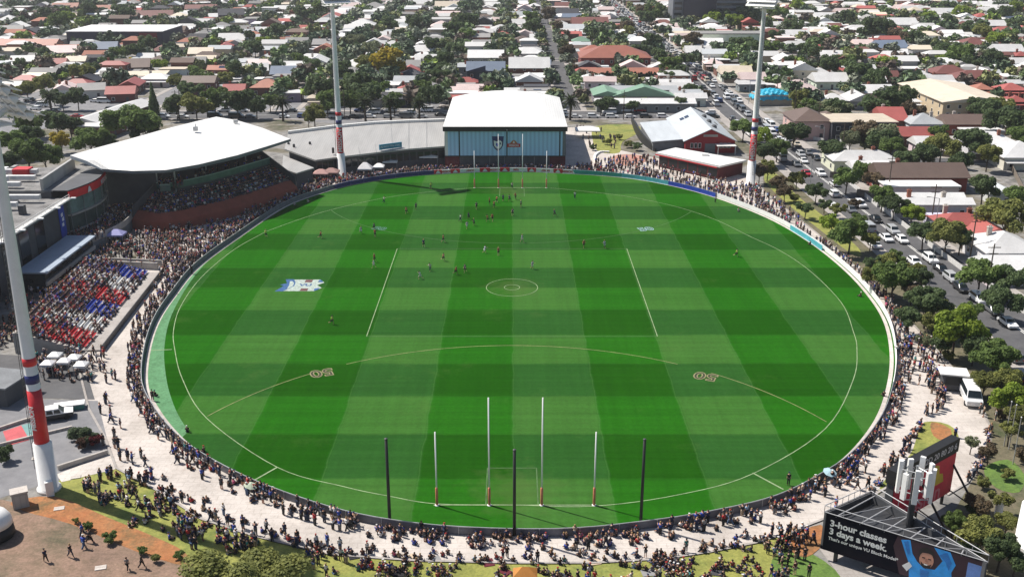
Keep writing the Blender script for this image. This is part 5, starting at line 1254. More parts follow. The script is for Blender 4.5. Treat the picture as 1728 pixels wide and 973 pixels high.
# white building on the diagonal behind the grandstand
a_, b_2 = at(140, 205, 4.5), at(238, 172, 4.5); dd = b_2-a_; cc_ = a_.lerp(b_2, .5)
house(cc_.x, cc_.y, dd.length, 11, 4.2, 'gx', 'W', 'b', math.atan2(dd.y, dd.x), label='long white roof on the diagonal among trees behind the grandstand', name='clubhouse', cat='building', chim=0, pitch=.25)
a_ = at(172, 205, 4.5); house(a_.x, a_.y, 15, 9, 4, 'flat', 'W', 'b', math.atan2(dd.y, dd.x), label='flat white annexe below the diagonal white roof', name='clubhouse', cat='building', chim=0)
# turquoise tarpaulin over a shop
tp = at(1300, 175); te = empty('tarpaulin_house', (tp.x, tp.y, 0), .1, 'house under a crumpled turquoise tarpaulin beside the main road', 'house')
mb = MB(); mb.box(-6.5, 6.5, -5, 5, 0, 4); mb.build('wall', mo_wall, te, color=(.4, .36, .3))
mb = MB(); n = 12; vs = [(-7.2+14.4*i/n, -5.6+11.2*j/n, 3.2+2.6*math.sin(math.pi*min(1, max(0, i/n)))**.6*math.sin(math.pi*(j+.01)/(n+.02))**.5+.35*math.sin(i*2.3+j*1.7)+(-1.0 if i in (0, n) or j in (0, n) else 0)) for j in range(n+1) for i in range(n+1)]
mb.idx(vs, [(j*(n+1)+i, j*(n+1)+i+1, (j+1)*(n+1)+i+1, (j+1)*(n+1)+i) for j in range(n) for i in range(n)]); mb.build('tarpaulin', M('turquoise_tarp', (.02, .40, .58), .5, .2, .6), te)
OCC.append((tp.x-8, tp.x+8, tp.y-7, tp.y+7))

# other houses seen in the photograph: px, py, width in px, colour, form
HL = """15,28,20,W;45,7,40,W;80,36,20,R,gx;112,12,45,T,gx;20,49,40,G,gx;118,45,30,W;40,99,40,W,gx;25,106,26,W,gx;105,84,50,P,gx;140,75,40,G,gx;135,66,30,W;175,78,50,S,gx;95,103,36,R,gx;130,99,34,C,gx
90,116,22,W,flat;60,119,36,G,hip;225,108,60,B,gx;190,124,40,G,gx;245,122,78,C,flat;108,144,34,P,gy;155,146,46,G,gx;205,152,50,R,gx;222,138,36,R,gy;270,98,34,B,hip;280,81,46,M,hip;262,25,64,M,gx;245,8,30,W;180,15,40,T,gx;150,18,20,W,flat
322,8,28,W,gx;350,3,30,W,flat;340,15,56,M,gx;402,8,20,W,flat;355,26,25,W,gx;390,22,46,D,gx;388,33,28,W,hip;375,42,34,G,hip;435,12,30,G,flat;445,21,85,W,flat;428,29,42,G,flat;452,37,56,W,flat;400,50,44,G,gx;425,53,30,L,gx;345,55,34,G,hip;395,64,52,W,gx;380,76,26,R,gy;340,86,42,C,gx;308,80,36,R,hip;288,101,28,G,hip;327,102,44,G,gx;443,107,50,P,gx;428,114,52,W,gx;452,94,26,W,gy;505,54,36,D,gx;532,43,42,W,flat;560,54,36,W,hip;502,69,40,G,gx;547,71,38,G,gx;557,84,26,P,hip;535,100,40,W,gy;484,119,54,S,gx;520,120,18,L,gx;452,141,56,T,hip;482,135,34,P,hip;495,152,24,W,flat;396,147,38,R,gx;485,13,26,W,gx;560,26,34,R,hip
587,11,42,P,gx;575,28,24,R,hip;632,10,40,G,hip;612,39,46,W,hip;622,29,28,W,gx;580,55,24,W,gx;675,41,28,L,gx;675,50,20,C,gx;690,25,24,R,gx;705,15,36,D,gx;706,5,34,W,gx;755,9,44,C,gx;756,26,44,P,gx;745,41,38,P,hip;715,57,24,W,hip;732,66,36,G,gx;660,60,26,G,hip;663,75,44,W,hip;655,85,46,W,gy;642,96,50,W,gx;722,82,42,W,gx;720,97,40,W,gx;706,107,42,G,gx;694,124,50,D,hip;688,147,38,R,hip;642,124,38,W,gx;660,139,24,W,flat;833,8,28,W,gx;836,22,28,W,gx;842,33,28,P,gx;845,47,38,W,hip;848,56,26,R,hip;815,61,38,G,hip;820,74,46,G,gx
902,8,20,W,hip;886,12,26,W,gx;880,26,42,L,gx;868,38,38,W,gx;876,49,38,G,hip;882,67,44,B,hip;905,61,14,W,gx;916,105,22,S,gx;985,5,28,W,gx;955,10,40,M,gx;960,20,36,D,gx;965,28,34,S,gx;1015,30,30,P,gx;995,37,66,M,gx;968,46,36,L,gx;965,58,34,R,gx;948,38,18,W,hip;980,66,32,N,hip;1048,68,42,N,hip;985,14,22,W,flat;1008,15,14,W,flat
1120,27,20,W,flat;1153,29,32,W,flat;1120,43,34,W,hip;1152,42,26,P,gx;1155,53,40,C,flat;1185,74,72,W,gx;1177,84,46,W,gx;1203,103,32,P,hip;1232,106,36,G,gx;1240,119,56,C,gx;1268,128,46,P,gx;1290,106,38,W,flat;1325,98,40,W,gy;1335,119,30,W,hip;1382,119,36,W,hip;1345,144,66,P,hip,r;1398,131,60,W,gx;1352,160,36,R,hip;1404,163,46,W,hip;1340,58,50,W,gx;1347,30,38,W,gx;1392,27,38,W,gx;1392,45,36,W,hip;1371,79,22,R,gx;1398,92,48,W,gx;1320,9,26,C,gx;1375,14,28,W,gx;1300,40,26,W,gx
1415,46,28,W,flat;1437,48,40,W,flat;1440,9,36,W,gx;1422,18,28,P,gx;1525,13,34,P,gx;1552,13,30,W,hip;1592,21,46,W,gx;1490,29,46,S,flat;1520,38,50,W,gx;1554,45,32,W,hip;1585,31,36,W,gx;1618,11,26,W,hip;1655,26,28,R,hip;1668,8,36,W,gx;1674,40,40,W,gx;1690,52,34,W,gx;1628,37,28,W,gx;1602,59,76,W,flat;1640,71,52,M,hip;1455,71,34,P,gx;1478,68,20,R,gx;1500,76,54,S,gx;1543,83,46,W,flat;1510,92,42,W,gx;1527,102,24,R,gx;1698,82,50,W,gx;1716,102,36,W,gx;1722,90,24,R,hip;1555,124,38,W,hip;1477,150,54,W,gx;1448,162,46,W,gy;1499,124,30,M,gx;1412,132,60,W,gx;1470,133,46,W,gx;1530,165,40,W,hip;1572,171,38,B,hip;1656,145,30,T,hip;1712,165,34,R,hip;1415,178,40,W,flat"""
for rec in HL.replace('\n', ';').split(';'):
    f_ = rec.split(','); px, py, w_, rc = float(f_[0]), float(f_[1]), float(f_[2]), f_[3]; form = f_[4] if len(f_) > 4 else 'hip'
    h = 3.5 if form != 'flat' else 3.4
    z = h+.8; p = at(px, py, z); s = sc_at(px, py, z); wm = w_/s*.9
    if wm < 7: wm = 7
    dm = min(16, max(8, wm*.9)) if form != 'gy' else 13
    if not free(p.x-wm*.35, p.x+wm*.35, p.y-dm*.3, p.y+dm*.3): continue
    wc = f_[5] if len(f_) > 5 else {'R': 'b', 'T': 'b', 'M': 'b', 'O': 'b', 'B': 'b', 'D': 'd'}.get(rc) or rnd.choice('wwwbcg')
    house(p.x, p.y, wm, dm, h, form, rc, wc, R(rnd.uniform(6, 18)) if px < 430 else R(rnd.uniform(-4, 4)), detail=1 if p.y < 520 else 0, chim=rnd.choice((0, 1, 1, 2)) if rc in 'WPRTLGB' and p.y < 650 else 0, solar=rnd.random() < .15)
# the rest of the street grid, filled plot by plot
FILL = []
SX = sorted(XST+[84])
def onstreet(x0, x1, y0, y1):
    if any(abs((x0+x1)/2-sx) < (x1-x0)/2+(8.5 if sx == 84 else 5.0) for sx in SX): return True
    for cy, a, b, w_ in CROSS:
        if a < x1 and b > x0 and y0 < cy+w_/2+1.5 and y1 > cy-w_/2-1.5: return True
    return False
NOGO = [[tuple(p[:2]) for p in W((-80, 235), (120, 212), (270, 180), (480, 190), (470, 165), (230, 165), (60, 158), (-80, 176))]]
rf = random.Random(5)
for si, sx in enumerate(SX):
    for side in (-1, 1):
        y = 392 if sx < 84 else 308
        if sx == 84 and side == -1: y = 394
        while y < 1010:
            fr = rf.uniform(6.0, 8.6); dp = rf.uniform(9.2, 13)
            off = (9.0 if sx == 84 else 6.6)+dp/2
            x = sx+side*(off+rf.uniform(0, 1.6)); yc = y+fr/2; y += fr+rf.uniform(.9, 2.2)
            px, py = proj(x, yc, 3)
            if x > 88 and yc < 402: continue
            if px < -40 or px > 1768 or py < -14: continue
            if not free(x-dp*.42, x+dp*.42, yc-fr*.42, yc+fr*.42) or onstreet(x-dp/2, x+dp/2, yc-fr/2, yc+fr/2): continue
            if any(inside((x, yc), g) for g in NOGO): continue
            pr = rf.random()
            right = px > 1100; left = px < 560
            if right: rc = 'W' if pr < .52 else 'C' if pr < .60 else 'P' if pr < .68 else 'L' if pr < .76 else 'R' if pr < .83 else 'G' if pr < .91 else 'M'
            elif left: rc = 'W' if pr < .36 else 'G' if pr < .50 else 'R' if pr < .58 else 'B' if pr < .68 else 'T' if pr < .76 else 'L' if pr < .86 else 'D' if pr < .92 else 'C'
            else: rc = 'W' if pr < .44 else 'G' if pr < .55 else 'P' if pr < .63 else 'R' if pr < .70 else 'L' if pr < .82 else 'B' if pr < .90 else 'D'
            form = rf.choice(['hip', 'hip', 'gx', 'gx', 'gy', 'dg', 'L', 'flat'])
            FILL.append((x, yc, dp, fr, rf.uniform(3.1, 3.9) if rf.random() < .85 else 6.0, form, rc, {'R': 'b', 'T': 'b', 'M': 'b', 'B': 'b', 'D': 'd'}.get(rc) or rf.choice('wwbcg')))
            OCC.append((x-dp/2, x+dp/2, yc-fr/2, yc+fr/2))
            # rear wing, lower than the house, then a shed
            wl_ = rf.uniform(4, 7); xw = x+side*(dp/2+wl_/2-.3)
            if rf.random() < .8 and free(xw-wl_*.4, xw+wl_*.4, yc-fr*.35, yc+fr*.35) and not onstreet(xw-wl_/2, xw+wl_/2, yc-fr/2, yc+fr/2):
                FILL.append((xw, yc+rf.uniform(-.8, .8), wl_, fr*rf.uniform(.5, .8), 2.8, rf.choice(('gx', 'flat', 'flat')), rf.choice((rc, 'W', 'L', 'G')), rf.choice('wwbg'))); OCC.append((xw-wl_/2, xw+wl_/2, yc-fr*.4, yc+fr*.4)); dp += 2*wl_
            if rf.random() < .5:
                xs_ = x+side*(dp/2+3.2)
                if free(xs_-2, xs_+2, yc-2, yc+2) and not onstreet(xs_-2, xs_+2, yc-2, yc+2): FILL.append((xs_, yc, 4.2, 5, 2.6, 'flat', rf.choice('WLGCL'), 'g')); OCC.append((xs_-2, xs_+2, yc-2, yc+2))
big = sorted([f for f in FILL if f[2] > 9], key=lambda f: f[1]); room = max(0, 296-len(bpy.data.collections) - sum(1 for o in COL.objects if o.type == 'EMPTY' and o.get('group') == 'houses of the suburb'))
for f_ in big[:room]:
    x, yc, dp, fr, h, form, rc, wc = f_
    house(x, yc, dp, fr, h, form, rc, wc, R(rf.uniform(-3, 3)), detail=1 if yc < 500 else 0, chim=rf.choice((0, 1, 1)) if yc < 650 else 0, solar=rf.random() < .12)
rest = big[room:]+[f for f in FILL if f[2] <= 9]
label_all(HOUSES, LM)
# farther roofs that read as one mass
mb = MB(); cols = []
for x, yc, dp, fr, h, form, rc, wc in rest:
    v = rf.uniform(.85, 1.08)
    for kind_ in (0, 1):
        v = v*rf.uniform(.8, 1.1); n0 = len(mb.f); nv = len(mb.v)
        if kind_ == 0: mb.box(-dp/2+.15, dp/2-.15, -fr/2+.15, fr/2-.15, 0, h-.205); c = WC[wc][0]
        else: roof_geo(mb, form, dp, fr, h, .4); c = RC[rc][0]
        for k in range(nv, len(mb.v)): q = mb.v[k]; mb.v[k] = (q[0]+x, q[1]+yc, q[2])
        cols += [tuple(min(.85, t*v) for t in c)]*(len(mb.f)-n0)
me = mb.mesh('distant_houses', MA('house_mass'))
def face_colours(me, cols):
    at_ = me.color_attributes.new('Col', 'FLOAT_COLOR', 'CORNER')
    nl = np.zeros(len(me.polygons), np.int32); me.polygons.foreach_get('loop_total', nl)
    c = np.repeat(np.array([(*c, 1) for c in cols], np.float32), nl, axis=0); at_.data.foreach_set('color', c.ravel())
face_colours(me, cols)
tag(link('distant_houses', me), 'far houses and garden sheds filling the suburb streets', 'houses', None, 'stuff')
# ================================================================== TREES
def leaf_mat():
    m, nt, b = newmat('foliage')
    oi = N(nt, 'ShaderNodeObjectInfo'); g = N(nt, 'ShaderNodeNewGeometry')
    tc = N(nt, 'ShaderNodeTexCoord').outputs['Object']
    k = ramp(nt, g.outputs['Random Per Island'], [(0, (.8, .82, .75)), (.5, (1, 1, .95)), (1, (1.25, 1.2, 1.05))])
    c = mixcol(nt, 1.0, oi.outputs['Color'], k, 'MULTIPLY')
    k2 = ramp(nt, noise(nt, tc, 2.2, 3), [(.3, (.72, .75, .7)), (.7, (1.25, 1.2, 1.0))])
    c = mixcol(nt, 1.0, c, k2, 'MULTIPLY')
    nt.links.new(c, b.inputs['Base Color']); b.inputs['Roughness'].default_value = .75; b.inputs['Specular IOR Level'].default_value = .25
    tr = N(nt, 'ShaderNodeBsdfTranslucent'); nt.links.new(c, tr.inputs['Color'])
    mx = N(nt, 'ShaderNodeMixShader'); mx.inputs[0].default_value = .4
    nt.links.new(b.outputs[0], mx.inputs[1]); nt.links.new(tr.outputs[0], mx.inputs[2]); nt.links.new(mx.outputs[0], nt.nodes['Material Output'].inputs['Surface'])
    return m
m_leaf = leaf_mat(); m_bark = M('bark', (.085, .065, .05), .95, .3, 1.5)
def crown_arrays(seed, leaves, size, kind='round'):
    """unit crown: lobes, leaf cards and a rough inner mass -> verts, faces"""
    g = np.random.default_rng(seed)
    if kind == 'cone':
        L = [(np.array([0, 0, -.75+1.6*t]), .55*(1-t)+.12) for t in np.linspace(0, 1, 6)]
    elif kind == 'spread':
        L = [(np.array([g.uniform(-.75, .75), g.uniform(-.75, .75), g.uniform(-.4, .4)]), g.uniform(.2, .4)) for _ in range(18)]
    else:
        L = [(np.array([0, 0, -.05]), .48)]
        for _ in range(17):
            a = g.uniform(0, 2*np.pi); r = g.uniform(.3, .82); L.append((np.array([r*np.cos(a), r*np.sin(a), g.uniform(-.55, .75)*(1.15-.7*r)]), g.uniform(.16, .36)))
    w = np.array([r*r for _, r in L]); w /= w.sum()
    V, Fc = [], []
    ids = g.choice(len(L), leaves, p=w)
    d = g.normal(size=(leaves, 3)); d /= np.linalg.norm(d, axis=1)[:, None]; d[:, 2] = np.where(d[:, 2] < -.35, -d[:, 2], d[:, 2])
    for i in range(leaves):
        c, r = L[ids[i]]; p = c+d[i]*r*g.uniform(.72, 1.22)
        n = d[i]+g.normal(size=3)*.55; n /= np.linalg.norm(n)
        u = np.cross(n, [0.3, .2, 1]); u /= np.linalg.norm(u)+1e-9; v = np.cross(n, u); s = size*g.uniform(.6, 1.3)
        a = g.uniform(0, 3.14); u, v = u*np.cos(a)+v*np.sin(a), v*np.cos(a)-u*np.sin(a)
        k = len(V); V += [p-u*s-v*s*.6, p+u*s-v*s*.7, p+u*s*.8+v*s*.7, p-u*s*.7+v*s*.6]; Fc.append((k, k+1, k+2, k+3))
    for c, r in L:                                   # inner mass
        k = len(V); nr, ns = 4, 7
        for a in range(nr+1):
            th = np.pi*a/nr
            for bq in range(ns):
                ph = 2*np.pi*bq/ns; rr = r*.66*g.uniform(.8, 1.1); V.append(c+rr*np.array([np.sin(th)*np.cos(ph), np.sin(th)*np.sin(ph), np.cos(th)]))
        for a in range(nr):
            for bq in range(ns): Fc.append((k+a*ns+bq, k+(a+1)*ns+bq, k+(a+1)*ns+(bq+1) % ns, k+a*ns+(bq+1) % ns))
    return np.array(V), Fc
def crown_mesh(*a):
    V, Fc = crown_arrays(*a); me = bpy.data.meshes.new('crown'); me.from_pydata([tuple(v) for v in V], [], Fc); me.materials.append(m_leaf); return me
CR = {'near': [crown_mesh(i, 6500, .052, k) for i, k in ((1, 'round'), (2, 'spread'), (3, 'round'))], 'mid': [crown_mesh(10+i, 2000, .085, k) for i, k in enumerate(('round', 'spread', 'round', 'spread', 'round'))], 'huge': [crown_mesh(31, 15000, .03, 'spread')], 'cone': [crown_mesh(20, 1200, .09, 'cone')]}
def trunk_mesh(seed):
    r_ = random.Random(seed); mb = MB()     # unit: height 1 to the crown centre
    mb.tube((0, 0, 0), (.02, .01, .45), .06, .045, 7); mb.tube((.02, .01, .45), (.0, .02, .9), .045, .025, 7)
    for k in range(4):
        a = k*1.6+r_.random(); mb.tube((.02, .01, .4+.08*k), (.34*math.cos(a), .34*math.sin(a), .8+.12*r_.random()), .03, .012, 5)
    return mb.mesh('trunk', m_bark)
TRK = [trunk_mesh(i) for i in range(3)]
TC = {'d': ((.056, .082, .042), 'dark green'), 'm': ((.075, .112, .038), 'mid green'), 'o': ((.115, .125, .046), 'olive'), 'y': ((.27, .215, .030), 'yellow'), 'l': ((.135, .185, .032), 'lime green'), 'u': ((.085, .066, .050), 'brownish'), 'g': ((.115, .130, .090), 'grey green')}
TREES = []
def tree(x, y, r, kind, zc=None, lod='mid', shape=None, name='tree', group='trees of the suburb', rz_=1.0):
    r_ = random.Random(int(x*31+y*17)); zc = zc or r*.88+.9
    e = empty(name, (x, y, 0), r_.uniform(0, 6.28), None, 'tree' if name != 'shrub' else 'shrub', group)
    v = r_.uniform(1.4, 2.1); c = tuple(t*v for t in TC[kind][0])
    o = link('crown', CR['cone'][0] if shape == 'cone' else r_.choice(CR[lod]), e, (0, 0, zc), 0, c); o.scale = (r, r*r_.uniform(.85, 1.1), r*rz_*(2.2 if shape == 'cone' else r_.uniform(.88, 1.05)))
    t = link('trunk', r_.choice(TRK), e); t.scale = (zc*.75, zc*.75, zc)
    px, py = proj(x, y, zc); sz = 'tall ' if zc+r > 13 else 'small ' if r < 2.6 else ''
    TREES.append((e, f'{sz}{TC[kind][1]} {"pointed" if shape == "cone" else "leafy"} {"shrub" if name == "shrub" else "tree"}', px, py)); return e
def tp(px, py, rpx, kind, **k):
    """crown centre and radius in the photograph -> a tree standing on the ground there"""
    zc = 5.0; 
    for _ in range(4): r = rpx/sc_at(px, py, zc); zc = max(r*.85+.5, min(r*.95+1.0, 12)) if k.get('shape') != 'cone' else r*2.2+.8
    p = at(px, py, zc); k.setdefault('lod', 'near' if rpx > 18 and p.y < 330 else 'mid')
    if p.y > 200: OCC.append((p.x-1, p.x+1, p.y-1, p.y+1))
    return tree(p.x, p.y, r, kind, zc, **k)
TL = """1615,548,48,l;1680,605,42,m;1716,672,36,l;1565,512,38,d;1508,468,36,m;1436,392,32,m;1404,376,18,l;1378,322,17,d;1345,300,15,o;1475,445,16,d;1540,490,20,u;1655,462,36,m;1705,470,34,d;1690,505,30,d;1598,395,32,o;1622,402,24,d;1700,362,42,o;1718,335,26,m;1660,318,28,d;1640,240,30,d;1668,262,24,o;1405,252,24,d;1430,300,24,m;1458,285,18,m;1490,235,24,d;1505,245,22,m;1590,245,30,o;1560,262,28,d;1530,270,22,d;1625,275,26,d;1490,330,24,m;1510,345,22,d;1475,300,18,u;1435,235,20,g;1340,225,24,d;1312,250,20,m;1255,215,22,m;1282,228,18,l;1290,255,22,d;1296,285,16,o;1312,305,14,u;1282,290,16,u;1560,390,26,d;1540,360,20,l;1700,205,34,d;1720,230,22,m;1690,180,20,o;1475,180,24,d;1500,170,24,d;1540,185,20,u;1450,120,26,d;1520,160,26,d;1495,110,18,l;1480,130,22,d
1655,900,36,o;1690,925,32,d;1610,880,24,m;1650,850,22,u;1700,880,20,o;1625,935,30,d;1715,945,24,d;1590,930,22,u;1670,760,16,u;1705,725,20,o;1640,745,12,g;1690,840,18,o
40,205,26,m;95,207,26,d;118,210,21,d;20,240,26,m;48,228,23,d;102,238,17,y;152,236,31,m;178,242,23,d;45,258,34,m;75,262,26,m;222,205,42,m;245,215,29,d;12,275,26,d;300,175,24,d;330,178,24,o;362,170,24,m;400,172,26,d;432,180,18,d;455,170,16,m;300,140,18,o;322,150,20,d;345,135,18,m;395,120,18,d;375,132,16,o;530,190,20,o;552,172,22,m;520,200,12,o;545,148,26,d;575,120,24,d;598,140,28,d;618,160,24,d;590,170,22,m;640,150,18,m;612,110,16,o;665,172,18,m;725,160,22,d;740,130,20,d;712,150,18,m;742,100,20,d;770,85,18,d;735,75,18,d;765,50,18,d;785,35,20,d;790,62,16,m;752,118,18,d;768,135,14,d;700,40,16,d;655,40,18,d;672,58,14,d;600,70,16,g;625,80,16,g;560,60,14,d;655,108,30,y;622,104,16,o;330,122,16,m;505,100,14,m;525,110,16,d;445,72,14,l;430,80,16,d;470,55,16,d;512,20,16,d;540,15,16,m;420,60,14,d;45,150,18,o;70,140,18,o;90,160,16,d;140,120,20,o;160,118,14,d;130,165,18,d;105,170,14,d;100,35,18,m;115,30,14,l;75,25,14,d;210,22,20,d;150,20,16,d;70,90,14,d;35,110,12,d;230,85,18,d;250,75,16,d;270,110,14,l;200,90,14,m;220,103,8,y
900,45,18,d;895,30,16,m;925,25,14,u;940,45,10,u;955,60,12,u;958,85,14,u;1010,58,16,d;1025,50,12,d;1055,45,14,u;1060,55,12,o;1100,70,18,d;1080,85,14,d;1090,30,16,d;1105,20,18,m;1085,20,14,u;1115,95,18,d;1130,110,20,m;1125,130,16,d;968,115,10,u;985,125,12,u;1000,130,12,d;1145,120,16,d;1160,100,14,d;1170,70,16,u;1200,30,16,l;1215,28,16,d;1240,35,14,l;1260,25,18,d;1275,10,18,d;1250,75,18,d;1280,80,16,d;1300,80,16,m;1310,60,14,d;1340,45,18,d;1355,85,14,d;1380,70,14,d;1372,90,18,d;1330,105,12,d;1300,125,10,d;1365,110,14,d;1400,110,18,d;1425,105,18,m;1260,100,14,d;1220,95,12,d;1310,20,16,m;1345,8,14,l;1430,30,14,d;1470,50,22,d;1495,50,18,d;1510,60,14,u;1545,65,16,d;1530,65,14,u;1600,35,16,d;1625,20,14,l;1640,45,18,d;1660,55,18,o;1680,65,16,l;1705,60,14,m;1690,20,16,d;1715,15,14,l;1710,40,12,d;1600,85,22,d;1620,90,22,m;1640,105,16,d;1680,98,18,d;1660,95,14,g;1585,100,10,l;1700,112,14,u;1580,80,12,d;1540,105,14,d;1600,12,14,d;1570,30,12,l"""
for rec in TL.replace('\n', ';').split(';'):
    a = rec.split(','); tp(float(a[0]), float(a[1]), float(a[2]), a[3])
for px, py, r, k in ((258, 168, 13, 'd'), (62, 103, 6, 'u'), (1060, 128, 6, 'd'), (1205, 108, 5, 'd')): tp(px, py, r, k, shape='cone')
tp(428, 992, 100, 'o', lod='huge', rz_=.58)
for a_ in ((1412, 352, 13, 'o'), (1448, 372, 16, 'm'), (1392, 345, 11, 'd'), (1470, 402, 15, 'o'), (1510, 435, 17, 'm'), (1545, 452, 15, 'o'), (1590, 520, 22, 'o'), (1640, 525, 20, 'm'), (1575, 545, 22, 'o'), (1700, 640, 26, 'o'), (1722, 700, 24, 'o'), (1482, 468, 26, 'o'), (1532, 536, 24, 'd'), (1645, 585, 26, 'd'), (1662, 642, 24, 'o'), (1590, 580, 18, 'd'), (1500, 440, 20, 'o'), (1555, 470, 22, 'd'), (1690, 640, 22, 'd'), (1360, 350, 14, 'd'), (1325, 322, 14, 'u'), (1030, 173, 13, 'd'), (1050, 171, 11, 'd'), (1085, 173, 10, 'm'), (1066, 177, 11, 'd'), (1014, 178, 13, 'd'), (1150, 172, 12, 'd'), (1165, 150, 13, 'd'), (1190, 158, 10, 'u')): tp(*a_)
# palms
def palm_mesh():
    mb = MB(); r_ = random.Random(3)
    for k in range(34):
        a = k*2.399; el = R(70-3.2*k); L_ = 3.4
        prev = None; P = []
        for s_ in range(6):
            t = s_/5; rr = L_*t*math.cos(el*(1-.5*t)); z = L_*t*math.sin(el)-1.6*t*t*(.4+k/34); P.append(Vector((rr*math.cos(a), rr*math.sin(a), z)))
        sd = Vector((-math.sin(a), math.cos(a), 0))
        for s_ in range(5):
            w0 = .42*math.sin(math.pi*min(1, s_/5+.08)); w1 = .42*math.sin(math.pi*min(1, (s_+1)/5+.02))+.02; dz = Vector((0, 0, -.22))
            mb.face([P[s_], P[s_+1], P[s_+1]+sd*w1+dz, P[s_]+sd*w0+dz]); mb.face([P[s_], P[s_]-sd*w0+dz, P[s_+1]-sd*w1+dz, P[s_+1]])
    return mb.mesh('fronds', m_leaf)
PF = palm_mesh(); tm = MB(); tm.tube((0, 0, 0), (.1, 0, 3), .45, .36, 9); tm.tube((.1, 0, 3), (0, 0, 7), .36, .38, 9); tm.lathe((0, 0, 6.8), [(.38, 0), (.7, .5), (.3, .9)], 9); PT = tm.mesh('trunk', m_bark)
for px, py in ((617, 205), (660, 205), (708, 207), (962, 203), (88, 195), (478, 205)):
    p = at(px, py); e = empty('palm_tree', tuple(p), px*.3, None, 'palm tree', 'trees of the suburb'); o = link('fronds', PF, e, (0, 0, 7.3), 0, (.03, .045, .018)); o.scale = (1.05, 1.05, 1); link('trunk', PT, e)
    q = proj(p.x, p.y, 7); TREES.append((e, 'feathery palm tree with bare trunk', q[0], q[1]))
# dark clipped hedge below the red complex
P = W((985, 141), (1115, 139)); hd_ = (P[1]-P[0]).length
V, Fc = crown_arrays(77, 2500, .06, 'round'); g = np.random.default_rng(4)
V = np.zeros((0, 3)); Fc = []
for k in range(16):
    v, f = crown_arrays(90+k % 4, 220, .2, 'round'); v = v*np.array([1.6, 1.6, 2.3])+np.array([P[0].x+(k+.5)*hd_/16, P[0].y, 2.6+.4*math.sin(k*2)]); Fc += [tuple(i+len(V) for i in q) for q in f]; V = np.vstack([V, v])
V = V-np.array([P[0].x+hd_/2, P[0].y, 0]); me = bpy.data.meshes.new('hedge'); me.from_pydata([tuple(v) for v in V], [], Fc); me.materials.append(m_leaf)
tag(link('hedge', me, None, (P[0].x+hd_/2, P[0].y, 0), 0, (.018, .034, .016)), 'long dark hedge between terracotta roof and green school', 'hedge')
# low shrubs on the banks
for i, (px, py, r, k) in enumerate(((148, 885, 9, 'm'), (185, 905, 12, 'm'), (240, 925, 8, 'm'), (262, 938, 8, 'o'), (302, 932, 9, 'm'), (128, 873, 6, 'o'), (1440, 345, 10, 'u'), (1560, 575, 12, 'g'), (1600, 600, 10, 'o'), (1650, 640, 12, 'o'), (1690, 700, 12, 'u'), (1700, 800, 12, 'o'), (1725, 770, 14, 'u'), (1660, 815, 12, 'o'), (1640, 860, 12, 'd'), (1075, 250, 9, 'd'), (1060, 245, 8, 'o'), (1025, 240, 7, 'o'), (1000, 250, 6, 'd'), (1045, 232, 6, 'o'), (8, 770, 16, 'd'), (50, 640, 12, 'd'), (1340, 335, 8, 'o'), (1316, 318, 8, 'd'), (1580, 560, 8, 'g'))):
    p = at(px, py, .8); s = sc_at(px, py, .8); tree(p.x, p.y, r/s, k, r/s*.75+.15, 'mid', None, 'shrub', 'shrubs around the ground')
# spiky green palm shrub pile by the path with brown stems
p = at(138, 745); e = empty('potted_shrub_heap', tuple(p), 0, 'heap of grey green spiky shrubs with maroon leaves on the asphalt by the path', 'shrub')
for k, (dx, dy, r, c) in enumerate(((0, 0, 1.5, (.10, .14, .09)), (1.3, -.5, 1.2, (.10, .14, .09)), (2.2, -1.2, 1.1, (.12, .02, .03)), (-.8, .9, 1.1, (.07, .10, .06)), (1.0, -2.0, 1.0, (.09, .05, .04)))):
    o = link('foliage', CR['mid'][k % 5], e, (dx, dy, r*.8), k, c); o.scale = (r, r, r*.9)
# street and garden trees of the grid
CAND = []
rt = random.Random(9)
for sx in SX:
    y = 395 if sx <= 84 else 312
    dens = .85 if sx in (-32, -86) else .8 if sx == 84 else .62 if sx < 84 else .58
    while y < 1020:
        for off in (-5.2, 5.2):
            if sx == 84: off *= 1.75
            if rt.random() < dens: CAND.append((sx+off+rt.uniform(-.4, .4), y+rt.uniform(-2, 2), rt.uniform(2.2, 4.3)*(1.2 if sx in (-32, -86) else 1)))
        y += rt.uniform(7.5, 12)
for a_, b_ in zip(SX[:-1], SX[1:]):
    y = 395 if a_ < 84 else 312
    while y < 1020:
        for k in range(4):
            if rt.random() < (.85 if a_ < 84 else .8): CAND.append(((a_+b_)/2+rt.uniform(-7, 7), y+rt.uniform(-3, 3), rt.uniform(1.8, 5.2)))
        y += rt.uniform(7, 12)
def vis(x, y, z=4): px, py = proj(x, y, z); return -50 < px < 1780 and py > -16
CAND = sorted([c for c in CAND if vis(c[0], c[1]) and not any(inside(c, g) for g in NOGO) and free(c[0]-.6, c[0]+.6, c[1]-.6, c[1]+.6)], key=lambda c: c[1])
kinds = 'ddddddmmmoouuggggl'
nt_ = max(0, 298-sum(1 for t in TREES if t[0]['category'] in ('tree', 'palm tree')))
for x, y, r in CAND[:nt_]: tree(x, y, r, rt.choice(kinds))
label_all(TREES, dict(LM, **{'the near light tower': (80, 800), 'the three sided billboard': (1520, 900), 'the club rooms': (60, 350), 'the pavilion': (1185, 272), 'the terracotta plaza': (1060, 268), 'the near goal': (870, 900)}))
FARV = [crown_arrays(50+i, 230, .21, k) for i, k in enumerate(('round', 'spread', 'round', 'spread'))]
VV, FF, CC = [], [], []; off = 0
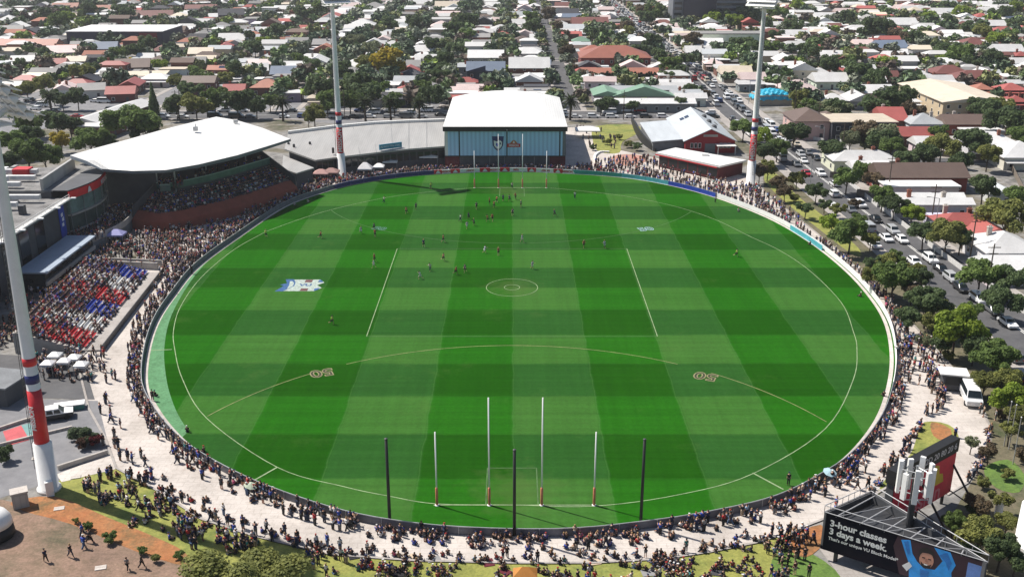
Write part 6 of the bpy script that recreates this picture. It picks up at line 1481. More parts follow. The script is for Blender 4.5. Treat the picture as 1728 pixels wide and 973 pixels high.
for x, y, r in CAND[nt_:]:
    v, f = FARV[rt.randrange(4)]; a = rt.uniform(0, 6.28); ca, sa = math.cos(a), math.sin(a)
    q = v*np.array([r, r, r*rt.uniform(.75, 1.1)]); q = np.stack([q[:, 0]*ca-q[:, 1]*sa+x, q[:, 0]*sa+q[:, 1]*ca+y, q[:, 2]+r*.85+.8], 1)
    VV.append(q); f = np.array(f, np.int32)+off; FF.append(f); off += len(v)
    c = np.array(TC[rt.choice(kinds)][0])*rt.uniform(1.4, 2.1); cc_ = np.tile(c, (len(f), 1))*np.random.default_rng(int(x*7) % 9999+1).uniform(.6, 1.4, (len(f), 1)); CC.append(cc_)
def quads_mesh(name, V, Fq, cols, mat):
    me = bpy.data.meshes.new(name); nf = len(Fq)
    me.vertices.add(len(V)); me.vertices.foreach_set('co', V.astype(np.float32).ravel())
    me.loops.add(nf*4); me.loops.foreach_set('vertex_index', Fq.astype(np.int32).ravel())
    me.polygons.add(nf); me.polygons.foreach_set('loop_start', np.arange(0, nf*4, 4, dtype=np.int32)); me.polygons.foreach_set('loop_total', np.full(nf, 4, np.int32))
    me.update(calc_edges=True); me.materials.append(mat)
    a = me.color_attributes.new('Col', 'FLOAT_COLOR', 'CORNER'); c = np.ones((nf, 4), np.float32); c[:, :3] = cols
    a.data.foreach_set('color', np.repeat(c, 4, axis=0).ravel()); return me
me = quads_mesh('distant_trees', np.vstack(VV), np.vstack(FF), np.vstack(CC), MA('tree_mass', .8))
tag(link('distant_trees', me), 'far street and garden trees between the suburb roofs', 'trees', None, 'stuff')

# paling and picket fences between the gardens beside the road
m_pal = M('weathered_palings', (.20, .165, .13), .9, .3, 1.2); m_pick = M('white_pickets', (.6, .59, .57), .7, .15, 1.5)
FNC = []
def garden_fence(pa, pb, m, h, ph):
    a, b = at(*pa), at(*pb); d = b-a; L_ = d.length; e = empty('garden_fence', tuple(a), math.atan2(d.y, d.x), None, 'fence', 'garden fences of the suburb')
    mb = MB(); mb.box(0, L_, -.03, .03, .06, h); mb.build('palings', m, e); mb = MB(); mb.box(0, L_, .031, .09, h*.3, h*.3+.09); mb.build('rail', m, e); mb = MB(); mb.box(0, L_, .031, .09, h*.8, h*.8+.09); mb.build('rail', m, e)
    c = a.lerp(b, .5); q = proj(c.x, c.y, 1); FNC.append((e, ph, q[0], q[1]))
for pa, pb, k in (((1400, 300), (1500, 306), 0), ((1500, 306), (1530, 330), 0), ((1445, 330), (1540, 345), 0), ((1420, 300), (1480, 350), 1), ((1485, 352), (1560, 410), 1), ((1565, 414), (1640, 470), 1), ((1590, 372), (1700, 378), 0), ((1620, 420), (1728, 430), 0), ((1650, 470), (1728, 530), 1), ((1590, 265), (1700, 275), 0), ((1520, 245), (1600, 252), 0), ((1400, 225), (1440, 262), 1), ((1440, 232), (1520, 240), 0), ((1700, 275), (1728, 330), 0), ((1330, 228), (1390, 240), 1)):
    garden_fence(pa, pb, m_pick if k else m_pal, 1.2 if k else 1.8, 'low white picket fence' if k else 'tall weathered paling fence')
for i in range(46):
    r_ = rt.random(); sx = rt.choice(SX); yy = rt.uniform(396, 560); x0 = sx+rt.choice((-1, 1))*rt.uniform(8, 12); 
    if not vis(x0, yy, 1) or (sx > 84 and yy < 405): continue
    q0 = proj(x0, yy, 0); q1 = proj(x0+rt.uniform(9, 14)*(1 if x0 > sx else -1), yy, 0); garden_fence(q0, q1, m_pal, 1.8, 'tall weathered paling fence')
label_all(FNC, LM)

# ================================================================== CARS
mo_car = MO('car_paint', .3, .05, 1, .5, 0, .6)
m_tyre = M('tyre_rubber', (.015, .015, .016), .9, .1, 3); m_lampw = M('headlight_glass', (.7, .7, .68), .2, .05, 2); m_lampr = M('tail_light', (.35, .01, .01), .3, .05, 2)
CT = {'sedan': dict(L=4.6, W=1.8, prof=[(-2.3, .35), (2.3, .35), (2.3, .72), (1.25, .92), (-1.45, .95), (-2.3, .85)], cab=[(1.15, .92), (.35, 1.42), (-.95, 1.42), (-1.75, .95)], nm='sedan'),
      'hatch': dict(L=4.1, W=1.76, prof=[(-2.0, .35), (2.05, .35), (2.05, .75), (1.15, .98), (-1.95, 1.0)], cab=[(1.1, .98), (.35, 1.5), (-1.45, 1.5), (-1.95, 1.0)], nm='hatchback'),
      'suv': dict(L=4.7, W=1.9, prof=[(-2.3, .4), (2.3, .4), (2.3, .95), (1.2, 1.12), (-2.3, 1.12)], cab=[(1.15, 1.12), (.45, 1.75), (-1.95, 1.75), (-2.3, 1.12)], nm='four wheel drive'),
      'van': dict(L=5.2, W=2.0, prof=[(-2.6, .4), (2.6, .4), (2.6, 1.05), (2.1, 1.25), (-2.6, 1.25)], cab=[(2.1, 1.25), (1.35, 2.15), (-2.5, 2.2), (-2.6, 1.25)], nm='van')}
CM = {}
def car_meshes(t):
    c = CT[t]; w = c['W']/2
    mb = MB()                                   # body shell; x across, y forward
    pr = c['prof']; n = len(pr)
    vs = [(-w, y, z) for y, z in pr]+[(w, y, z) for y, z in pr]
    mb.idx(vs, [tuple(range(n))[::-1], tuple(range(n, 2*n))]+[(i, (i+1) % n, (i+1) % n+n, i+n) for i in range(n)])
    cb = c['cab']; wi = w*.80; k = len(cb); ins = lambda i: wi if i in (1, 2) else w*.97
    vs = [(-ins(i), y, z) for i, (y, z) in enumerate(cb)]+[(ins(i), y, z) for i, (y, z) in enumerate(cb)]
    mb.idx(vs, [(3, 2, 1, 0), (4, 5, 6, 7), (1, 2, 6, 5), (0, 1, 5, 4), (2, 3, 7, 6)])
    bm = bmesh.new(); me = mb.mesh('body', mo_car); bm.from_mesh(me); bmesh.ops.recalc_face_normals(bm, faces=bm.faces[:]); bmesh.ops.bevel(bm, geom=[e for e in bm.edges if not e.is_boundary], offset=.06, segments=1, affect='EDGES'); bm.to_mesh(me); bm.free()
    def glass(nm, pts):
        g_ = MB(); g_.face(pts); return g_.mesh(nm, m_glass)
    (y0, z0), (y1, z1), (y2, z2), (y3, z3) = cb
    L = lambda a, b, t_: a+(b-a)*t_
    G = []
    up = .035
    G.append(('windscreen', [(-w*.86, L(y0, y1, .1)+up, L(z0, z1, .1)+up), (w*.86, L(y0, y1, .1)+up, L(z0, z1, .1)+up), (wi*.9, L(y0, y1, .9)+up, L(z0, z1, .9)+up), (-wi*.9, L(y0, y1, .9)+up, L(z0, z1, .9)+up)]))
    G.append(('rear_window', [(w*.82, L(y3, y2, .2)-up, L(z3, z2, .2)+up), (-w*.82, L(y3, y2, .2)-up, L(z3, z2, .2)+up), (-wi*.88, L(y3, y2, .88)-up, L(z3, z2, .88)+up), (wi*.88, L(y3, y2, .88)-up, L(z3, z2, .88)+up)]))
    for s_ in (-1, 1):
        xa, xb = L(w*.97, wi, .15)+.02, L(w*.97, wi, .88)+.02
        pts = [(s_*xa, L(y0, y1, .3), L(z0, z1, .15)), (s_*xa, L(y3, y2, .4), L(z3, z2, .15)), (s_*xb, L(y3, y2, .92), L(z3, z2, .88)), (s_*xb, L(y0, y1, .95), L(z0, z1, .88))]
        G.append(('side_window', pts if s_ < 0 else pts[::-1]))
    Gm = [(nm, glass(nm, p)) for nm, p in G]
    wm = MB(); wm.tube((-.11, 0, 0), (.11, 0, 0), .33, n=14); wm = wm.mesh('wheel', m_tyre)
    hm = MB(); hm.box(-.2, .2, -.03, .03, -.07, .07); hl = hm.mesh('headlight', m_lampw); tl = hm.mesh('tail_light', m_lampr)
    far = MB(); 
    CM[t] = (me, Gm, wm, hl, tl, c)
    # far version: one mesh, three materials
    fm = bpy.data.meshes.new('far_car'); bm = bmesh.new(); bm.from_mesh(me)
    for nm, g_ in Gm:
        n0 = len(bm.faces); bm.from_mesh(g_); bm.faces.ensure_lookup_table()
        for f in bm.faces[n0:]: f.material_index = 1
    for sx in (-1, 1):
        for sy in (-1, 1):
            n0 = len(bm.faces); v0 = len(bm.verts); bm.from_mesh(wm); bm.faces.ensure_lookup_table(); bm.verts.ensure_lookup_table()
            for f in bm.faces[n0:]: f.material_index = 2
            for v in bm.verts[v0:]: v.co += Vector((sx*(w-.08), sy*c['L']*.30, .33))
    bm.to_mesh(fm); bm.free()
    for m in (mo_car, m_glass, m_tyre): fm.materials.append(m)
    CM[t+'_far'] = fm
for t in CT: car_meshes(t)
PAINT = {'white': (.78, .78, .78), 'silver': (.42, .43, .44), 'grey': (.12, .125, .13), 'black': (.012, .012, .014), 'red': (.40, .012, .015), 'blue': (.02, .05, .20), 'cream': (.6, .52, .4)}
CARS = []; CP_ = []
def car(x, y, rz, t, col, z=.06, label=None):
    if len(CARS) >= 297 and not label: return
    if any(abs(a-x) < 2.4 and abs(b-y) < 4.9 for a, b in CP_) and not label: return
    CP_.append((x, y)); px, py = proj(x, y, .8)
    if not vis(x, y, 1): return
    if y < 330:
        me, Gm, wm, hl, tl, c = CM[t]
        e = empty('car' if t != 'van' else 'delivery_van', (x, y, z), rz, None, 'car' if t != 'van' else 'van', 'cars and vans of the roads')
        link('body', me, e, color=PAINT[col])
        for nm, g_ in Gm: link(nm, g_, e)
        for sx in (-1, 1):
            for sy in (-1, 1): link('wheel', wm, e, (sx*(c['W']/2-.08), sy*c['L']*.30, .33))
            link('headlight', hl, e, (sx*c['W']*.34, c['L']/2-.01, .68)); link('tail_light', tl, e, (sx*c['W']*.36, -c['L']/2+.0, .75))
    else:
        e = link('car' if t != 'van' else 'delivery_van', CM[t+'_far'], None, (x, y, z), rz, PAINT[col]); tag(e, None, 'car' if t != 'van' else 'van', 'cars and vans of the roads')
    if label: e['label'] = label
    else: CARS.append((e, f'{col} {CT[t]["nm"]}', px, py))
rc_ = random.Random(21)
def rcol(): p = rc_.random(); return 'white' if p < .46 else 'silver' if p < .60 else 'grey' if p < .74 else 'black' if p < .86 else 'red' if p < .92 else 'blue' if p < .97 else 'cream'
def rtype(): return rc_.choice(['sedan', 'hatch', 'hatch', 'suv', 'suv', 'sedan', 'van']) if rc_.random() < .9 else 'van'
def main_dir(y):
    for a, b in zip(MAIN[:-1], MAIN[1:]):
        if a.y <= y <= b.y: t = (y-a.y)/(b.y-a.y); return a.x+(b.x-a.x)*t, math.atan2(-(b.x-a.x), b.y-a.y)
    return 84, 0
for px, py, c, t, back in ((1543, 440, 'white', 'hatch', 1), (1570, 436, 'white', 'suv', 1), (1588, 452, 'black', 'sedan', 1), (1606, 468, 'silver', 'suv', 1), (1622, 484, 'black', 'hatch', 1), (1652, 503, 'white', 'suv', 1), (1676, 521, 'grey', 'sedan', 1), (1701, 542, 'white', 'sedan', 1), (1476, 411, 'white', 'sedan', 0), (1496, 400, 'white', 'sedan', 1), (1522, 403, 'white', 'hatch', 1), (1507, 388, 'silver', 'suv', 1), (1478, 368, 'black', 'sedan', 1), (1465, 384, 'silver', 'van', 0), (1436, 352, 'grey', 'sedan', 1), (1452, 344, 'white', 'suv', 1), (1404, 346, 'white', 'hatch', 0), (1406, 326, 'white', 'suv', 0), (1408, 309, 'white', 'hatch', 0), (1385, 292, 'white', 'suv', 1), (1361, 291, 'red', 'sedan', 1), (1356, 270, 'white', 'sedan', 1), (1344, 276, 'grey', 'hatch', 1), (1318, 254, 'blue', 'suv', 0), (1325, 243, 'white', 'van', 1), (1420, 315, 'white', 'van', 1), (1720, 632, 'black', 'suv', 0), (1712, 600, 'grey', 'hatch', 0)):
    p = at(px, py, .8); x0, a = main_dir(p.y); car(p.x, p.y, a+(math.pi if back else 0), t, c)
y = 300
while y < 940:
    x0, a = main_dir(y)
    for off, pr, rot in ((-5.3, .5, 0), (-2.3, .42, 0), (2.0, .8, math.pi), (5.3, .6, math.pi)):
        if rc_.random() < pr: car(x0+off+rc_.uniform(-.2, .2), y+rc_.uniform(-1.6, 1.6), a+rot+rc_.uniform(-.02, .02), rtype(), rcol())
    y += rc_.uniform(6.6, 8.4)
for x in np.arange(-150, 76, 6.2):
    for off, pr in ((-6.3, .62), (-2.0, .22), (2.0, .25), (6.3, .55)):
        if rc_.random() < pr: car(float(x)+rc_.uniform(-.8, .8), 376+off, R(90) if off > 0 else R(-90), rtype(), rcol())
for px, py in ((60, 183), (72, 190), (85, 192), (92, 186), (70, 178), (130, 196), (160, 170), (176, 171), (150, 172), (185, 170), (50, 168), (135, 198), (100, 172), (28, 194), (470, 200), (478, 194), (490, 208), (495, 165), (500, 158), (512, 150), (555, 195), (575, 200), (600, 190), (735, 180), (740, 170), (295, 190), (280, 195), (310, 195), (690, 192), (650, 192)):
    p = at(px, py, .7); car(p.x, p.y, rc_.choice((R(90), R(70), R(-90), R(100))), rtype(), rcol())
for sx, pr in ((22, .62), (-32, .3), (-86, .3), (140, .3), (195, .25), (-140, .25), (250, .25), (305, .2), (-194, .2)):
    y = 390 if sx < 84 else 308
    while y < 900:
        for off, rot in ((-3.0, 0), (3.0, math.pi)):
            if rc_.random() < pr: car(sx+off, y, rot, rtype(), rcol())
        y += rc_.uniform(6.5, 9.5)
label_all(CARS, LM)
# the utility parked behind the near tower, and the white van on the concourse
p = at(92, 706); e = empty('utility_truck', tuple(p), R(-68), 'white double cab utility with dark lower body parked behind the near light tower', 'utility')
mb = MB(); mb.box(-.95, .95, -2.7, 2.6, .45, 1.0); mb.build('lower_body', M('dark_body_paint', (.02, .02, .024), .4, .1, 1), e)
mb = MB(); mb.prism([(-.95, .2), (.95, .2), (.95, 2.6), (-.95, 2.6)], 1.0, [1.25, 1.25, 1.05, 1.05]); mb.build('bonnet', m_white, e)
mb = MB(); vs = [(-.95, -1.2, 1.0), (.95, -1.2, 1.0), (.95, 1.5, 1.0), (-.95, 1.5, 1.0), (-.8, -1.0, 1.85), (.8, -1.0, 1.85), (.8, .7, 1.85), (-.8, .7, 1.85)]; mb.idx(vs, [(4, 5, 6, 7), (0, 1, 5, 4), (1, 2, 6, 5), (2, 3, 7, 6), (3, 0, 4, 7)]); mb.build('cab', m_white, e)
mb = MB(); mb.box(-1.0, 1.0, -2.8, -1.25, 1.0, 1.75); mb.build('canopy', m_white, e)
for s_ in (-1, 1):
    for ya, yb in ((-.9, .0), (.1, 1.0)):
        mb = MB(); mb.face([(s_*.96, ya, 1.15), (s_*.96, yb, 1.15), (s_*.87, yb-.15, 1.7), (s_*.87, ya+.05, 1.7)]); mb.build('side_window', m_glass, e)
    for yy in (-1.7, 1.7):
        mb = MB(); mb.tube((s_*.82, yy, .38), (s_*1.0, yy, .38), .4, n=14); mb.build('wheel', m_tyre, e)
mb = MB(); mb.face([(-.85, 1.47, 1.1), (.85, 1.47, 1.1), (.75, .78, 1.8), (-.75, .78, 1.8)]); mb.build('windscreen', m_glass, e)
p = at(1637, 676); me, Gm, wm, hl, tl, c = CM['van']
e = empty('food_van', tuple(p), R(168), 'white van with dark rear window parked below the grey food kiosk', 'van'); e.scale = (1.15, 1.1, 1.15)
link('body', me, e, color=PAINT['white'])
for nm, g_ in Gm: link(nm, g_, e)
for sx in (-1, 1):
    for sy in (-1, 1): link('wheel', wm, e, (sx*.92, sy*1.55, .33))
    link('tail_light', tl, e, (sx*.7, -2.6, .9)); link('headlight', hl, e, (sx*.7, 2.6, .75))

# ================================================================== POLES
POLES = []
def light_pole(x, y, h, rz):
    e = empty('street_light', (x, y, 0), rz, None, 'street light', 'street lights of the main road')
    mb = MB(); mb.tube((0, 0, 0), (0, 0, h), .11, .07, 7); mb.build('pole', m_steel, e); mb = MB(); mb.tube((0, 0, h-.05), (2.2, 0, h+.35), .05, n=6); mb.build('arm', m_steel, e); mb = MB(); mb.obox((2.5, 0, h+.35), .4, .14, .07); mb.build('lamp', m_roofg, e)
    q = proj(x, y, h); POLES.append((e, 'slim grey street light', q[0], q[1]))
def power_pole(x, y, h=10.5):
    e = empty('power_pole', (x, y, 0), 0, None, 'power pole', 'timber power poles')
    mb = MB(); mb.tube((0, 0, 0), (0, 0, h), .16, .11, 7); mb.build('pole', m_bark, e); mb = MB(); mb.obox((0, -.14, h-.7), 1.2, .06, .07); mb.build('crossarm', m_bark, e); mb = MB(); mb.obox((0, -.14, h-1.9), .9, .06, .07); mb.build('crossarm', m_bark, e)
    q = proj(x, y, h); POLES.append((e, 'brown power pole with crossarms', q[0], q[1]))
for y in (160, 185, 222, 262, 305, 350, 400, 450): x0, a = main_dir(y); light_pole(x0+8.2*(1 if y in (160, 222, 305, 400) else -1), y, 9, 0 if y not in (160, 222, 305, 400) else math.pi)
for px, py in ((1636, 440), (1570, 385), (1498, 330), (1420, 265), (1378, 232), (1664, 500), (1340, 195), (1310, 168)): p = at(px, py); power_pole(p.x, p.y)
for x in (-120, -60, -5, 40): power_pole(x, 367.0)
label_all(POLES, LM)
# ================================================================== CROWD
TOPC = {'black': (.012, .012, .014), 'navy': (.012, .018, .06), 'charcoal': (.04, .04, .045), 'royal blue': (.02, .06, .32), 'red': (.34, .015, .02), 'white': (.62, .60, .58), 'grey': (.2, .2, .2), 'beige': (.42, .33, .24), 'maroon': (.09, .012, .02), 'pale blue': (.26, .38, .52), 'teal': (.03, .20, .19), 'pink': (.55, .10, .22)}
TOPW = [32, 22, 12, 10, 6, 11, 5, 1, 3, 3, 2, 1]
BOTC = {'black': (.013, .013, .015), 'dark denim': (.02, .03, .06), 'blue denim': (.06, .10, .18), 'grey': (.13, .13, .135), 'beige': (.36, .28, .2)}
BOTW = [44, 30, 12, 10, 4]
SKN = [(.46, .25, .17), (.52, .31, .22), (.36, .19, .12), (.16, .08, .05)]
HAIR = {'dark hair': (.012, .009, .008), 'brown hair': (.05, .025, .014), 'fair hair': (.30, .19, .08)}
CAPC = {'white cap': (.65, .64, .62), 'navy cap': (.012, .018, .07), 'black cap': (.01, .01, .01), 'red cap': (.34, .02, .02)}
rp = random.Random(77)
SPOTS = []         # x, y, z, facing, pose
GRID = {}
def spot(x, y, z, face, ps, gap=.5):
    k = (int(x/gap), int(y/gap), int(z))
    if k in GRID: return
    GRID[k] = 1; SPOTS.append((x, y, z, face, ps))
def mix(st_): 
    r_ = rp.random()
    if r_ < st_: return rp.choice(('standing', 'standing', 'standing with folded arms', 'walking'))
    return 'sitting on the ground'
def ring_zone(pa, pb, d0, d1, dens, stand, drift=0.0, clump=.0):
    s0, s1 = fence_s(at(*pa)), fence_s(at(*pb))
    if s1 < s0: s1 += FLEN
    if s1-s0 > FLEN/2: s0, s1 = s1, s0+FLEN
    n = int((s1-s0)*(d1-d0)*dens)
    for _ in range(n):
        s = rp.uniform(s0, s1)
        if clump and math.sin(s*.55)+.6*math.sin(s*1.7+1) < clump-1: continue
        d = d0+(d1-d0)*rp.random()**1.7; p, t, nn = fence_at(s); q = p+nn*d
        spot(q.x, q.y, .02, math.atan2(nn.x, -nn.y)+rp.uniform(-.5, .5), mix(stand))
# facing: local +y towards the field means rotation z with (-sin, cos) = -nn
ring_zone((245, 592), (330, 768), .45, 2.1, 1.8, .95)
ring_zone((330, 768), (640, 886), .45, 2.9, 1.7, .6, clump=.15)
ring_zone((640, 886), (1085, 892), .45, 2.9, 1.9, .12, clump=.2)
ring_zone((1085, 892), (1440, 771), .45, 3.0, 1.6, .45, clump=.12)
ring_zone((1440, 771), (1506, 655), .45, 2.0, 1.7, .85)
ring_zone((1506, 655), (1500, 545), .7, 2.6, 1.1, .95)
ring_zone((1500, 545), (1300, 368), .9, 2.4, .85, .95)
ring_zone((1300, 368), (1210, 333), .9, 5, .85, 1)
ring_zone((1210, 333), (975, 292), .9, 8, .55, 1)
ring_zone((975, 292), (545, 324), .9, 4, .95, 1)
ring_zone((545, 324), (400, 400), .9, 5.5, 1.1, .9)
ring_zone((400, 400), (290, 500), .9, 4.5, 1.0, .95)
ring_zone((290, 500), (245, 592), .5, 3.2, 1.35, .95)
def area(pxs, dens, stand, face=None, group=1, z=.02, pos=None):
    poly = [tuple(p[:2]) for p in W(*pxs)]; xs_ = [p[0] for p in poly]; ys_ = [p[1] for p in poly]
    A_ = abs(sum(poly[i][0]*poly[(i+1) % len(poly)][1]-poly[(i+1) % len(poly)][0]*poly[i][1] for i in range(len(poly))))/2
    cx_ = [rp.uniform(min(xs_), max(xs_)) for _ in range(6)]
    for _ in range(int(A_*dens/group)+1):
        for t_ in range(60):
            x, y = rp.uniform(min(xs_), max(xs_)), rp.uniform(min(ys_), max(ys_))
            if inside((x, y), poly): break
        else: continue
        ps = pos or mix(stand)
        for k in range(rp.randint(1, 2*group-1) if group > 1 else 1):
            xx, yy = x+rp.gauss(0, .75)*(group > 1), y+rp.gauss(0, .75)*(group > 1)
            fc = math.atan2(-(0-xx), 188-yy)+rp.uniform(-.7, .7) if face is None else face+rp.uniform(-.4, .4)
            spot(xx, yy, z, fc, ps)
def line_of(pxs, gap, width, stand, prob=1.0, pos=None):
    P = W(*pxs)
    for a, b in zip(P[:-1], P[1:]):
        L_ = (b-a).length; t = 0
        while t < L_:
            if rp.random() < prob:
                q = a+(b-a)*(t/L_); spot(q.x+rp.gauss(0, width), q.y+rp.gauss(0, width), .02, math.atan2(q.x, 188-q.y)+rp.uniform(-.8, .8), pos or mix(stand))
            t += gap
area([(240, 395), (300, 385), (400, 375), (470, 345), (400, 395), (330, 445), (290, 480), (250, 450)], .75, 1)
area([(195, 420), (300, 400), (320, 440), (220, 460)], .7, .9)
area([(975, 285), (1000, 275), (1100, 262), (1110, 280), (1210, 305), (1290, 320), (1280, 330), (1210, 325), (1060, 296)], .24, 1)
area([(960, 215), (1010, 218), (1050, 245), (1030, 262), (985, 250)], .06, 1)
area([(1230, 318), (1290, 325), (1350, 372), (1330, 380)], .45, 1)
area([(560, 300), (740, 285), (740, 293), (600, 306), (555, 314)], .55, 1)
area([(500, 318), (560, 302), (556, 318), (520, 328)], .8, 1)
area([(1520, 560), (1552, 555), (1590, 620), (1600, 690), (1560, 700), (1545, 640)], .26, 1, group=3)
area([(1480, 520), (1530, 560), (1540, 700), (1500, 780), (1510, 650)], .025, 1, group=2)
area([(1600, 620), (1660, 690), (1650, 760), (1600, 740), (1615, 690)], .04, 1, group=2)
area([(180, 600), (240, 610), (240, 690), (290, 760), (330, 800), (250, 790), (190, 700)], .022, 1, group=2)
area([(110, 585), (175, 590), (200, 640), (170, 650), (110, 615)], .32, 1)
area([(60, 600), (150, 600), (165, 640), (110, 650), (60, 640)], .5, .9)
area([(40, 470), (190, 440), (60, 580), (-20, 560)], .25, 1)
area([(185, 790), (330, 868), (420, 905), (360, 930), (260, 895), (140, 850), (130, 805)], .8, .65, group=4)
area([(300, 890), (430, 908), (560, 940), (540, 965), (420, 940), (330, 930)], .8, .5, group=4)
area([(560, 945), (860, 958), (1130, 950), (1330, 925), (1335, 985), (1000, 990), (560, 985)], 1.1, .1, group=4)
area([(1250, 870), (1390, 820), (1440, 790), (1470, 800), (1400, 865), (1320, 900)], .06, .6, group=2)
area([(1310, 900), (1340, 880), (1372, 930), (1330, 990), (1290, 960)], .75, .8, group=3)
line_of([(470, 905), (560, 930), (700, 940), (860, 945), (1000, 945), (1120, 938), (1250, 918), (1340, 893)], .45, .55, .06, .8)
line_of([(245, 800), (330, 862), (430, 898), (560, 928)], .7, .6, .45, .8)
line_of([(170, 640), (200, 740), (260, 810)], 1.3, .9, 1, .7)
line_of([(1672, 725), (1662, 770), (1634, 815)], .6, .2, .4, .8)
line_of([(1556, 716), (1530, 755), (1498, 795), (1465, 832)], .55, .35, .3, .9)
line_of([(1560, 600), (1575, 640), (1590, 690), (1560, 705)], .5, .5, 1, .9)
line_of([(1490, 520), (1540, 565), (1600, 625)], 2.5, .8, 1, .5)
line_of([(1380, 408), (1470, 480), (1540, 560)], 1.6, .7, 1, .7)
for px, py in ((78, 948), (140, 905), (152, 915), (216, 962), (240, 958), (142, 925), (120, 940)): p = at(px, py); spot(p.x, p.y, .05, rp.uniform(0, 6), 'walking')
# grandstand seats, balcony, coloured seats, club terrace
for k in range(2, 9):
    for i in range(NB-1):
        n_ = bnorm(i); a, b = BASE[i]+n_*(1.3+k*.85), BASE[i+1]+n_*(1.3+k*.85); L_ = (b-a).length
        for j in range(int(L_/.55)):
            if rp.random() < .74: q = a.lerp(b, (j+.5)/max(1, int(L_/.55))); spot(q.x, q.y, 2.62+k*.42, math.atan2(n_.x, -n_.y), 'seated', .3)
for i in range(NB-1):
    n_ = bnorm(i)
    for j in range(4):
        if rp.random() < .6: q = (BASE[i].lerp(BASE[i+1], rp.random()))+n_*rp.uniform(9.6, 14); spot(q.x, q.y, 8.0, math.atan2(n_.x, -n_.y), 'standing')
mst = Matrix.Translation((-72, 176.5, 0)) @ Matrix.Rotation(R(4), 4, 'Z')
for k in range(12):
    for j in range(75):
        if rp.random() < (.7 if k > 4 else .25): q = mst @ Vector((-k*.95-.35, -19.8+j*.53, .35+.3*k)); spot(q.x, q.y, q.z-.06, R(-90)+R(4), 'seated', .3)
for _ in range(170):
    t = rp.random(); q = Vector((FX+rp.uniform(.8, 7.5), 200+rp.uniform(10.5, 36), 2.62)); spot(q.x, q.y, 2.62, R(-90)+rp.uniform(-.5, .5), 'standing')
for _ in range(260): spot(rp.uniform(-89, -83.2), rp.uniform(158, 222), .02, R(-90)+rp.uniform(-.6, .6), mix(.9))
BAD = [[tuple(p[:2]) for p in (A, B, C_)]]
SPOTS = [s for s in SPOTS if vis(s[0], s[1], s[2]) and not any(inside(s, b) for b in BAD) and not (s[2] < .1 and inside(s, [(p.x, p.y) for p in FENCE]))]
SPOTS.sort(key=lambda s: s[1]*CP+(CH-s[2])*SP)
PLM = {'the near light tower': (85, 810), 'the amber canopy': (886, 960), 'the left net pole': (658, 884), 'the middle net pole': (868, 905), 'the right net pole': (1081, 885), 'the billboard': (1395, 905), 'the scoreboard': (1560, 770),
       'the big bush': (415, 930), 'the orange mulch strip': (230, 905), 'the left behind post': (738, 850), 'the orange mulch patch': (1360, 905), 'the white food van': (1637, 672), 'the garden island': (1560, 730), 'the lower left bend': (300, 790), 'the left boundary mark': (450, 800), 'the right boundary mark': (1296, 812)}
PEOPLE = []
def dress(ps): 
    return (rp.choices(list(TOPC), TOPW)[0], rp.choices(list(BOTC), BOTW)[0], rp.random() < .25, rp.choice(list(HAIR) if rp.random() < .62 else list(CAPC)), rp.choice(SKN))
def make_person(x, y, z, face, ps, top, bot, shorts, head, sk, sc=1.0, name='person', group='spectators', topc=None, botc=None, cat='person'):
    m = person_meshes(ps)['near']; e = empty(name, (x, y, z), face, None, cat, group); e.scale = (sc, sc, sc)
    link('body', m['body'], e, color=sk); link('shirt', m['shirt'], e, color=topc or TOPC[top]); g_ = 'shorts' if shorts else 'trousers'; link(g_, m[g_], e, color=botc or BOTC[bot])
    hc_ = HAIR.get(head) or CAPC[head]; link('hair' if head in HAIR else 'cap', m['hair' if head in HAIR else 'cap'], e, color=hc_); return e
NIND = 300
for x, y, z, fc, ps in SPOTS[:NIND]:
    d_ = dress(ps); e = make_person(x, y, z, fc, ps, *d_, sc=rp.uniform(.93, 1.06))
    q = proj(x, y, 1); PEOPLE.append((e, f'person in {d_[0]} top and {d_[1]} {"shorts" if d_[2] else "trousers"} {ps.split(" ")[0]}', q[0], q[1]))
label_all(PEOPLE, PLM)
# the rest of the crowd as one mass of low detail figures
FP = {}
def far_arrays(ps, shorts, hat):
    key = (ps, shorts, hat)
    if key in FP: return FP[key]
    m = person_meshes(ps)['far']; V, T, I = [], [], []; off = 0
    for pid, k in enumerate(('body', 'shirt', 'shorts' if shorts else 'trousers', 'cap' if hat else 'hair')):
        me = m[k]; n = len(me.vertices); v = np.zeros(n*3, np.float32); me.vertices.foreach_get('co', v); V.append(v.reshape(-1, 3))
        me.calc_loop_triangles(); t = np.zeros(len(me.loop_triangles)*3, np.int32); me.loop_triangles.foreach_get('vertices', t); t = t.reshape(-1, 3)+off; T.append(t); I.append(np.full(len(t), pid)); off += n
    FP[key] = (np.vstack(V), np.vstack(T), np.concatenate(I)); return FP[key]
VV, FF, CC = [], [], []; off = 0
for x, y, z, fc, ps in SPOTS[NIND:]:
    top, bot, sh, head, sk = dress(ps); V, T, I = far_arrays(ps, sh, head in CAPC)
    c, s = math.cos(fc), math.sin(fc); k = rp.uniform(.93, 1.06); q = V*k
    VV.append(np.stack([q[:, 0]*c-q[:, 1]*s+x, q[:, 0]*s+q[:, 1]*c+y, q[:, 2]+z], 1)); FF.append(T+off); off += len(V)
    CC.append(np.array([sk, TOPC[top], BOTC[bot], HAIR.get(head) or CAPC[head]])[I])
V = np.vstack(VV); T = np.vstack(FF); Cc = np.vstack(CC); me = bpy.data.meshes.new('crowd'); nf = len(T)
me.vertices.add(len(V)); me.vertices.foreach_set('co', V.astype(np.float32).ravel()); me.loops.add(nf*3); me.loops.foreach_set('vertex_index', T.astype(np.int32).ravel())
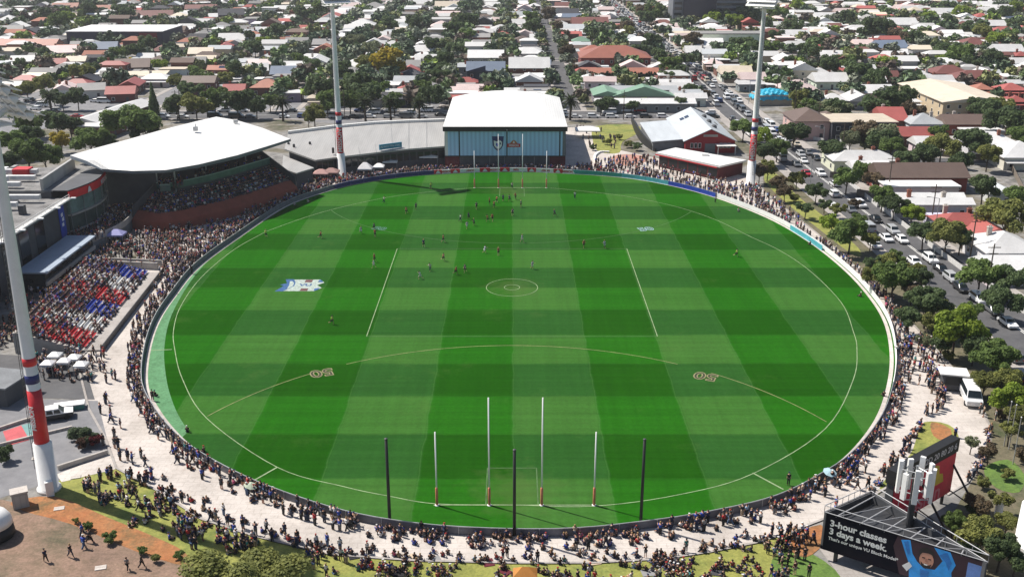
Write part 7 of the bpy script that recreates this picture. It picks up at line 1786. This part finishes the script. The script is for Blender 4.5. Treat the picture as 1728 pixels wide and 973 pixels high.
me.polygons.add(nf); me.polygons.foreach_set('loop_start', np.arange(0, nf*3, 3, dtype=np.int32)); me.polygons.foreach_set('loop_total', np.full(nf, 3, np.int32)); me.update(calc_edges=True)
me.materials.append(MA('crowd_clothes', .85)); a = me.color_attributes.new('Col', 'FLOAT_COLOR', 'CORNER'); cc = np.ones((nf, 4), np.float32); cc[:, :3] = Cc; a.data.foreach_set('color', np.repeat(cc, 3, axis=0).ravel())
tag(link('crowd', me), 'crowd of spectators packed round the ground and in the stands', 'crowd', None, 'stuff')
print('people', len(SPOTS), 'tris', nf)

# players and officials on the turf
FLM = {'the centre circle': (865, 486), 'the painted shield': (508, 481), 'the far goal mouth': (861, 316), 'the tower shadow': (780, 327), 'the left pale 50': (640, 386), 'the right pale 50': (1090, 387), 'the left centre square line': (650, 470), 'the right centre square line': (1075, 480)}
TEAM = {'o': ('orange red jersey', (.42, .085, .04), 'dark shorts', (.03, .02, .02)), 'w': ('white and blue jersey', (.42, .46, .56), 'white shorts', (.6, .6, .58)), 'b': ('navy jersey', (.02, .03, .11), 'dark shorts', (.02, .02, .03)), 'u': ('lime yellow shirt', (.42, .62, .06), 'dark shorts', (.02, .02, .03)), 't': ('pale shirt', (.6, .62, .55), 'navy trousers', (.02, .03, .06)), 'k': ('black jacket', (.013, .013, .015), 'black trousers', (.013, .013, .015))}
PL = []
for px, py, t in ((727, 319, 'u'), (648, 343, 't'), (686, 361, 'o'), (702, 354, 'b'), (609, 394, 'w'), (631, 388, 'b'), (633, 400, 'o'), (777, 374, 't'), (791, 371, 'b'), (788, 386, 'w'), (800, 381, 'b'), (804, 353, 'b'), (826, 346, 'o'), (834, 351, 'o'), (838, 342, 'o'), (849, 340, 'b'), (860, 340, 'b'), (870, 337, 'o'), (879, 350, 'b'), (865, 364, 'b'), (823, 374, 'o'), (831, 373, 'o'), (715, 417, 'b'), (748, 409, 'o'), (632, 442, 'o'), (631, 452, 'w'), (726, 457, 't'), (709, 471, 'w'), (748, 440, 'o'), (769, 463, 'o'), (785, 460, 'b'), (818, 427, 'w'), (841, 431, 'o'), (881, 409, 'w'), (898, 454, 'w'), (864, 318, 't'), (970, 335, 't'), (936, 365, 'b'), (985, 418, 'o'), (1020, 419, 'w'), (560, 547, 'u'), (449, 400, 'u'), (541, 402, 'o'), (1242, 433, 'u')):
    p = at(px, py, .05); j, jc, b, bc = TEAM[t]; ps = rp.choice(('running', 'jogging', 'standing', 'jogging', 'running', 'walking'))
    e = make_person(p.x, p.y, .05, rp.uniform(0, 6.28), ps, None, None, t != 't', rp.choice(list(HAIR)), rp.choice(SKN), 1.1, 'player' if t in 'owb' else 'umpire', 'players and umpires on the turf', jc, bc, 'player' if t in 'owb' else 'umpire')
    PL.append((e, f'{"player" if t in "owb" else "umpire"} in {j} {ps}', px, py))
label_all(PL, FLM)
ST = []
for px, py, ps in ((292, 495, 'standing'), (324, 462, 'standing'), (262, 668, 'seated'), (258, 676, 'standing'), (316, 728, 'sitting on the ground'), (344, 762, 'sitting on the ground'), (1491, 668, 'sitting on the ground'), (1330, 818, 'standing'), (1452, 500, 'sitting on the ground'), (1367, 413, 'sitting on the ground'), (1246, 357, 'sitting on the ground'), (1207, 342, 'standing'), (497, 347, 'sitting on the ground'), (520, 342, 'sitting on the ground')):
    p = at(px, py, .07); e = make_person(p.x, p.y, .07 if ps != 'seated' else -.3, rp.uniform(-1, 1), ps, 'black' if py > 400 else 'white', 'black', False, rp.choice(list(CAPC)), rp.choice(SKN), 1.05, 'steward', 'stewards inside the fence')
    ST.append((e, f'{"black" if py > 400 else "white"} clad steward {ps} inside fence', px, py))
label_all(ST, dict(PLM, **{'the far right number 50': (1191, 635), 'the upper cyan board': (1350, 395), 'the blue boards': (1170, 322), 'the coloured seats': (150, 520), 'the grandstand': (440, 330)}))

# umbrellas, rugs and eskies among the spectators
UM = []
for i, (px, py, c, nm) in enumerate(((1395, 810, (.35, .50, .55), 'pale blue'), (420, 835, (.4, .46, .35), 'pale green'))):
    p = at(px, py); e = empty('umbrella', tuple(p), i*.7, None, 'umbrella', 'umbrellas among the spectators')
    mb = MB(); k = 8; top = (0, 0, 1.75); vs = [top]+[(0.9*math.cos(2*math.pi*j/k), 0.9*math.sin(2*math.pi*j/k), 1.4) for j in range(k)]+[(0, 0, 1.68)]
    mb.idx(vs, [(0, 1+j, 1+(j+1) % k) for j in range(k)]+[(k+1, 1+(j+1) % k, 1+j) for j in range(k)]); o = mb.build('canopy', mo_cloth, e, color=c); mb = MB(); mb.tube((0, 0, 0), (0, 0, 1.8), .02, n=6); mb.build('shaft', m_steel, e)
    e.rotation_euler = (R(12), R(8), i); q = proj(p.x, p.y, 2); UM.append((e, f'{nm} open umbrella among spectators', q[0], q[1]))
label_all(UM, PLM)
RG = []
for i in range(22):
    s = [q for q in SPOTS[:NIND] if q[4].startswith('sitting')]
    if not s: break
    q = rp.choice(s); cn = rp.choice(('charcoal', 'grey', 'navy', 'beige', 'black', 'maroon', 'teal')); mb = MB(); mb.obox((0, 0, .015), rp.uniform(.5, .85), rp.uniform(.45, .7), .008)
    o = mb.build('picnic_rug', mo_cloth, None, color=tuple(v*1.3 for v in TOPC[cn]), loc=(q[0]+.3, q[1]-.3, .045+.003*i), rz=rp.uniform(0, 3)); tag(o, None, 'rug', 'picnic rugs'); r_ = proj(q[0], q[1]); RG.append((o, f'{cn} picnic rug under sitting spectators', r_[0], r_[1]))
label_all(RG, PLM)
# ================================================================== LIGHT
SUN_EL = R(54); SUNV = Vector((-.885*math.cos(SUN_EL), .466*math.cos(SUN_EL), math.sin(SUN_EL))).normalized()
sl = bpy.data.lights.new('sun', 'SUN'); so = bpy.data.objects.new('sun', sl); COL.objects.link(so)
sl.energy = 4.9; sl.angle = R(.55); sl.color = (1.0, .945, .87)
so.rotation_euler = SUNV.to_track_quat('Z', 'Y').to_euler(); so.location = (-100, 60, 200)
wd = bpy.data.worlds.new('World'); scene.world = wd; wd.use_nodes = True
wn = wd.node_tree; bg = wn.nodes['Background']
sky = wn.nodes.new('ShaderNodeTexSky'); sky.sky_type = 'NISHITA'; sky.sun_disc = False
sky.sun_elevation = SUN_EL; sky.sun_rotation = math.atan2(SUNV.x, SUNV.y)
wn.links.new(sky.outputs[0], bg.inputs['Color']); bg.inputs['Strength'].default_value = .07
scene.view_settings.view_transform = 'Standard'; scene.view_settings.look = 'None'
scene.view_settings.exposure = .46; scene.view_settings.gamma = 1
scene.view_settings.use_curve_mapping = False
scene.cycles.max_bounces = 5; scene.cycles.diffuse_bounces = 3; scene.cycles.glossy_bounces = 2; scene.cycles.transmission_bounces = 3
scene.cycles.use_denoising = True
scene.cycles.transparent_max_bounces = 4; scene.cycles.caustics_reflective = False; scene.cycles.caustics_refractive = False

# ================================================================== AIR
mb = MB(); mb.box(-950, 950, -80, 1560, -1, 72)
hm, nt, b_ = newmat('haze_air'); nt.nodes.remove(b_)
pvn = nt.nodes.new('ShaderNodeVolumePrincipled'); pvn.inputs['Density'].default_value = .0001; pvn.inputs['Color'].default_value = (.93, .95, 1, 1); pvn.inputs['Anisotropy'].default_value = .3
nt.links.new(pvn.outputs[0], nt.nodes['Material Output'].inputs['Volume'])
mb.build('haze', hm)['kind'] = 'stuff'
scene.cycles.volume_bounces = 0
